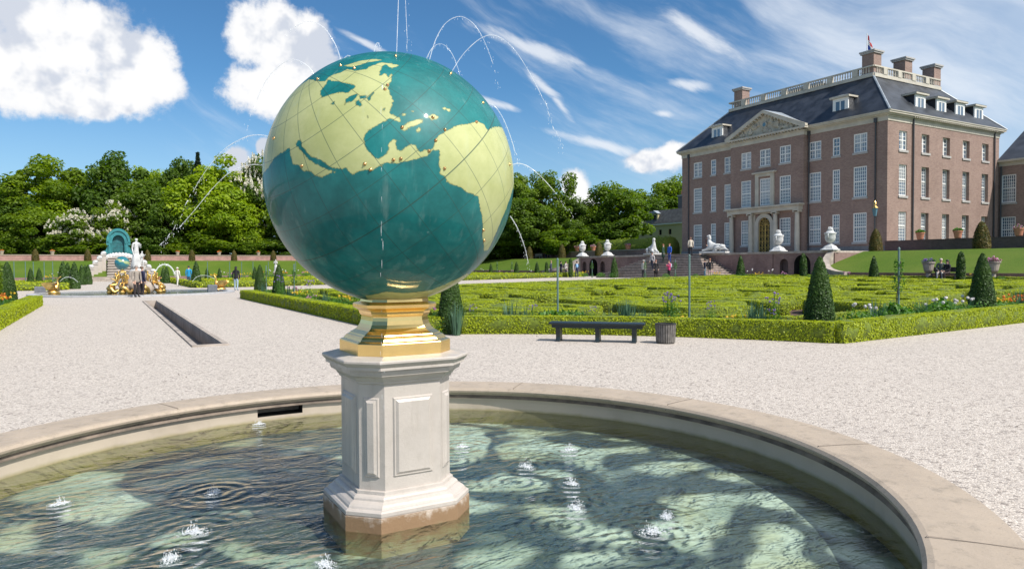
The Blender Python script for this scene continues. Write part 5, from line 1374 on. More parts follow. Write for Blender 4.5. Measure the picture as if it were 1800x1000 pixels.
    for y in (7.95, -7.95):
        dd = dormer(0.55, y, 0); dd.location.z = ze + 0.55
    for x in (6.0, 9.55, 12.9, 16.4):
        dd = dormer(x, -HW + 0.50, pi / 2); dd.location.z = ze + 0.5
    # --- drainpipes
    for (x, y) in ((-0.09, 11.9), (-0.09, AV + 0.12), (-0.09, -AV - 0.2), (-0.09, -12.0)):
        p = MB(); p.bar((x, y, 0), (x, y, ZC - 0.05), 0.07, 0.07, 8); p.box(x - 0.1, x + 0.08, y - 0.14, y + 0.14, ZC - 0.05, ZC + 0.35); p.build('drainpipe', 'pipe', o)
    for x in (3.85, 18.3):
        p = MB(); p.bar((x, -HW - 0.12, 0), (x, -HW - 0.12, ZC + 0.5), 0.08, 0.08, 8); p.build('drainpipe', 'pipe', o)
    # --- portico and balcony window
    px = -pr - 0.002
    for y in (-4.3, -1.62, 1.62, 4.3):
        c = MB(); xc = px - 0.34
        c.box(xc - 0.33, xc + 0.33, y - 0.33, y + 0.33, 0, 0.22); c.lathe([(0.31, 0.22), (0.32, 0.30), (0.27, 0.34), (0.26, 0.42), (0.26, 1.6), (0.215, 4.2), (0.24, 4.24)], 16, (xc, y, 0)); c.box(xc - 0.30, xc + 0.30, y - 0.33, y + 0.33, 4.36, 4.48); c.bar((xc - 0.28, y - 0.3, 4.30), (xc + 0.28, y - 0.3, 4.30), 0.09, 0.09, 8); c.bar((xc - 0.28, y + 0.3, 4.30), (xc + 0.28, y + 0.3, 4.30), 0.09, 0.09, 8)
        c.build('column', 'cream', o)
    e = MB(); e.box(px - 0.62, px, -4.68, 4.68, 4.481, 4.80); e.build('entablature', 'cream', o)
    e = MB(); e.box(px - 0.85, px, -4.90, 4.90, 4.95, 5.10); e.box(px - 0.66, px - 0.001, -4.72, 4.72, 4.801, 4.949); e.build('portico_cornice', 'cream', o)
    for i in range(32):
        y = -4.7 + i * 9.4 / 31; MB().box(px - 0.80, px - 0.662, y - 0.06, y + 0.06, 4.84, 4.948).build('dentil', 'cream', o)
    # door surround (arched) with gilded gate
    sb = MB(); n = 16
    inner = [(0.80 * cos(pi * k / n), 3.15 + 0.80 * sin(pi * k / n)) for k in range(n + 1)]; outer = [(1.22 * cos(pi * k / n), 3.15 + 1.22 * sin(pi * k / n)) for k in range(n + 1)]
    I = [(0.80, 0.1)] + inner + [(-0.80, 0.1)]; O = [(1.22, 0.1)] + outer + [(-1.22, 0.1)]
    for k in range(len(I) - 1):
        sb.add([(px - 0.16, *I[k]), (px - 0.16, *I[k + 1]), (px - 0.16, *O[k + 1]), (px - 0.16, *O[k])], [(0, 1, 2, 3)])
        sb.add([(px - 0.16, *I[k]), (px - 0.16, *I[k + 1]), (px + 0.2, *I[k + 1]), (px + 0.2, *I[k])], [(0, 1, 2, 3)])
        sb.add([(px - 0.16, *O[k]), (px - 0.16, *O[k + 1]), (px, *O[k + 1]), (px, *O[k])], [(0, 1, 2, 3)])
    for sgn in (1, -1): sb.box(px - 0.14, px, sgn * 1.42 - 0.2, sgn * 1.42 + 0.2, 0.1, 4.475)
    sb.box(px - 0.13, px - 0.01, -1.2, 1.2, 4.37, 4.46); sb.build('door_surround', 'cream', o)
    dbk = MB(); dbk.prism([(px + 0.14, *q) for q in I], (0.05, 0, 0)); dbk.build('door_backing', 'dark', o)
    db = MB(); rr = random.Random(2)
    for y in (-0.76, -0.40, -0.02, 0.02, 0.40, 0.76): db.bar((px + 0.08, y, 0.12), (px + 0.08, y, 3.1), 0.025, 0.025, 6)
    for z in (0.14, 0.75, 1.4, 2.0, 2.6, 3.12): db.bar((px + 0.08, -0.78, z), (px + 0.08, 0.78, z), 0.03, 0.03, 6)
    def ring(cy, cz, r):
        pts = [(px + 0.07, cy + r * cos(2 * pi * k / 12), cz + r * sin(2 * pi * k / 12)) for k in range(13)]; db.tube(pts, 0.02, 5)
    for i in range(4):
        for j in range(9): ring(-0.58 + 0.386 * i, 0.32 + 0.34 * j, 0.13 + 0.03 * ((i + j) % 2)); 
    for i in range(5): ring(-0.52 + 0.26 * i, 3.33, 0.11)
    for i in range(3): ring(-0.3 + 0.3 * i, 3.62, 0.11)
    db.tube([(px + 0.08, 0.76 * cos(pi * k / 12), 3.15 + 0.76 * sin(pi * k / 12)) for k in range(13)], 0.03, 6)
    for k in range(1, 6): db.bar((px + 0.08, 0, 3.15), (px + 0.08, 0.74 * cos(pi * k / 6), 3.15 + 0.74 * sin(pi * k / 6)), 0.02, 0.02, 5)
    db.build('door', 'gilt_door', o)
    # central upper window surround
    s = MB()
    for sgn in (1, -1): s.box(px - 0.14, px, sgn * 1.0 - 0.22, sgn * 1.0 + 0.22, 5.101, 8.30)
    s.box(px - 0.16, px, -1.22, 1.22, 8.301, 8.62); s.box(px - 0.36, px, -1.48, 1.48, 8.621, 8.78); s.build('window_surround', 'cream', o)
    for k in range(2): MB().box(px - 0.9 - 0.3 * k, px - 0.68, -2.6 - 0.3 * k, 2.6 + 0.3 * k, 0.001, 0.14 - 0.07 * k).build('door_step', 'steps', o)
    return o
palace()
def wing():
    o = thing('palace_wing', 'lower brick side wing at the right edge, joining the palace', 'building', W(80.86, 38.3, PZ), ROT)
    ZC = 9.0; L = 16.0; D = 12
    ops = [(-1.62 - 3.4 * k, -0.28 - 3.4 * k, z, z + h) for k in range(4) for z, h in ((1.03, 2.73), (5.23, 2.86))]
    mb = MB(); wall_open(mb, lambda s, z, d: (d, s, z), -L, 2.0, 0, ZC, ops, 0.16)
    mb.add([(0, -L, 0), (D, -L, 0), (D, -L, ZC), (0, -L, ZC)], [(0, 1, 2, 3)]); mb.add([(D, 0, 0), (D, -L, 0), (D, -L, ZC), (D, 0, ZC)], [(0, 1, 2, 3)]); mb.build('wall', 'brick', o)
    MB().box(0.6, D - 0.5, -L + 0.5, -0.1, 0.02, ZC - 0.02).build('dark_interior', 'dark', o)
    for k in range(4):
        for z, h in ((1.03, 2.73), (5.23, 2.86)): add_window(o, 0, -0.95 - 3.4 * k, z, 0, 1.34, h, 6, 8)
    cb = MB()
    for off, z0, z1 in ((0.05, 0, 0.3), (0.15, 0.301, 0.42), (0.4, 0.421, 0.62)): cb.box(-off if off > 1 else 0.0, D + off, -0.0, 2.0, ZC + z0, ZC + z1); cb.box(-off, D + off, -L - off, -0.003, ZC + z0, ZC + z1)
    cb.build('cornice', 'cream', o)
    ze = ZC + 0.622; rb = MB(); rb.add([(-0.4, 0, ze), (-0.4, -L - 0.4, ze), (D + 0.4, -L - 0.4, ze), (D + 0.4, 0, ze), (D / 2, 0, ze + 4.2), (D / 2, -L + 5, ze + 4.2)], [(0, 1, 5, 4), (1, 2, 5), (2, 3, 4, 5)]); rb.build('roof', 'slate', o)
    p = MB(); p.bar((-0.1, -0.25, 0), (-0.1, -0.25, ZC), 0.08, 0.08, 8); p.build('drainpipe', 'pipe', o)
wing()
def lodge():
    o = thing('lodge', 'small ochre house with a steep grey roof peeping out left of the palace', 'house', W(82.5, 92.5, TOP_Z), ROT)
    h = 5.9; mb = MB(); wall_open(mb, lambda s, z, d: (d, s, z), -6, 5, 0, h, [(y - 0.35, y + 0.35, 4.2, 5.1) for y in (-3, -0.6, 1.8, 4)], 0.15)
    mb.add([(0, -6, 0), (6, -6, 0), (6, -6, h), (0, -6, h)], [(0, 1, 2, 3)]); mb.add([(0, 5, 0), (6, 5, 0), (6, 5, h), (0, 5, h)], [(0, 1, 2, 3)]); mb.build('wall', 'yellow_wall', o)
    MB().box(0.3, 5.8, -5.8, 4.8, 0, h - 0.05).build('dark_interior', 'dark', o)
    MB().box(-0.3, 6.3, -6.3, 5.3, h, h + 0.22).build('cornice', 'white_paint', o)
    zr = h + 0.22; rb = MB(); rb.add([(-0.35, -6.3, zr), (-0.35, 5.4, zr), (6.3, 5.4, zr), (6.3, -6.3, zr), (0.9, -5.0, zr + 2.4), (0.9, 4.2, zr + 2.4), (5, 4.2, zr + 2.4), (5, -5, zr + 2.4)], [(0, 1, 5, 4), (1, 2, 6, 5), (2, 3, 7, 6), (3, 0, 4, 7), (4, 5, 6, 7)])
    rf = rb.build('roof', mk('grey_tiles', (0.13, 0.125, 0.115), 0.7, var=0.4, scale=2), o)
    db = MB(); db.box(0.05, 1.4, 0.1, 1.7, zr + 0.3, zr + 1.8); dm = db.build('dormer', 'yellow_wall', o)
    MB().box(0.02, 0.049, 0.5, 1.3, zr + 0.55, zr + 1.55).build('pane', 'dark', dm)
    d = MB(); d.prism([(-0.2, -0.1, zr + 1.8), (-0.2, 1.9, zr + 1.8), (-0.2, 0.9, zr + 2.35)], (1.9, 0, 0)); d.build('dormer_roof', 'lead', dm)
    g = MB(); g.prism([(-0.36, 4.1, zr), (-0.36, 5.5, zr), (-0.36, 5.5, zr + 0.3), (-0.36, 4.7, zr + 1.2), (-0.36, 3.6, zr + 2.5), (-0.36, 3.2, zr + 2.4)], (0.3, 0, 0)); g.build('gable_trim', 'white_paint', o)
    c = MB(); c.box(2.2, 3.4, -4.3, -2.6, zr, zr + 4.6); ch = c.build('chimney', mk('grey_stone', (0.16, 0.15, 0.145), 0.8, var=0.3), o)
    MB().box(2.1, 3.5, -4.4, -2.5, zr + 4.601, zr + 4.8).build('chimney_cap', 'sill_stone', ch)
    for y in (-3.9, -3.0): MB().lathe([(0.24, 4.8), (0.20, 5.5), (0.22, 5.55)], 10, (2.8, y, zr)).build('chimney_pot', 'terracotta', ch)
lodge()

# ------------------------------------------------------------------ urns, pots, lamp
def urn(b, a, z, label, h=1.85):
    o = thing('garden_urn', label, 'urn', W(b, a, z), ROT + 0.3, 'white urns on the terrace wall')
    s = h / 1.85
    p = MB(); p.rings([octo(r * s, r * s * 0.3, z_ * s) for r, z_ in ((0.62, 0), (0.62, 0.08), (0.50, 0.13), (0.36, 0.34), (0.22, 0.42), (0.14, 0.50))]); p.build('foot', 'marble', o)
    p = MB(); p.lathe([(0.12 * s, 0.50 * s), (0.10 * s, 0.56 * s), (0.16 * s, 0.60 * s), (0.28 * s, 0.68 * s), (0.36 * s, 0.82 * s), (0.40 * s, 1.0 * s), (0.38 * s, 1.16 * s), (0.42 * s, 1.26 * s), (0.46 * s, 1.32 * s), (0.45 * s, 1.37 * s), (0.32 * s, 1.40 * s), (0.26 * s, 1.5 * s), (0.2 * s, 1.54 * s)], 18); p.build('vase', 'marble', o, smooth=True)
    p = MB()
    for k in range(9):
        t = k * 2 * pi / 9; p.bar((0.2 * s * cos(t), 0.2 * s * sin(t), 1.5 * s), (0.11 * s * cos(t + 0.3), 0.11 * s * sin(t + 0.3), (1.74 + 0.1 * (k % 2)) * s), 0.06 * s, 0.02 * s, 5)
    p.ell((0, 0, 1.66 * s), (0.12 * s, 0.12 * s, 0.19 * s), 8); p.build('finial', 'marble', o, smooth=True)
    for k in range(2):
        t = pi * k; p = MB(); p.tube([(cos(t) * q * s, sin(t) * q * s, z_ * s) for q, z_ in ((0.40, 1.26), (0.50, 1.22), (0.50, 1.05), (0.39, 0.95))], 0.05 * s, 6); p.build('handle', 'marble', o, smooth=True)
for u, lab in ((1024, 'white stone urn, leftmost on the terrace wall left of the stairs'), (1068, 'white stone urn second from left, nearer the stairs'), (1368, 'white stone urn in front of the right side of the gilded door'), (1459, 'white stone urn at the right end of the terrace wall')):
    urn(T_B + 0.3, aof(u, T_B + 0.3), 2.77, lab)
def pot(p, label, r=0.36, h=0.55, flower='fl_violet', mat='terracotta', stand=0.0, group=None):
    o = thing('flower_pot', label, 'flower pot', p, HR.random(), group)
    if stand:
        MB().lathe([(r * 0.9, 0), (r * 0.9, 0.08), (r * 0.45, 0.16), (r * 0.4, stand - 0.12), (r * 0.8, stand)], 12).build('pedestal', 'old_stone', o, smooth=False)
    MB().lathe([(r * 0.62, stand), (r * 0.75, stand + 0.06), (r, stand + h * 0.8), (r * 1.12, stand + h * 0.84), (r * 1.12, stand + h), (r * 0.9, stand + h - 0.04)], 16).build('pot', mat, o)
    n = 160; t = HR.random(n) * 6.28; q = np.sqrt(HR.random(n)) * r * 1.1; z = stand + h + HR.random(n) * r * 1.0 * (1 - q / (r * 1.5))
    P = np.stack([q * np.cos(t), q * np.sin(t), z], -1)
    me = quads('blooms', leafV(P, HR.normal(0, 1, (n, 3)) + [0, 0, 1], 0.16, R=HR), n, ['plant_leaf', flower], HR.random(n), mi=(HR.random(n) > 0.4).astype(int)); put('blooms', me, o)
for u, fl, lab in [(1617, 'plant_leaf', 'terracotta pot with a green plant on the dark wall by the palace end front'), (1683, 'plant_leaf', 'plain terracotta pot on the dark wall near the bronze yew cone'), (1790, 'fl_pink', 'terracotta pot of pink flowers on the dark wall at the right edge')]:
    pot(W(61.2, aof(u, 61.2), 3.79), lab, 0.33, 0.62, fl)
for u, fl, lab in [(1632, 'fl_violet', 'stone urn of violet flowers left of the seated couple'), (1746, 'fl_pink', 'stone urn of pink flowers behind the right front yew cone')]:
    pot(W(44.9, aof(u, 44.9), 0.46), lab, 0.34, 0.6, fl, 'old_stone', 0.75)
for u, lab in [(860, 'terracotta pot on the wall top just right of the globe'), (898, 'terracotta pot on the wall between the first two bronze cones'), (1015, 'terracotta pot on the wall beside the left urn'), (1043, 'tall terracotta pot of flowers between the two white urns'), (1104, 'terracotta pot beside the hedge arch')]:
    pot(W(59.0, aof(u, 59.0), 3.75), lab, 0.38, 0.6, 'fl_pink')
for u in (4, 93, 313, 386, 455):
    pot(W(bof(u, 115.0), 115.0, 3.55), 'small pale urn with red flowers on the far pinkish wall', 0.26, 0.5, 'fl_orange', 'stone_rim', 0, 'flower urns along the far wall')
def lamp():
    o = thing('street_lamp', 'lamp with a blue glass lantern at the corner of the palace front', 'lamp', W(59.4, aof(1537, 59.4), TOP_Z), ROT)
    MB().lathe([(0.14, 0), (0.14, 0.3), (0.07, 0.45), (0.05, 3.2), (0.08, 3.25)], 10).build('post', 'pipe', o)
    MB().lathe([(0.13, 3.25), (0.24, 3.95), (0.24, 3.97)], 6).build('lantern', 'lampglass', o)
    MB().lathe([(0.30, 3.971), (0.10, 4.2), (0.09, 4.3), (0.16, 4.33), (0.10, 4.5), (0.03, 4.62)], 8).build('lantern_cap', 'brass', o)
lamp()
# hornbeam tunnel left of the palace
def berceau():
    n = 9000; L = 40.0; a0_ = 66.5
    y = HR.random(n) * L; t = HR.random(n) * pi; R = 1.55
    big = 1 + 0.07 * np.sin(y * 0.9) + HR.normal(0, 0.025, n)
    x = -np.cos(t) * R * big; z = np.where(t < 10, 1.15 + np.sin(t) * 1.45 * big, 0)
    m_ = HR.random(n) < 0.45; x = np.where(m_, -R * (1 + HR.normal(0, 0.03, n)), x); z = np.where(m_, HR.random(n) * 1.5, z)
    door = (np.abs(y - 16.5) < 0.85) & (z < 2.25) & (x < 0); keep = ~door
    P = np.stack([x, y, z], -1)[keep]; k = len(P)
    Nn = np.stack([x, np.zeros(n), z - 0.8], -1)[keep] + HR.normal(0, 0.5, (k, 3))
    mb = MB(); prof = [(-R * 0.94, 0), (-R * 0.94, 1.2)] + [(-cos(pi * i / 8) * R * 0.94, 1.2 + sin(pi * i / 8) * 1.35) for i in range(1, 8)] + [(R * 0.94, 1.2), (R * 0.94, 0)]
    for ya, yb in ((0, 15.65), (17.35, L)): mb.rings([[(p, yy, q) for p, q in prof] for yy in (ya, yb)])
    me = merge_body(leafV(P, Nn, 0.22, R=HR), HR.random(k), mb, ['box_core', 'hornbeam_leaf'], 'hedge_tunnel')
    o = put('hedge_tunnel', me, None, W(61.5, a0_, TOP_Z), ROT); tag(o, 'long clipped hornbeam tunnel with an arched opening left of the palace', 'hedge')
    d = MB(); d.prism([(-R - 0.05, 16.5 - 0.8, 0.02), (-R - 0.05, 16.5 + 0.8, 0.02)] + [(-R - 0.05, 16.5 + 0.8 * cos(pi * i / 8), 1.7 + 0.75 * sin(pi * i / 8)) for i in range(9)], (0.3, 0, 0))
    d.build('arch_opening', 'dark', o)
berceau()

# ------------------------------------------------------------------ figures
def skin_mesh(name, joints, edges, rad, root, sub=1):
    """one continuous surface grown over a skeleton"""
    keys = list(joints); idx = {k: i for i, k in enumerate(keys)}
    me = bpy.data.meshes.new('sk'); me.from_pydata([tuple(joints[k]) for k in keys], [(idx[a], idx[b]) for a, b in edges], [])
    ob = bpy.data.objects.new('sk', me); COL.objects.link(ob)
    sm = ob.modifiers.new('s', 'SKIN'); sm.use_smooth_shade = True; sm.branch_smoothing = 0.4
    for i, k in enumerate(keys):
        r = rad[k]; sv = me.skin_vertices[0].data[i]; sv.radius = r if hasattr(r, '__len__') else (r, r); sv.use_root = (k == root)
    ss_ = ob.modifiers.new('u', 'SUBSURF'); ss_.levels = sub; ss_.render_levels = sub
    dg = bpy.context.evaluated_depsgraph_get(); dg.update()
    out = bpy.data.meshes.new_from_object(ob.evaluated_get(dg)); out.name = name
    bpy.data.objects.remove(ob); bpy.data.meshes.remove(me)
    return out
def body_skeleton(pose='stand', stride=0.0, arm='down', lean=0.0, turn=0.0, coat=0.0, fingers=True):
    """faces -y; feet at z = 0 (seat height 0.45 when sitting); 1.74 m tall"""
    J = {}; E = []; R = {}; part = {}
    def add(k, p, r, par=None, pt='top'):
        J[k] = Vector(p); R[k] = r; part[k] = pt
        if par: E.append((par, k))
    hz = 0.93 if pose != 'sit' else 0.54
    add('pelvis', (0, 0, hz), (0.155 + coat * .02, 0.115 + coat * .02), None, 'leg')
    f = -lean
    add('waist', (0, f * 0.2, hz + 0.17), (0.135 + coat * .02, 0.105 + coat * .02), 'pelvis')
    add('chest', (0, f * 0.6, hz + 0.37), (0.165 + coat * .015, 0.12 + coat * .01), 'waist')
    add('collar', (0, f * 0.9, hz + 0.52), (0.095, 0.075), 'chest')
    add('neck', (0, f * 1.0 - 0.005, hz + 0.59), 0.052, 'collar', 'skin')
    add('jaw', (0, f * 1.05 - 0.02, hz + 0.655), (0.062, 0.07), 'neck', 'skin')
    add('head', (0, f * 1.05 - 0.005, hz + 0.725), (0.078, 0.096), 'jaw', 'skin')
    add('crown', (0, f * 1.05 + 0.01, hz + 0.785), (0.055, 0.07), 'head', 'skin')
    add('nose', (0, f * 1.05 - 0.108, hz + 0.700), 0.012, 'head', 'skin')
    for s, n in ((1, 'L'), (-1, 'R')):
        add('ear' + n, (s * 0.083, f * 1.05 + 0.005, hz + 0.715), (0.012, 0.02), 'head', 'skin')
        add('sho' + n, (s * 0.185, f * 0.9, hz + 0.485), 0.068 + coat * .01, 'collar')
        if arm == 'down': el, wr = (s * 0.235, f * 0.6 + 0.02, hz + 0.20), (s * 0.225, f * 0.4 - 0.05 + s * stride * 0.25, hz - 0.03)
        elif arm == 'front': el, wr = (s * 0.225, f * 0.8 - 0.04, hz + 0.22), (s * 0.09, f - 0.24, hz + 0.20)
        elif arm == 'back': el, wr = (s * 0.24, f + 0.09, hz + 0.22), (s * 0.05, f + 0.15, hz + 0.05)
        elif arm == 'phone': el, wr = (s * 0.22, f * 0.8 - 0.06, hz + 0.22), (s * 0.07, f - 0.27, hz + 0.37)
        elif arm == 'lap': el, wr = (s * 0.24, f * 0.7 - 0.05, hz + 0.21), (s * 0.12, f - 0.30, hz + 0.10)
        elif arm == 'hold': el, wr = ((s * 0.235, f * 0.6 + 0.02, hz + 0.20), (s * 0.225, f * 0.4 - 0.05, hz - 0.03)) if s < 0 else ((s * 0.24, f - 0.02, hz + 0.24), (s * 0.13, f - 0.22, hz + 0.36))
        add('elb' + n, el, 0.048 + coat * .008, 'sho' + n); add('wri' + n, wr, 0.034 + coat * .006, 'elb' + n)
        d = (Vector(wr) - Vector(el)).normalized()
        add('palm' + n, Vector(wr) + d * 0.07, (0.040, 0.020), 'wri' + n, 'skin')
        if fingers:
            side = d.cross(Vector((0, 1, 0))); side = side.normalized() if side.length > 0.1 else Vector((1, 0, 0))
            for q, L in enumerate((0.075, 0.085, 0.08, 0.06)):
                o_ = (q - 1.5) * 0.021
                add('fin%d%s' % (q, n), Vector(wr) + d * (0.095 + L * 0.6) + side * o_ * 1.3 + Vector((0, -0.012, 0)), 0.009, 'palm' + n, 'skin')
            add('thumb' + n, Vector(wr) + d * 0.085 + side * 0.052 + Vector((0, -0.02, 0)), 0.010, 'palm' + n, 'skin')
        st = s * stride
        if pose == 'sit':
            add('hip' + n, (s * 0.095, -0.04, hz - 0.01), 0.095, 'pelvis', 'leg'); add('kne' + n, (s * 0.12, -0.46, hz - 0.04), 0.066, 'hip' + n, 'leg')
            add('ank' + n, (s * 0.13, -0.46 + 0.03 * s, 0.09), 0.043, 'kne' + n, 'leg'); add('foo' + n, (s * 0.14, -0.62, 0.035), (0.045, 0.035), 'ank' + n, 'shoe')
        else:
            add('hip' + n, (s * 0.095, st * 0.08 * -1, hz - 0.10), 0.098, 'pelvis', 'leg'); add('kne' + n, (s * 0.10, -st * 0.55 - 0.015, 0.50), 0.066 + coat * 0.0, 'hip' + n, 'leg')
            add('ank' + n, (s * 0.10, -st * 0.85 + 0.03, 0.085), 0.045, 'kne' + n, 'leg'); add('foo' + n, (s * 0.115, -st * 0.85 - 0.15, 0.033), (0.045, 0.032), 'ank' + n, 'shoe')
    return J, E, R, part
CLOTH = {}
def cloth(col, rough=0.8):
    k = tuple(round(c, 3) for c in col)
    if k not in CLOTH: CLOTH[k] = mk('cloth', col, rough, var=0.12, scale=9, bump=0.3, bscale=14)
    return CLOTH[k]
def person(p, face, label, top, legs, hair=(0.05, 0.03, 0.02), pose='stand', stride=0.0, arm='down', lean=0.0, h=1.72, shoe=(0.03, 0.025, 0.02), coat=0.0, longcoat=False, pack=None, hat=None, longhair=False, skirt=False, group=None):
    J, E, R, part = body_skeleton(pose, stride, arm, lean, 0, coat)
    me = skin_mesh('person', J, E, R, 'pelvis', 1)
    for m in (cloth(top), cloth(legs), M['skin'], cloth(shoe, 0.5)): me.materials.append(m)
    code = {'top': 0, 'leg': 1, 'skin': 2, 'shoe': 3}
    segs = [(J[a], J[b], part[b], part[a]) for a, b in E]
    for f in me.polygons:
        c = f.center; best = 9; pt = 'top'
        for a, b, pb, pa in segs:
            e = b - a; t = max(0, min(1, (c - a).dot(e) / (e.length_squared + 1e-9))); d = (c - (a + e * t)).length
            if d < best: best = d; pt = pb if t > 0.45 else pa
        if longcoat and pt == 'leg' and c.z > 0.62: pt = 'top'
        if coat and pt == 'leg' and c.z > J['pelvis'].z - 0.10 and pose != 'sit': pt = 'top'
        f.material_index = code[pt]
    s = h / 1.74
    o = tag(empty('person', p, face), label, 'person', group)
    put('body', me, o, (0, 0, 0), 0, (s, s, s))
    hd = J['head']
    hb = MB()
    if hat is not None:
        hb.ell((0, hd.y + 0.005, hd.z + 0.055), (0.098, 0.115, 0.065), 12); hb.lathe([(0.099, 0.03), (0.135, 0.022), (0.135, 0.03), (0.099, 0.04)], 14, (0, hd.y - 0.02, hd.z)); q = hb.build('hat', cloth(hat), o, smooth=True)
    else:
        V = []; 
        hb.ell((0, hd.y + 0.018, hd.z + 0.028), (0.093, 0.106, 0.088), 12)
        if longhair: hb.ell((0, hd.y + 0.07, hd.z - 0.11), (0.095, 0.055, 0.18), 10)
        q = hb.build('hair', cloth(hair, 0.6), o, smooth=True)
    q.scale = (s, s, s)
    eb = MB()
    for sx in (-1, 1): eb.ell((sx * 0.032, hd.y - 0.092, hd.z - 0.002), (0.011, 0.008, 0.007), 6)
    q = eb.build('eyes', 'dark', o); q.scale = (s, s, s)
    if longcoat or skirt:
        b_ = MB(); zt, zb = (0.98, 0.46) if longcoat else (0.95, 0.5)
        b_.lathe([(0.165, zt), (0.185, zt - 0.2), (0.205, zb), (0.18, zb), (0.15, zt - 0.1)], 16, (0, 0.005, 0), sx=1.0, sy=0.82); q = b_.build('coat_skirt', cloth(top if longcoat else legs), o, smooth=True); q.scale = (s, s, s)
    if pack is not None:
        b_ = MB(); ch = J['chest']; b_.ell((0, ch.y + 0.20, ch.z - 0.05), (0.155, 0.10, 0.23), 10); b_.ell((0, ch.y + 0.27, ch.z - 0.14), (0.11, 0.06, 0.11), 8)
        for sx in (-1, 1): b_.tube([(sx * 0.10, ch.y + 0.14, ch.z + 0.15), (sx * 0.12, ch.y - 0.04, ch.z + 0.16), (sx * 0.12, ch.y - 0.125, ch.z), (sx * 0.13, ch.y + 0.05, ch.z - 0.2)], 0.022, 5)
        q = b_.build('backpack', cloth(pack), o, smooth=True); q.scale = (s, s, s)
    return o
def on_a(u, a, z=0.0): p = W(bof(u, a), a, z); return p
def on_b(u, b, z=None): return W(b, aof(u, b), gz(b) if z is None else z)
TO_CAM = 0.0
def facing(deg): return radians(deg)      # 0 looks towards the viewer's side, 180 looks away, 90 looks right
# in the garden, left to right
def P(*a, **k): return person(*a, **k)
P(on_a(240, 45.2), facing(55), 'man in a beige jacket and dark trousers standing before the gilded fountain', (0.30, 0.26, 0.22), (0.03, 0.022, 0.025), (0.25, 0.22, 0.2), coat=0.6, h=1.78)
P(on_a(250, 45.8), facing(150), 'companion with a navy jacket over the shoulder in front of the gilded fountain', (0.02, 0.022, 0.06), (0.03, 0.022, 0.025), (0.15, 0.1, 0.07), coat=0.5, h=1.74)
P(on_a(312, 69.5), facing(170), 'person all in white with a white cap near the water arch', (0.66, 0.63, 0.57), (0.62, 0.60, 0.55), pose='stand', stride=0.22, hat=(0.75, 0.73, 0.68), h=1.68, coat=0.5)
P(on_a(332, 69.0), facing(190), 'person in a bright blue jacket and jeans left of the right golden swan', (0.01, 0.26, 0.52), (0.05, 0.09, 0.15), coat=0.8, h=1.80, stride=0.06, hat=(0.03, 0.03, 0.04))
P(on_a(415, 53.6), facing(185), 'person seen from behind in a black jacket and pale jeans', (0.008, 0.008, 0.012), (0.32, 0.42, 0.52), (0.012, 0.01, 0.01), coat=1.0, h=1.72, longhair=True, stride=0.05)
P(on_b(969, 43.4), facing(70), 'man in a grey suit left of the green post at the foot of the lawn', (0.06, 0.07, 0.10), (0.035, 0.035, 0.055), (0.35, 0.2, 0.13), arm='back', h=1.80, coat=0.4)
P(on_b(986, 43.8), facing(120), 'dark haired visitor in navy right behind the green post', (0.015, 0.018, 0.05), (0.018, 0.02, 0.04), (0.02, 0.015, 0.012), h=1.74, arm='front')
P(on_b(995, 43.4), facing(60), 'visitor in white with a dark rucksack by the stout yew column', (0.55, 0.50, 0.48), (0.03, 0.03, 0.06), (0.02, 0.015, 0.012), pack=(0.012, 0.015, 0.04), h=1.72, stride=0.1)
P(on_b(1014, 43.0), facing(180), 'visitor seen from behind wearing a light blue rucksack near the left terrace wall', (0.02, 0.03, 0.08), (0.015, 0.022, 0.06), (0.015, 0.012, 0.01), pack=(0.22, 0.40, 0.62), h=1.70)
P(on_b(960, 58.2, TOP_Z), facing(40), 'person in an orange coat on the upper walk', (0.75, 0.28, 0.02), (0.05, 0.08, 0.14), (0.1, 0.05, 0.03), coat=0.8, h=1.7)
P(on_b(965, 58.0, TOP_Z), facing(300), 'person in a red jacket on the upper walk', (0.55, 0.03, 0.03), (0.02, 0.02, 0.03), (0.05, 0.03, 0.02), h=1.72, coat=0.5)
P(on_b(970, 58.3, TOP_Z), facing(10), 'person in black on the upper walk', (0.015, 0.015, 0.018), (0.02, 0.02, 0.02), (0.04, 0.03, 0.02), h=1.72, coat=0.5)
# on and around the stairs (step k has its top at 0.44 + (k+1)*0.154 and its front at T_B-0.35-3.9*(14-k)/14)
def step(u, k): 
    b = T_B - 0.35 - 3.9 * (14 - k) / 14 + 0.14
    return W(b, aof(u, b), 0.44 + (k + 1) * (2.75 - 0.44) / 15)
P(on_b(1131, 44.0, 0.45), facing(130), 'visitor in a pale grey hooded top at the bottom left of the stairs', (0.42, 0.41, 0.38), (0.04, 0.04, 0.045), (0.45, 0.4, 0.35), h=1.70, coat=0.8, lean=0.04, hat=(0.42, 0.41, 0.38))
P(step(1147, 4), facing(320), 'visitor in white and navy with a bag coming down the stairs', (0.6, 0.56, 0.55), (0.02, 0.025, 0.05), (0.1, 0.05, 0.04), h=1.70, stride=0.18, pack=(0.03, 0.03, 0.07), lean=0.05)
P(on_b(1153, 44.4, 0.45), facing(10), 'person in a long black coat at the foot of the stairs', (0.012, 0.01, 0.012), (0.02, 0.015, 0.015), (0.22, 0.07, 0.04), h=1.72, longcoat=True, coat=0.6)
P(on_b(1176, 44.3, 0.45), facing(300), 'person in a pink jacket holding a phone on the lower steps', (0.60, 0.05, 0.16), (0.012, 0.012, 0.014), (0.12, 0.06, 0.04), h=1.66, arm='phone', coat=0.5, pack=(0.45, 0.47, 0.55))
P(step(1166, 9), facing(60), 'person in dark green near the top of the stairs by the left white statue', (0.02, 0.055, 0.04), (0.02, 0.035, 0.03), (0.25, 0.08, 0.04), h=1.74, longcoat=True, coat=0.5)
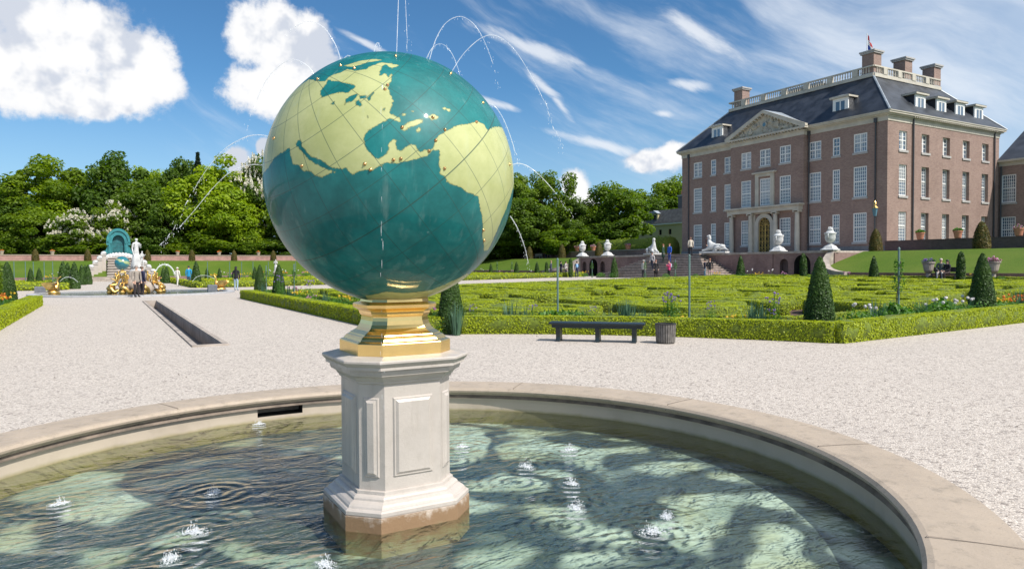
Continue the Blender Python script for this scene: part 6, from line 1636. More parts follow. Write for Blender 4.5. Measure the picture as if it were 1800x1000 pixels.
P(step(1177, 9), facing(300), 'person in a bright blue coat and trousers near the top of the stairs', (0.02, 0.09, 0.45), (0.02, 0.05, 0.22), (0.2, 0.08, 0.04), h=1.76, coat=0.6)
P(step(1214, 13), facing(170), 'person in a cream coat walking away at the top of the stairs', (0.62, 0.55, 0.45), (0.01, 0.01, 0.012), (0.22, 0.12, 0.08), h=1.70, coat=0.9, stride=0.08)
P(W(50.2, aof(1244, 50.2), 2.75), facing(30), 'white haired person in dark brown behind the right white statue', (0.05, 0.025, 0.025), (0.03, 0.06, 0.10), (0.6, 0.58, 0.55), h=1.74, coat=0.3)
P(on_b(1239, 44.6, 0.45), facing(260), 'person in a navy top and jeans at the lower right of the stairs', (0.012, 0.015, 0.04), (0.10, 0.18, 0.24), (0.02, 0.015, 0.012), h=1.72, pack=(0.02, 0.02, 0.03))
P(on_b(1248, 44.4, 0.45), facing(160), 'man in black with beige trousers at the lower right of the stairs', (0.012, 0.012, 0.016), (0.42, 0.34, 0.25), (0.3, 0.12, 0.06), h=1.76, coat=0.3)
# seated couple on a bench below the right lawn
def rear_bench(u, b, label, mat='pipe', L=1.6, z=None):
    o = thing('park_bench', label, 'bench', on_b(u, b, z), ROT - pi / 2)
    MB().box(-L / 2, L / 2, -0.22, 0.22, 0.42, 0.46).build('seat', mat, o)
    MB().box(-L / 2, L / 2, 0.20, 0.24, 0.55, 0.85).build('backrest', mat, o)
    for x in (-L / 2 + 0.1, L / 2 - 0.1):
        MB().box(x - 0.03, x + 0.03, -0.2, -0.14, 0, 0.42).build('leg', mat, o); MB().box(x - 0.03, x + 0.03, 0.241, 0.28, 0, 0.85).build('leg', mat, o)
    return o
rear_bench(1661, 44.9, 'bench of the seated couple below the right lawn', z=0.62)
rear_bench(925, 58.0, 'left of two white benches on the upper walk', 'wood_white', 2.0, TOP_Z)
rear_bench(945, 58.0, 'right of two white benches on the upper walk', 'wood_white', 2.0, TOP_Z)
P(on_b(1654, 44.85, 0.62), facing(-40), 'older man in a grey-green jacket and pale trousers sitting on a bench below the lawn', (0.10, 0.12, 0.11), (0.42, 0.40, 0.38), (0.5, 0.42, 0.36), pose='sit', arm='lap', h=1.76, coat=0.6)
P(on_b(1667, 44.85, 0.62), facing(-75), 'black haired woman in a dark top sitting beside the older man', (0.02, 0.018, 0.022), (0.05, 0.03, 0.03), (0.01, 0.008, 0.008), pose='sit', arm='lap', h=1.66, longhair=True, lean=0.08)

# ------------------------------------------------------------------ statues and far fountains
def statue_mesh(name, mat, pose='stand', stride=0.1, arm='hold', lean=0.02, drape=True):
    J, E, R, part = body_skeleton(pose, stride, arm, lean, 0, 0.2)
    for k in R:
        if k in ('crown', 'head'): R[k] = tuple(x * 1.12 for x in R[k]) if hasattr(R[k], '__len__') else R[k] * 1.12
    me = skin_mesh(name, J, E, R, 'pelvis', 1); me.materials.append(M[mat]); return me
def drape_part(o, mat, z0, z1, r0, r1, name='drapery', n=20, sy=0.8):
    V = []; mb = MB(); rings = []
    for i in range(7):
        t = i / 6; z = z1 + (z0 - z1) * t; r = r0 + (r1 - r0) * t
        rings.append([(r * (1 + 0.16 * t * sin(5 * q * 2 * pi / n + 1.5 * t)) * cos(2 * pi * q / n), r * sy * (1 + 0.16 * t * sin(5 * q * 2 * pi / n + 1.5 * t)) * sin(2 * pi * q / n), z) for q in range(n)])
    mb.rings(rings); return mb.build(name, mat, o, smooth=True)
def rock(mb, c, r, seed, n=9):
    rr = random.Random(seed)
    for k in range(n):
        a = rr.random() * 6.28; q = r * 0.6 * rr.random(); s_ = r * (0.35 + 0.3 * rr.random())
        mb.ell((c[0] + q * cos(a), c[1] + q * sin(a), c[2] + s_ * (0.5 + 0.5 * rr.random())), (s_, s_ * 0.9, s_ * 0.8), 7)
VP_ = Vector((1.7, 51.5, 0))
def venus():
    c = W(1.7, 51.5, 0)
    # pool with a flush pale rim
    po = thing('fountain_pool', 'round shallow pool with a pale stone rim around the gilded fountain', 'pool', c, ROT)
    n = 64; mb = MB(); prof = [(5.9, 0.0), (5.9, 0.10), (5.45, 0.11), (5.45, 0.03)]
    V = [(r * cos(2 * pi * k / n), r * sin(2 * pi * k / n), z) for r, z in prof for k in range(n)]
    mb.add(V, [(i * n + k, i * n + (k + 1) % n, (i + 1) * n + (k + 1) % n, (i + 1) * n + k) for i in range(3) for k in range(n)]); mb.build('rim', mk('pale_rim', (0.42, 0.42, 0.43), 0.7, var=0.15), po)
    mb = MB(); mb.add([(0, 0, 0.055)] + [(5.46 * cos(2 * pi * k / n), 5.46 * sin(2 * pi * k / n), 0.055) for k in range(n)], [(0, 1 + k, 1 + (k + 1) % n) for k in range(n)]); mb.build('pool_water', 'water', po)
    mb = MB(); mb.add([(0, 0, 0.012)] + [(5.46 * cos(2 * pi * k / n), 5.46 * sin(2 * pi * k / n), 0.012) for k in range(n)], [(0, 1 + k, 1 + (k + 1) % n) for k in range(n)]); mb.build('pool_floor', mk('pool_bottom', (0.12, 0.15, 0.15), 0.7, var=0.3), po)
    vf = thing('gilded_fountain', 'gilded figures crouching round a rock that carries a tall white statue', 'fountain', c, ROT)
    rb = MB(); rock(rb, (0, 0, 0), 1.15, 3, 14); rb.ell((0, 0, 1.1), (0.6, 0.6, 0.55), 8); rb.build('rock', 'old_stone', vf, smooth=True)
    g = statue_mesh('gilded_figure', 'gold_rough', 'sit', 0, 'hold', 0.06)
    for k in range(8):
        t = 2 * pi * k / 8 + 0.2
        f = put('gilded_figure', g, vf, (1.15 * cos(t), 1.15 * sin(t), 0.10 + 0.12 * (k % 2)), t + pi / 2, (0.92, 0.92, 0.95))
        tb = MB(); rr = random.Random(k); pts = [(1.2 * cos(t) + 0.4 * cos(t + s_ * 2.2), 1.2 * sin(t) + 0.4 * sin(t + s_ * 2.2), 0.35 - 0.2 * s_ + 0.12 * sin(9 * s_)) for s_ in np.linspace(0, 1, 8)]
        tb.tube(pts, [0.17 - 0.13 * i / 7 for i in range(8)], 7); tb.ell((1.55 * cos(t), 1.55 * sin(t), 0.16), (0.22, 0.22, 0.16), 7); tb.build('fish_tail', 'gold_rough', vf, smooth=True)
    v = put('venus_figure', statue_mesh('statue', 'marble', 'stand', 0.10, 'hold'), vf, (0, 0, 1.62), radians(30), (1.12, 1.12, 1.14))
    drape_part(v, 'marble', 0.02, 0.80, 0.19, 0.30)
    put('putto', statue_mesh('putto', 'marble', 'stand', 0.1, 'phone'), v, (0.30, -0.05, 0.0), 0.4, 0.58)
    rb = MB(); rb.ell((0.0, 0.0, 1.42), (0.44, 0.44, 0.25), 9); rb.ell((0.25, 0.1, 1.6), (0.25, 0.22, 0.22), 8); rb.build('shell_base', 'marble', vf, smooth=True)
venus()
def swan(p, rz, label):
    o = thing('golden_swan', label, 'swan statue', p, rz, None); o.scale = (0.95, 0.95, 1.05)
    J = {'b0': (0.28, 0, 0.42), 'b1': (0.06, 0, 0.38), 'b2': (-0.20, 0, 0.40), 'tail': (-0.46, 0, 0.50), 'n0': (0.36, 0, 0.58), 'n1': (0.30, 0, 0.76), 'n2': (0.34, 0, 0.92), 'hd': (0.44, 0, 1.02), 'bill': (0.56, 0, 1.08)}
    E = [('b1', 'b0'), ('b1', 'b2'), ('b2', 'tail'), ('b0', 'n0'), ('n0', 'n1'), ('n1', 'n2'), ('n2', 'hd'), ('hd', 'bill')]
    R = {'b0': 0.19, 'b1': 0.25, 'b2': 0.20, 'tail': 0.06, 'n0': 0.10, 'n1': 0.07, 'n2': 0.06, 'hd': 0.07, 'bill': 0.022}
    me = skin_mesh('body', J, E, R, 'b1', 1); me.materials.append(M['gold_rough']); put('body', me, o)
    for s in (-1, 1):
        wb = MB(); wb.rings([[(x + dx * 0.5, s * (0.20 + 0.10 * t + 0.03), z + 0.12 * t) for x, z in ((0.20, 0.40), (0.02, 0.26), (-0.28, 0.32), (-0.55, 0.55), (-0.34, 0.60), (0.04, 0.58))] for t, dx in ((0, 0), (1, -0.05))]); wb.build('wing', 'gold_rough', o)
    rb = MB(); rb.ell((0, 0, 0.10), (0.42, 0.34, 0.16), 9); rb.ell((0.15, 0.1, 0.05), (0.3, 0.3, 0.14), 8); rb.build('rock_base', 'gold_rough', o, smooth=True)
pl = on_a(92, 54.0); pr_ = on_a(387, 54.8)
swan(pl, radians(8), 'golden swan fountain at the left end of the round pool')
swan(pr_, radians(188), 'golden swan fountain at the right end of the round pool')
def stonebox(p, label):
    tag(MB().rings([[(x * k, y * k, z) for x, y in ((-.3, -.25), (.3, -.25), (.3, .25), (-.3, .25))] for k, z in ((1, 0), (1, 0.40), (0.93, 0.45))]).build('spout_block', mk('slate_block', (0.13, 0.14, 0.16), 0.6, var=0.2), None, p, ROT), label, 'stone block')
stonebox(on_a(70, 56.5), 'dark stone block left of the left golden swan'); stonebox(on_a(373, 53.6), 'dark stone block at the pool end by the right golden swan')
def far_jet(pts, a, label, r=0.035):
    P3 = [on_a(u, a) * 1.0 for u, v in pts]
    Q = []
    for (u, v), p in zip(pts, P3): Q.append(at_y(u, v, p.y))
    C = spline([q - Q[0] for q in Q], 30); mb = MB(); mb.tube(C, r, 6)
    for k in range(26):
        t = C[HR.integers(8, 30)]; mb.ell(t + Vector(HR.normal(0, 0.09, 3)), (r * 0.4, r * 0.4, r * 0.7), 5)
    tag(mb.build('water_jet', 'jet', None, Q[0], 0, True), label, 'water jet')
far_jet([(272, 479), (280, 468), (291, 465), (301, 470), (308, 482)], 60, 'broad water arch right of the gilded fountain', 0.05)
far_jet([(105, 495), (112, 489), (121, 487), (130, 490), (137, 496)], 54, 'thin water jet from the left golden swan', 0.014)
far_jet([(377, 490), (366, 485), (354, 484), (344, 488), (338, 495)], 54.8, 'thin water jet from the right golden swan', 0.014)
def celestial():
    o = thing('globe_fountain', 'distant celestial globe fountain before the white cascade', 'globe fountain', W(1.7, 98.2, 0.0), ROT)
    pedestal_parts(o); gold_base(o)
    mb = MB(); mb.ell((0, 0, 0), (GL_R, GL_R, GL_R), 32)
    m, N, out = new_mat('celestial_enamel'); co = N.n('ShaderNodeTexCoord').outputs['Object']; x, y, z = N.sep(co)
    f = N.noise(co, 2.2, 4); band = N.ss(N.m('ABSOLUTE', N.m('SUBTRACT', N.m('ADD', z, N.m('MULTIPLY', x, 0.4)), N.m('MULTIPLY', f, 0.5))), 0.20, 0.05)
    p = principled(N, Roughness=0.2, **{'Coat Weight': 0.6}); N.link(N.mix(band, (0.02, 0.16, 0.20, 1), (0.35, 0.42, 0.20, 1)), p.inputs['Base Color']); N.link(p.outputs[0], out.inputs[0])
    g = mb.build('globe', m, o, (0, 0, 2.262), smooth=True)
celestial()
def cascade():
    o = thing('stone_cascade', 'white tiered stone cascade stepping down the far bank', 'cascade', W(1.6, 103.2, 0.0), ROT)
    for k in range(8):
        w = 1.5 - 0.02 * k; MB().box(-w, w, -0.6 + 0.75 * k, 9.6, 0.5 + 0.34 * k - 0.2, 0.5 + 0.34 * k + 0.10).build('tier', 'old_stone', o); MB().box(-w - 0.05, w + 0.05, -0.72 + 0.75 * k, -0.50 + 0.75 * k, 0.5 + 0.34 * k + 0.101, 0.5 + 0.34 * k + 0.20).build('lip', 'pale_stone', o)
    for s in (-1, 1):
        for k in range(5):
            x = s * (3.7 - 0.46 * k); y = -0.3 + 0.95 * k; h = 0.95 + 0.58 * k
            mb = MB(); mb.box(x - 0.27, x + 0.27, y - 0.3, 9.0, 0, h); mb.box(x - 0.34, x + 0.34, y - 0.37, y + 0.3, h + 0.001, h + 0.14); mb.build('side_pier', 'pale_stone', o)
            b_ = MB(); b_.ell((x, y, h + 0.36), (0.34, 0.3, 0.26), 9); b_.ell((x + s * 0.18, y - 0.1, h + 0.25), (0.2, 0.2, 0.14), 7); b_.build('scroll_ornament', 'marble', o, smooth=True)
    mb = MB(); mb.box(-4.3, 4.3, -2.0, 0.4, -0.05, 0.30); mb.box(-4.0, 4.0, -1.7, 0.5, 0.301, 0.55); mb.build('basin_step', 'old_stone', o)
    t = MB()
    for k in range(13): a_ = k / 12 * pi; t.ell((1.5 * cos(a_), 5.5, 2.95 + 0.40 * sin(a_)), (0.34, 0.3, 0.36 + 0.1 * sin(a_)), 7)
    t.build('crest', 'marble', o, smooth=True)
cascade()
def arch():
    o = thing('trellis_arch', 'tall turquoise trellis arch behind the cascade', 'trellis arch', W(1.55, 113.6, TOP_Z - 0.2), ROT); o.scale = (0.84, 1, 1.04)
    n = 18
    def ring(r0, r1, zc, y0, y1, base, name, mat):
        I = [(r0, base)] + [(r0 * cos(pi * k / n), zc + r0 * sin(pi * k / n)) for k in range(n + 1)] + [(-r0, base)]; O = [(r1, base)] + [(r1 * cos(pi * k / n), zc + r1 * sin(pi * k / n)) for k in range(n + 1)] + [(-r1, base)]
        mb = MB()
        for k in range(len(I) - 1):
            q = [I[k], I[k + 1], O[k + 1], O[k]]; mb.add([(x, y0, z) for x, z in q] + [(x, y1, z) for x, z in q], [(0, 1, 2, 3), (4, 5, 6, 7), (0, 1, 5, 4), (2, 3, 7, 6)])
        mb.build(name, mat, o)
    ring(0.95, 1.55, 2.75, -0.35, 0.5, 0.0, 'arch_frame', 'turq'); ring(1.40, 1.75, 2.80, -0.50, -0.351, 2.3, 'arch_moulding', 'turq'); ring(0.90, 1.02, 2.75, -0.45, -0.352, 0.0, 'inner_moulding', 'turq')
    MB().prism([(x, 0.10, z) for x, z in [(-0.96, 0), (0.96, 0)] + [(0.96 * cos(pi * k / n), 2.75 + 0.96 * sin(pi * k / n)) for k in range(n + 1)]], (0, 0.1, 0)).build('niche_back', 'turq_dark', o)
    for s in (-1, 1):
        mb = MB(); mb.box(s * 1.95 - 0.38, s * 1.95 + 0.38, -0.3, 0.4, 0, 1.15); mb.box(s * 2.0 - 0.48, s * 2.0 + 0.48, -0.38, 0.48, 1.151, 1.32); mb.prism([(s * 1.56, -0.2, 1.33), (s * 2.35, -0.2, 1.33), (s * 2.2, -0.2, 1.5), (s * 1.85, -0.2, 1.6), (s * 1.70, -0.2, 1.95), (s * 1.56, -0.2, 2.3)], (0, 0.5, 0)); mb.build('side_wing', 'turq', o)
        mb = MB(); mb.box(s * 1.25 - 0.14, s * 1.25 + 0.14, -0.46, -0.352, 0, 2.55); mb.build('pilaster', 'turq', o)
        mb = MB(); mb.box(s * 1.28 - 0.36, s * 1.28 + 0.36, -0.50, -0.352, 2.551, 2.75); mb.build('capital', 'turq', o)
    for k in range(5): MB().box(-0.9, 0.9, 0.06, 0.099, 0.4 + 0.55 * k, 0.46 + 0.55 * k).build('lath', 'turq', o)
arch()
def small_statue():
    p = on_a(485, 96.5, 0.1); o = thing('white_statue', 'slender white statue standing before the far lawn, left of the globe', 'statue', p, radians(20))
    MB().rings([octo(r, r * 0.3, z) for r, z in ((0.42, 0), (0.42, 0.15), (0.33, 0.2), (0.33, 0.75), (0.40, 0.8), (0.40, 0.9))]).build('pedestal', 'old_stone', o)
    v = put('figure', statue_mesh('figure', 'marble', 'stand', 0.08, 'phone'), o, (0, 0, 0.9), 0, 1.0); drape_part(v, 'marble', 0.0, 0.95, 0.17, 0.24)
small_statue()
def sphinx(p, rz, label):
    o = thing('sphinx_statue', label, 'statue', p, rz)
    J = {'rump': (-0.75, 0, 0.42), 'mid': (-0.25, 0, 0.42), 'sh': (0.32, 0, 0.55), 'chest': (0.50, 0, 0.85), 'coll': (0.50, 0, 1.08), 'neck': (0.51, 0, 1.18), 'head': (0.54, 0, 1.36), 'top': (0.52, 0, 1.48), 'nose': (0.66, 0, 1.35), 'tail': (-1.15, 0.12, 0.20), 'tail2': (-1.45, 0.28, 0.10)}
    E = [('mid', 'rump'), ('mid', 'sh'), ('sh', 'chest'), ('chest', 'coll'), ('coll', 'neck'), ('neck', 'head'), ('head', 'top'), ('head', 'nose'), ('rump', 'tail'), ('tail', 'tail2')]
    R = {'rump': 0.34, 'mid': 0.30, 'sh': 0.30, 'chest': 0.24, 'coll': 0.17, 'neck': 0.09, 'head': 0.13, 'top': 0.10, 'nose': 0.02, 'tail': 0.09, 'tail2': 0.05}
    for s in (-1, 1):
        n = 'L' if s > 0 else 'R'
        J.update({'fa' + n: (0.45, s * 0.24, 0.30), 'fb' + n: (0.80, s * 0.24, 0.12), 'fc' + n: (1.12, s * 0.24, 0.09), 'ha' + n: (-0.62, s * 0.34, 0.34), 'hb' + n: (-0.18, s * 0.42, 0.30), 'hc' + n: (-0.40, s * 0.44, 0.08), 'hd' + n: (0.0, s * 0.44, 0.07)})
        E += [('sh', 'fa' + n), ('fa' + n, 'fb' + n), ('fb' + n, 'fc' + n), ('rump', 'ha' + n), ('ha' + n, 'hb' + n), ('hb' + n, 'hc' + n), ('hc' + n, 'hd' + n)]
        R.update({'fa' + n: 0.15, 'fb' + n: 0.10, 'fc' + n: 0.09, 'ha' + n: 0.22, 'hb' + n: 0.13, 'hc' + n: 0.09, 'hd' + n: 0.08})
    me = skin_mesh('body', J, E, R, 'mid', 1); me.materials.append(M['marble']); put('body', me, o, (0, 0, 0.16))
    hb = MB(); hb.ell((0.47, 0, 1.55), (0.15, 0.16, 0.16), 9); hb.ell((0.40, 0, 1.38), (0.11, 0.15, 0.2), 8); hb.build('headdress', 'marble', o, smooth=True)
    drape = MB(); drape.ell((-0.25, 0, 0.72), (0.45, 0.33, 0.16), 9); drape.ell((-0.75, 0.1, 0.62), (0.35, 0.33, 0.2), 9); drape.build('saddle_cloth', 'marble', o, smooth=True)
    MB().box(-1.25, 1.25, -0.5, 0.5, 0, 0.16).build('base', 'marble', o)
sphinx(W(T_B - 0.05, 51.5 + 3.9, 2.77), ROT + radians(250), 'white reclining sphinx statue at the left head of the stairs')
sphinx(W(T_B - 0.05, 51.5 - 4.6, 2.77), ROT + radians(112), 'white reclining sphinx statue at the right head of the stairs')

# ------------------------------------------------------------------ borders: posts, flowers, plants
def plant_mesh(name, kind, seed):
    R_ = np.random.default_rng(seed); V = []; mi = []; rn = []
    mats = ['plant_leaf', 'fl_white']
    if kind == 'iris':
        mats = ['blue_leaf', 'fl_violet']; n = 46
        for i in range(n):
            t = R_.random() * 6.28; q = 0.10 * R_.random(); L = 0.35 + 0.35 * R_.random(); lean = 0.22 * R_.random()
            b_ = np.array([q * cos(t), q * sin(t), 0]); tip = b_ + np.array([lean * cos(t) * L * 1.6, lean * sin(t) * L * 1.6, L]); s = np.array([-sin(t), cos(t), 0]) * 0.011; m_ = (b_ + tip) / 2 + np.array([0, 0, 0.03])
            V.append([b_ - s, b_ + s, m_ + s, m_ - s]); V.append([m_ - s, m_ + s, tip + s * .1, tip - s * .1]); mi += [0, 0]; rn += [R_.random()] * 2
    else:
        n = 420 if kind != 'tall' else 260
        hh = {'bush': 0.42, 'allium': 0.30, 'tall': 0.85, 'orange': 0.40, 'yellow': 0.38, 'pink': 0.4, 'broad': 0.5}[kind]; rr = {'tall': 0.22, 'broad': 0.36}.get(kind, 0.30)
        t = R_.random(n) * 6.28; q = np.sqrt(R_.random(n)) * rr; z = hh * (0.15 + 0.85 * R_.random(n) ** 0.7) * (1 - 0.5 * (q / rr) ** 2)
        Pp = np.stack([q * np.cos(t), q * np.sin(t), z], -1); sz = 0.12 if kind == 'broad' else 0.05
        L = leafV(Pp, np.stack([np.cos(t), np.sin(t), np.full(n, 1.0)], -1) + R_.normal(0, 0.6, (n, 3)), sz, 0.6, R_)
        V += list(L); mi += [0] * n; rn += list(R_.random(n))
        fl = {'bush': None, 'allium': ('fl_white', 3, 0.62, 0.050), 'tall': ('fl_violet', 14, 0.9, 0.03), 'orange': ('fl_orange', 7, 0.50, 0.045), 'yellow': ('fl_yellow', 9, 0.44, 0.045), 'pink': ('fl_pink', 9, 0.48, 0.04), 'broad': None}[kind]
        if fl:
            mats[1] = fl[0]
            for i in range(fl[1]):
                a = R_.random() * 6.28; q = rr * 0.95 * sqrt(R_.random()); c = np.array([q * cos(a), q * sin(a), fl[2] * (0.85 + 0.3 * R_.random())])
                m_ = 60 if kind == 'allium' else 16; d = R_.normal(size=(m_, 3)); d /= np.linalg.norm(d, axis=1, keepdims=True)
                V += list(leafV(c + d * fl[3] * 0.75, d, fl[3] * 0.9, 0.8, R_)); mi += [1] * m_; rn += list(R_.random(m_))
                s = np.array([0.004, 0, 0]); V.append([c * [1, 1, 0] * 0.5 - s, c * [1, 1, 0] * 0.5 + s, c + s, c - s]); mi.append(0); rn.append(0.5)
    return quads(name, np.array(V), len(V), mats, np.array(rn), mi=mi)
PM = {k: [plant_mesh(n_, k, s_ + 31) for s_ in range(2)] for k, n_ in (('iris', 'iris_plant'), ('bush', 'border_plant'), ('allium', 'white_flower'), ('tall', 'tall_flower'), ('orange', 'orange_flower'), ('yellow', 'yellow_flower'), ('pink', 'pink_flower'), ('broad', 'broadleaf_plant'))}
PL = {'iris': 'clump of blue-green iris blades', 'bush': 'bushy green border plant', 'allium': 'clump of round white flowers on tall stems', 'tall': 'tall thin border plant with small violet flowers', 'orange': 'clump of orange flowers', 'yellow': 'clump of yellow flowers', 'pink': 'clump of pink flowers', 'broad': 'big leaved green plant'}
def plant(kind, b, a, where, s=1.0, group=None):
    o = put(PM[kind][0].name, PM[kind][HR.integers(0, 2)], None, W(b, a, gz(b) + 0.01), HR.random() * 6.28, s)
    tag(o, PL[kind] + ' ' + where, 'flowers' if kind in ('allium', 'tall', 'orange', 'yellow', 'pink') else 'plant', group or (PL[kind] + ' ' + where))
# right front border (behind the straight hedge)
for i, u in enumerate(range(1505, 1812, 17)):
    a_ = 10.05 + 0.5 * HR.random(); plant(['bush', 'bush', 'iris', 'bush', 'broad'][i % 5], bof(u, a_), a_, 'in the right front border', 1.1 + 0.35 * HR.random())
for u, a_ in [(1530, 10.3), (1642, 10.2), (1660, 10.4), (1671, 10.3), (1692, 10.5), (1702, 10.1), (1521, 10.5)]: plant('allium', bof(u, a_), a_, 'in the right front border', 0.95)
for u, a_ in [(1772, 10.4), (1785, 10.6), (1798, 10.2), (1806, 10.5)]: plant('orange', bof(u, a_), a_, 'at the right end of the front border', 1.0)
for u, a_ in [(1760, 10.6), (1779, 10.8)]: plant('yellow', bof(u, a_), a_, 'at the right end of the front border', 1.0)
# curved border behind the bench
def on_arc(u, r):
    best = None
    for t in np.linspace(0, pi / 2, 500):
        b, a = FB + r * cos(t), FA + r * sin(t); p = W(b, a); q = 900 + F_PX * p.x / p.y
        if best is None or abs(q - u) < best[0]: best = (abs(q - u), b, a)
    return best[1], best[2]
for i, u in enumerate(range(800, 1425, 15)):
    k = ['bush', 'iris', 'tall', 'bush', 'iris', 'yellow', 'bush'][i % 7]
    if u in (815, 890, 1085, 1145): k = 'bush'
    b, a = on_arc(u, ARC_R + 0.95 + 0.5 * HR.random()); plant(k, b, a, 'in the curved border behind the bench', (0.65 + 0.25 * HR.random()) * (0.85 if k == 'tall' else 1))
for u in (960, 975, 990, 1002, 1015): b, a = on_arc(u, ARC_R + 1.1); plant('broad', b, a, 'behind the left end of the bench', 1.0)
for u in (895, 1095, 1103, 1325, 1340): b, a = on_arc(u, ARC_R + 1.0); plant('iris', b, a, 'rising above the curved hedge', 1.25)
for u in (1175, 1183, 1360): b, a = on_arc(u, ARC_R + 1.2); plant('tall', b, a, 'just above the litter bin', 0.95)
# border right of the path
for i in range(34):
    a_ = 39.0 - i * 0.72; k = ['bush', 'iris', 'bush', 'yellow', 'bush', 'tall', 'bush', 'pink'][i % 8]; plant(k, 7.0 + 0.7 * HR.random(), a_, 'in the border right of the path', 1.0 + 0.4 * HR.random())
# border at far left
for i in range(26):
    a_ = 37.5 - i * 0.75; plant(['orange', 'bush', 'yellow', 'iris', 'bush', 'orange'][i % 6], -3.35 - 0.8 * HR.random(), a_, 'in the border at far left', 1.05 + 0.3 * HR.random())
# far quarters and the foot of the banks
for i in range(60):
    b = 8.0 + 36 * HR.random(); plant(['bush', 'yellow', 'orange', 'pink', 'allium'][i % 5], b, 95.5 + 1.5 * HR.random(), 'along the foot of the far lawn', 1.8)
for i in range(26):
    plant(['bush', 'yellow', 'orange', 'pink', 'allium'][i % 5], -24 + 20 * HR.random(), 93 + 4 * HR.random(), 'before the cascade at left', 1.8)
for i in range(40):
    plant(['bush', 'allium', 'yellow', 'bush', 'pink'][i % 5], 43.6 + 0.8 * HR.random(), 8 + 82 * HR.random(), 'along the edge below the terrace and lawn', 1.3)
def post(p, h, label, climber=False, r=0.026, lean=0.0):
    o = thing('rose_post', label, 'post', p, 0)
    MB().bar((0, 0, 0), (lean, 0, h), r, r, 10).build('post', 'pole', o)
    MB().lathe([(r * 1.15, h), (r * 1.15, h + 0.03), (r * 0.2, h + 0.06)], 10, (lean, 0, 0)).build('post_cap', 'pole', o)
    if climber:
        n = 520; z = HR.random(n) ** 0.8 * h * 0.88; t = HR.random(n) * 6.28; cl = 0.06 + 0.10 * (np.sin(z * 7.0) > 0.55) * HR.random(n) + 0.05 * HR.random(n)
        keep = (np.sin(z * 5.2 + 1) > -0.55); z, t, cl = z[keep], t[keep], cl[keep]; n = len(z)
        Pp = np.stack([cl * np.cos(t), cl * np.sin(t), z], -1); me = quads('climbing_rose', leafV(Pp, HR.normal(0, 1, (n, 3)), 0.055, R=HR), n, ['plant_leaf'], HR.random(n)); put('climbing_rose', me, o)
        MB().tube([(0.05 * cos(4 * q), 0.05 * sin(4 * q), q) for q in np.linspace(0, h * 0.85, 26)], 0.010, 5).build('stem', 'bark', o)
def arcpos(u, r): b, a = on_arc(u, r); return W(b, a, gz(b))
post(arcpos(981, ARC_R + 1.2), 1.80, 'bare green post behind the left end of the bench')
post(arcpos(1212, ARC_R + 1.2), 1.86, 'bare green post right of the litter bin')
post(W(bof(1580, 10.4), 10.4, gz(bof(1580, 10.4))), 1.95, 'green post with a climbing rose before the right lawn', True)
post(W(7.2, aof(468, 7.2), 0), 1.7, 'post with a climber between the two slim yew cones', True)
post(W(7.3, aof(517, 7.3), 0), 1.75, 'post with a bushy climber right of the slim yew cones', True)
for u, b_, lab in [(874, 43.6, 'climber on a post right of the globe'), (900, 44.0, 'second climber on a post right of the globe'), (1041, 43.4, 'climber on a post before the left arch'), (1187, 43.2, 'climber on a thin post before the stairs'), (1134, 43.6, 'thin post at the left foot of the stairs')]:
    post(W(b_, aof(u, b_), gz(b_)), 1.7, lab, True, 0.03)
for i, u in enumerate((14, 25, 45, 59, 78, 93)): post(on_a(u, 84 + i), 2.3, 'thin bare post in the far left quarter', False, 0.04); 
for o_ in [q for q in bpy.data.objects if q.get('label') == 'thin bare post in the far left quarter']: o_['group'] = 'thin posts in the far left quarter'
for i, u in enumerate((365, 404, 425, 445, 472, 520, 548)): post(on_a(u, 88 + (i % 3)), 2.3, 'thin bare post in the far right quarter', False, 0.04)
for o_ in [q for q in bpy.data.objects if q.get('label') == 'thin bare post in the far right quarter']: o_['group'] = 'thin posts in the far right quarter'
def shrub(p, h, r, label, kind='tree_mid'):
    n = 1800; d = HR.normal(size=(n, 3)); d /= np.linalg.norm(d, axis=1, keepdims=True); q = (0.75 + 0.25 * HR.random(n)) * (1 + 0.15 * np.sin(d[:, 0] * 7) * np.cos(d[:, 2] * 6))
    Pp = d * q[:, None] * [r, r, h / 2] + [0, 0, h / 2]; o = put('shrub', quads('shrub', leafV(Pp, d + HR.normal(0, .6, (n, 3)), 0.12, R=HR), n, [kind], HR.random(n)), None, p, 0); tag(o, label, 'shrub')
shrub(W(-4.0, 33.4, 0), 2.3, 0.55, 'leafy shrub at the very left edge beside the yew cones')

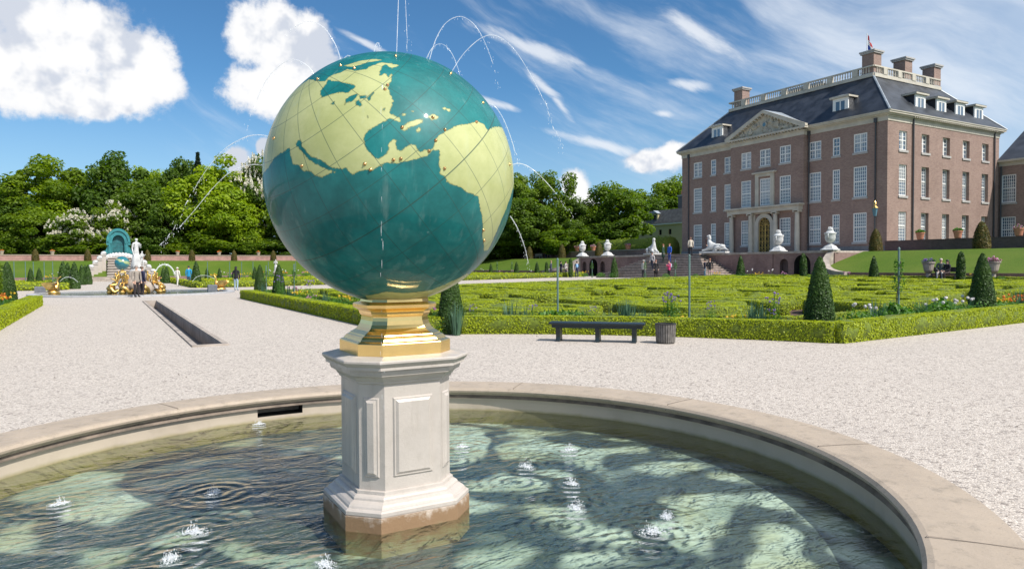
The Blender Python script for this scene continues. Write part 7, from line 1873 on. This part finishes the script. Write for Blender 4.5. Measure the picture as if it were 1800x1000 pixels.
# ------------------------------------------------------------------ trees beyond the walls
TR = np.random.default_rng(21)
def crown_mesh(name, kind, seed, mat):
    """crown of leaf clumps, 10 m radius-unit free: built about a 1 m wide, 1 m tall box and scaled later"""
    R_ = np.random.default_rng(seed)
    V = []; rn = []; mi = []
    mats = [mat]
    H, Rr = 14.0, 5.6
    if kind == 'conifer':
        n = 6500; z = R_.random(n) ** 1.15; tier = 0.75 + 0.25 * (((z * 13) % 1.0) ** 0.7); rad = (1 - z) * 2.7 * tier + 0.02; t = R_.random(n) * 6.28; q = rad * np.sqrt(0.25 + 0.75 * R_.random(n))
        q *= 1 + 0.2 * np.sin(5 * t + z * 30)
        Pp = np.stack([q * np.cos(t), q * np.sin(t), z * H * 1.05 + 0.5 - 0.12 * q], -1); Nn = np.stack([np.cos(t) * .5, np.sin(t) * .5, np.full(n, 0.9)], -1) + R_.normal(0, .45, (n, 3))
        return quads(name, leafV(Pp, Nn, 0.42, 0.5, R_), n, mats, R_.random(n))
    K_ = {'broad': 100, 'open': 60, 'round': 105, 'chestnut': 85, 'low': 70}[kind]
    nl = {'broad': 240, 'open': 250, 'round': 230, 'chestnut': 220, 'low': 200}[kind]
    ph = R_.random(6) * 6.28
    for k in range(K_):
        d = R_.normal(size=3); d /= np.linalg.norm(d); d[2] = d[2] * 0.95 + 0.10
        lump = 1 + 0.20 * sin(3 * atan2(d[1], d[0]) + ph[0]) * cos(2 * d[2] + ph[1]) + 0.14 * sin(5 * atan2(d[1], d[0]) + 3 * d[2] + ph[2])
        f = (0.55 + 0.45 * R_.random() ** 0.5) * lump
        if kind == 'round': zc, az_, rr = 0.56, 0.46, 1.0
        elif kind == 'low': zc, az_, rr = 0.42, 0.42, 1.15
        else: zc, az_, rr = 0.58, 0.44, 1.0
        shape = rr * Rr * (1.0 if d[2] < 0.2 else 1 - 0.25 * (d[2] - 0.2))
        c = np.array([d[0] * f * shape, d[1] * f * shape, H * zc + d[2] * f * H * az_])
        cr = R_.uniform(1.0, 2.1) * (0.8 if kind == 'open' else 1.0)
        e = R_.normal(size=(nl, 3)); e /= np.linalg.norm(e, axis=1, keepdims=True); q = cr * (0.35 + 0.65 * R_.random(nl) ** 0.5)
        Pp = c + e * q[:, None] * [1.15, 1.15, 0.72]
        Nn = e * 0.7 + np.array([0, 0, 0.75]) + R_.normal(0, .5, (nl, 3))
        V.append(leafV(Pp, Nn, 0.50 if kind != 'open' else 0.44, 0.75, R_)); rn.append(np.clip(R_.normal(0.5, 0.22) + R_.normal(0, 0.2, nl), 0, 1)); mi.append(np.zeros(nl, int))
        if kind == 'chestnut' and R_.random() < 0.95:
            for j in range(12):
                e1 = R_.normal(size=3); e1[2] = abs(e1[2]); e1 /= np.linalg.norm(e1); b_ = c + e1 * cr * [1.1, 1.1, 0.75]
                m_ = 26; zz = R_.random(m_); t = R_.random(m_) * 6.28; rad = 0.20 * (1 - zz) + 0.03
                V.append(leafV(np.stack([b_[0] + rad * np.cos(t), b_[1] + rad * np.sin(t), b_[2] + zz * 0.7], -1), R_.normal(0, 1, (m_, 3)) + [0.5, -0.4, 0.7], 0.30, 0.85, R_)); rn.append(R_.random(m_)); mi.append(np.ones(m_, int))
    if kind == 'chestnut': mats = [mat, 'blossom']
    V = np.concatenate(V); return quads(name, V, len(V), mats, np.concatenate(rn), mi=np.concatenate(mi))
CR = {'dark': [crown_mesh('crown', 'broad', s, 'tree_dark') for s in (1, 2, 3)], 'mid': [crown_mesh('crown', 'broad', s, 'tree_mid') for s in (4, 5, 6)], 'bright': [crown_mesh('crown', 'broad', s, 'tree_bright') for s in (7, 8)],
      'oak': [crown_mesh('crown', 'open', s, 'tree_mid') for s in (9, 10)], 'round': [crown_mesh('crown', 'round', s, 'tree_mid') for s in (11, 12)], 'chestnut': [crown_mesh('crown', 'chestnut', 13, 'tree_mid')], 'chestdark': [crown_mesh('crown', 'chestnut', 14, 'tree_dark')],
      'conifer': [crown_mesh('crown', 'conifer', s, 'conifer_leaf') for s in (15, 16)], 'low': [crown_mesh('crown', 'low', s, 'tree_mid') for s in (17, 18)], 'lowdark': [crown_mesh('crown', 'low', 19, 'tree_dark')]}
def trunk_mesh(seed, con=False):
    rr = random.Random(seed); mb = MB()
    pts = [(0.1 * sin(z * 0.7 + seed), 0.1 * cos(z * 0.9 + seed), z) for z in (0, 0.6, 2, 4, 6.5, 9, 11.5 if not con else 14)]
    mb.tube(pts, [0.48, 0.36, 0.30, 0.26, 0.20, 0.12, 0.04] if not con else [0.3, 0.24, 0.2, 0.17, 0.13, 0.09, 0.02], 9)
    if not con:
        for k in range(11):
            z0 = rr.uniform(3.2, 9); t = rr.random() * 6.28; L = rr.uniform(2.2, 4.6); x0 = 0.1 * sin(z0 * 0.7 + seed); y0 = 0.1 * cos(z0 * .9 + seed)
            mb.tube([(x0, y0, z0), (x0 + cos(t) * L * .4, y0 + sin(t) * L * .4, z0 + L * .25), (x0 + cos(t + .2) * L * .75, y0 + sin(t + .2) * L * .75, z0 + L * .55), (x0 + cos(t + .1) * L, y0 + sin(t + .1) * L, z0 + L * .8)], [0.16, 0.12, 0.08, 0.03], 6)
    return mb.mesh('trunk', 'bark', True)
TRK = [trunk_mesh(s) for s in range(3)]; TRC = trunk_mesh(9, True)
KD = {'dark': 'dark green broad tree', 'mid': 'mid green broad tree', 'bright': 'bright fresh green tree', 'oak': 'loose crowned light green oak', 'round': 'round crowned green maple', 'chestnut': 'horse chestnut covered in white candles', 'chestdark': 'dark horse chestnut with white candles', 'conifer': 'dark pointed conifer', 'low': 'low spreading bush-like tree', 'lowdark': 'low dark shrub'}
def tree(kind, u, vt, wpx, Y, where, z0=TOP_Z):
    g = (u - 900) / F_PX * Y
    top = at_y(u, vt, Y).z; H = top - z0; Rw = wpx / F_PX * Y / 2
    p = Vector((g, Y, z0)); o = thing('conifer_tree' if kind == 'conifer' else ('shrub_tree' if kind.startswith('low') else 'broadleaf_tree'), KD[kind] + ' ' + where, 'tree', p, TR.random() * 6.28)
    hs = {'conifer': 15.4, 'low': 12.9, 'lowdark': 12.9, 'round': 15.3}.get(kind, 15.6); ws = {'conifer': 2.9, 'low': 7.0, 'lowdark': 7.0}.get(kind, 6.6)
    sc = (Rw / ws, Rw / ws, H / hs)
    me = CR[kind][TR.integers(0, len(CR[kind]))]
    put('crown', me, o, (0, 0, 0), 0, sc)
    put('trunk', TRC if kind == 'conifer' else TRK[TR.integers(0, 3)], o, (0, 0, 0), 0, (sc[2],) * 3)
    return o
TREES = [
 ('oak', 78, 262, 175, 126, 'standing highest at the far left of the wood'), ('bright', 70, 335, 130, 122, 'under the tall oak at far left'), ('conifer', 31, 306, 52, 150, 'left of the tall oak'),
 ('dark', 20, 345, 110, 119, 'at the left edge of the wood'), ('mid', 62, 362, 100, 117, 'in front of the wood at far left'), ('low', 30, 412, 90, 116.5, 'by the wall at far left'), ('lowdark', 92, 405, 70, 116.5, 'by the wall left of the chestnut'),
 ('dark', 122, 325, 110, 128, 'behind the white chestnut, to its left'), ('mid', 145, 295, 90, 138, 'with a ragged top left of the tallest dark tree'), ('dark', 208, 272, 135, 128, 'tallest in the left wood'), ('chestnut', 140, 372, 95, 116.5, 'left of the turquoise arch'), ('chestnut', 195, 358, 90, 117, 'rising behind the turquoise arch'),
 ('bright', 268, 287, 80, 140, 'peeping over the middle of the left wood'), ('dark', 255, 318, 130, 122, 'right of the turquoise arch'), ('dark', 322, 280, 90, 134, 'left of the pointed conifer'), ('conifer', 351, 266, 84, 132, 'beside the bright tree left of the globe'),
 ('dark', 310, 345, 100, 117.5, 'behind the person in white'), ('bright', 390, 282, 150, 120, 'large, left of the globe'), ('bright', 418, 340, 110, 117, 'lower, beside the large bright one'), ('chestdark', 456, 280, 100, 121, 'half hidden by the left of the globe'), ('lowdark', 280, 405, 90, 116.5, 'by the wall right of the statue'), ('low', 350, 410, 90, 116.5, 'by the wall behind the person in blue'), ('low', 445, 400, 90, 117, 'by the wall behind the slim yew cones'),
 ('mid', 520, 290, 120, 122, 'hidden behind the left half of the globe'), ('dark', 600, 280, 130, 125, 'hidden behind the middle of the globe'), ('mid', 690, 290, 120, 128, 'hidden behind the globe'), ('dark', 770, 285, 120, 130, 'hidden behind the right half of the globe'), ('mid', 840, 300, 100, 130, 'just behind the right edge of the globe'),
 ('round', 905, 303, 90, 122, 'just right of the globe'), ('oak', 968, 296, 110, 112, 'with gaps in its crown right of the globe'), ('dark', 930, 350, 110, 108, 'in shade behind the bronze yew cones'), ('dark', 1005, 338, 80, 110, 'with a thin dark crown left of the round maple'),
 ('round', 1083, 317, 125, 110, 'standing free left of the palace'), ('dark', 1068, 372, 120, 108, 'under the round maple'), ('mid', 1128, 378, 60, 140, 'right of the round maple'), ('round', 1175, 306, 120, 150, 'rising behind the left end of the palace'), ('dark', 1150, 350, 90, 145, 'behind the ochre house'), ('bright', 1138, 392, 40, 135, 'small, beside the ochre house'),
 ('dark', 880, 340, 90, 112, 'with a bare trunk just right of the globe'), ('low', 1000, 400, 110, 104, 'behind the hedge tunnel at left'), ('dark', 1290, 395, 90, 135, 'hidden behind the palace')]
for t in TREES: tree(*t)
for i in range(17):
    u = -70 + i * 78
    if 1080 < u < 1330: continue
    t = tree('lowdark' if i % 3 else 'low', u, 395 + (i * 7) % 18, 150, 118.5 + (i % 3) * 2.5 if u < 620 else 112 + (i % 3) * 4, 'in the undergrowth along the edge of the wood'); t['group'] = 'undergrowth along the wood, ' + ('dark' if i % 3 else 'lighter')

# fallen leaves and twigs on the gravel
n = 150; bb = -2 + 16 * HR.random(n); aa = -1 + 15 * HR.random(n); keep = np.hypot(bb - FB, aa - FA) > R_OUT + 0.15; keep &= np.hypot(bb - FB, aa - FA) < ARC_R - 0.3
bb, aa = bb[keep], aa[keep]; n = len(bb)
me = quads('fallen_leaves', leafV(np.stack([bb, aa, np.full(n, 0.012)], -1), HR.normal(0, 0.3, (n, 3)) + [0, 0, 1], 0.035, 0.5, HR), n, ['bark'], HR.random(n))
tag(put('fallen_leaves', me, None, (0, 0, 0), ROT), 'stray brown leaves and twigs scattered on the gravel', 'fallen leaves', None, 'stuff')
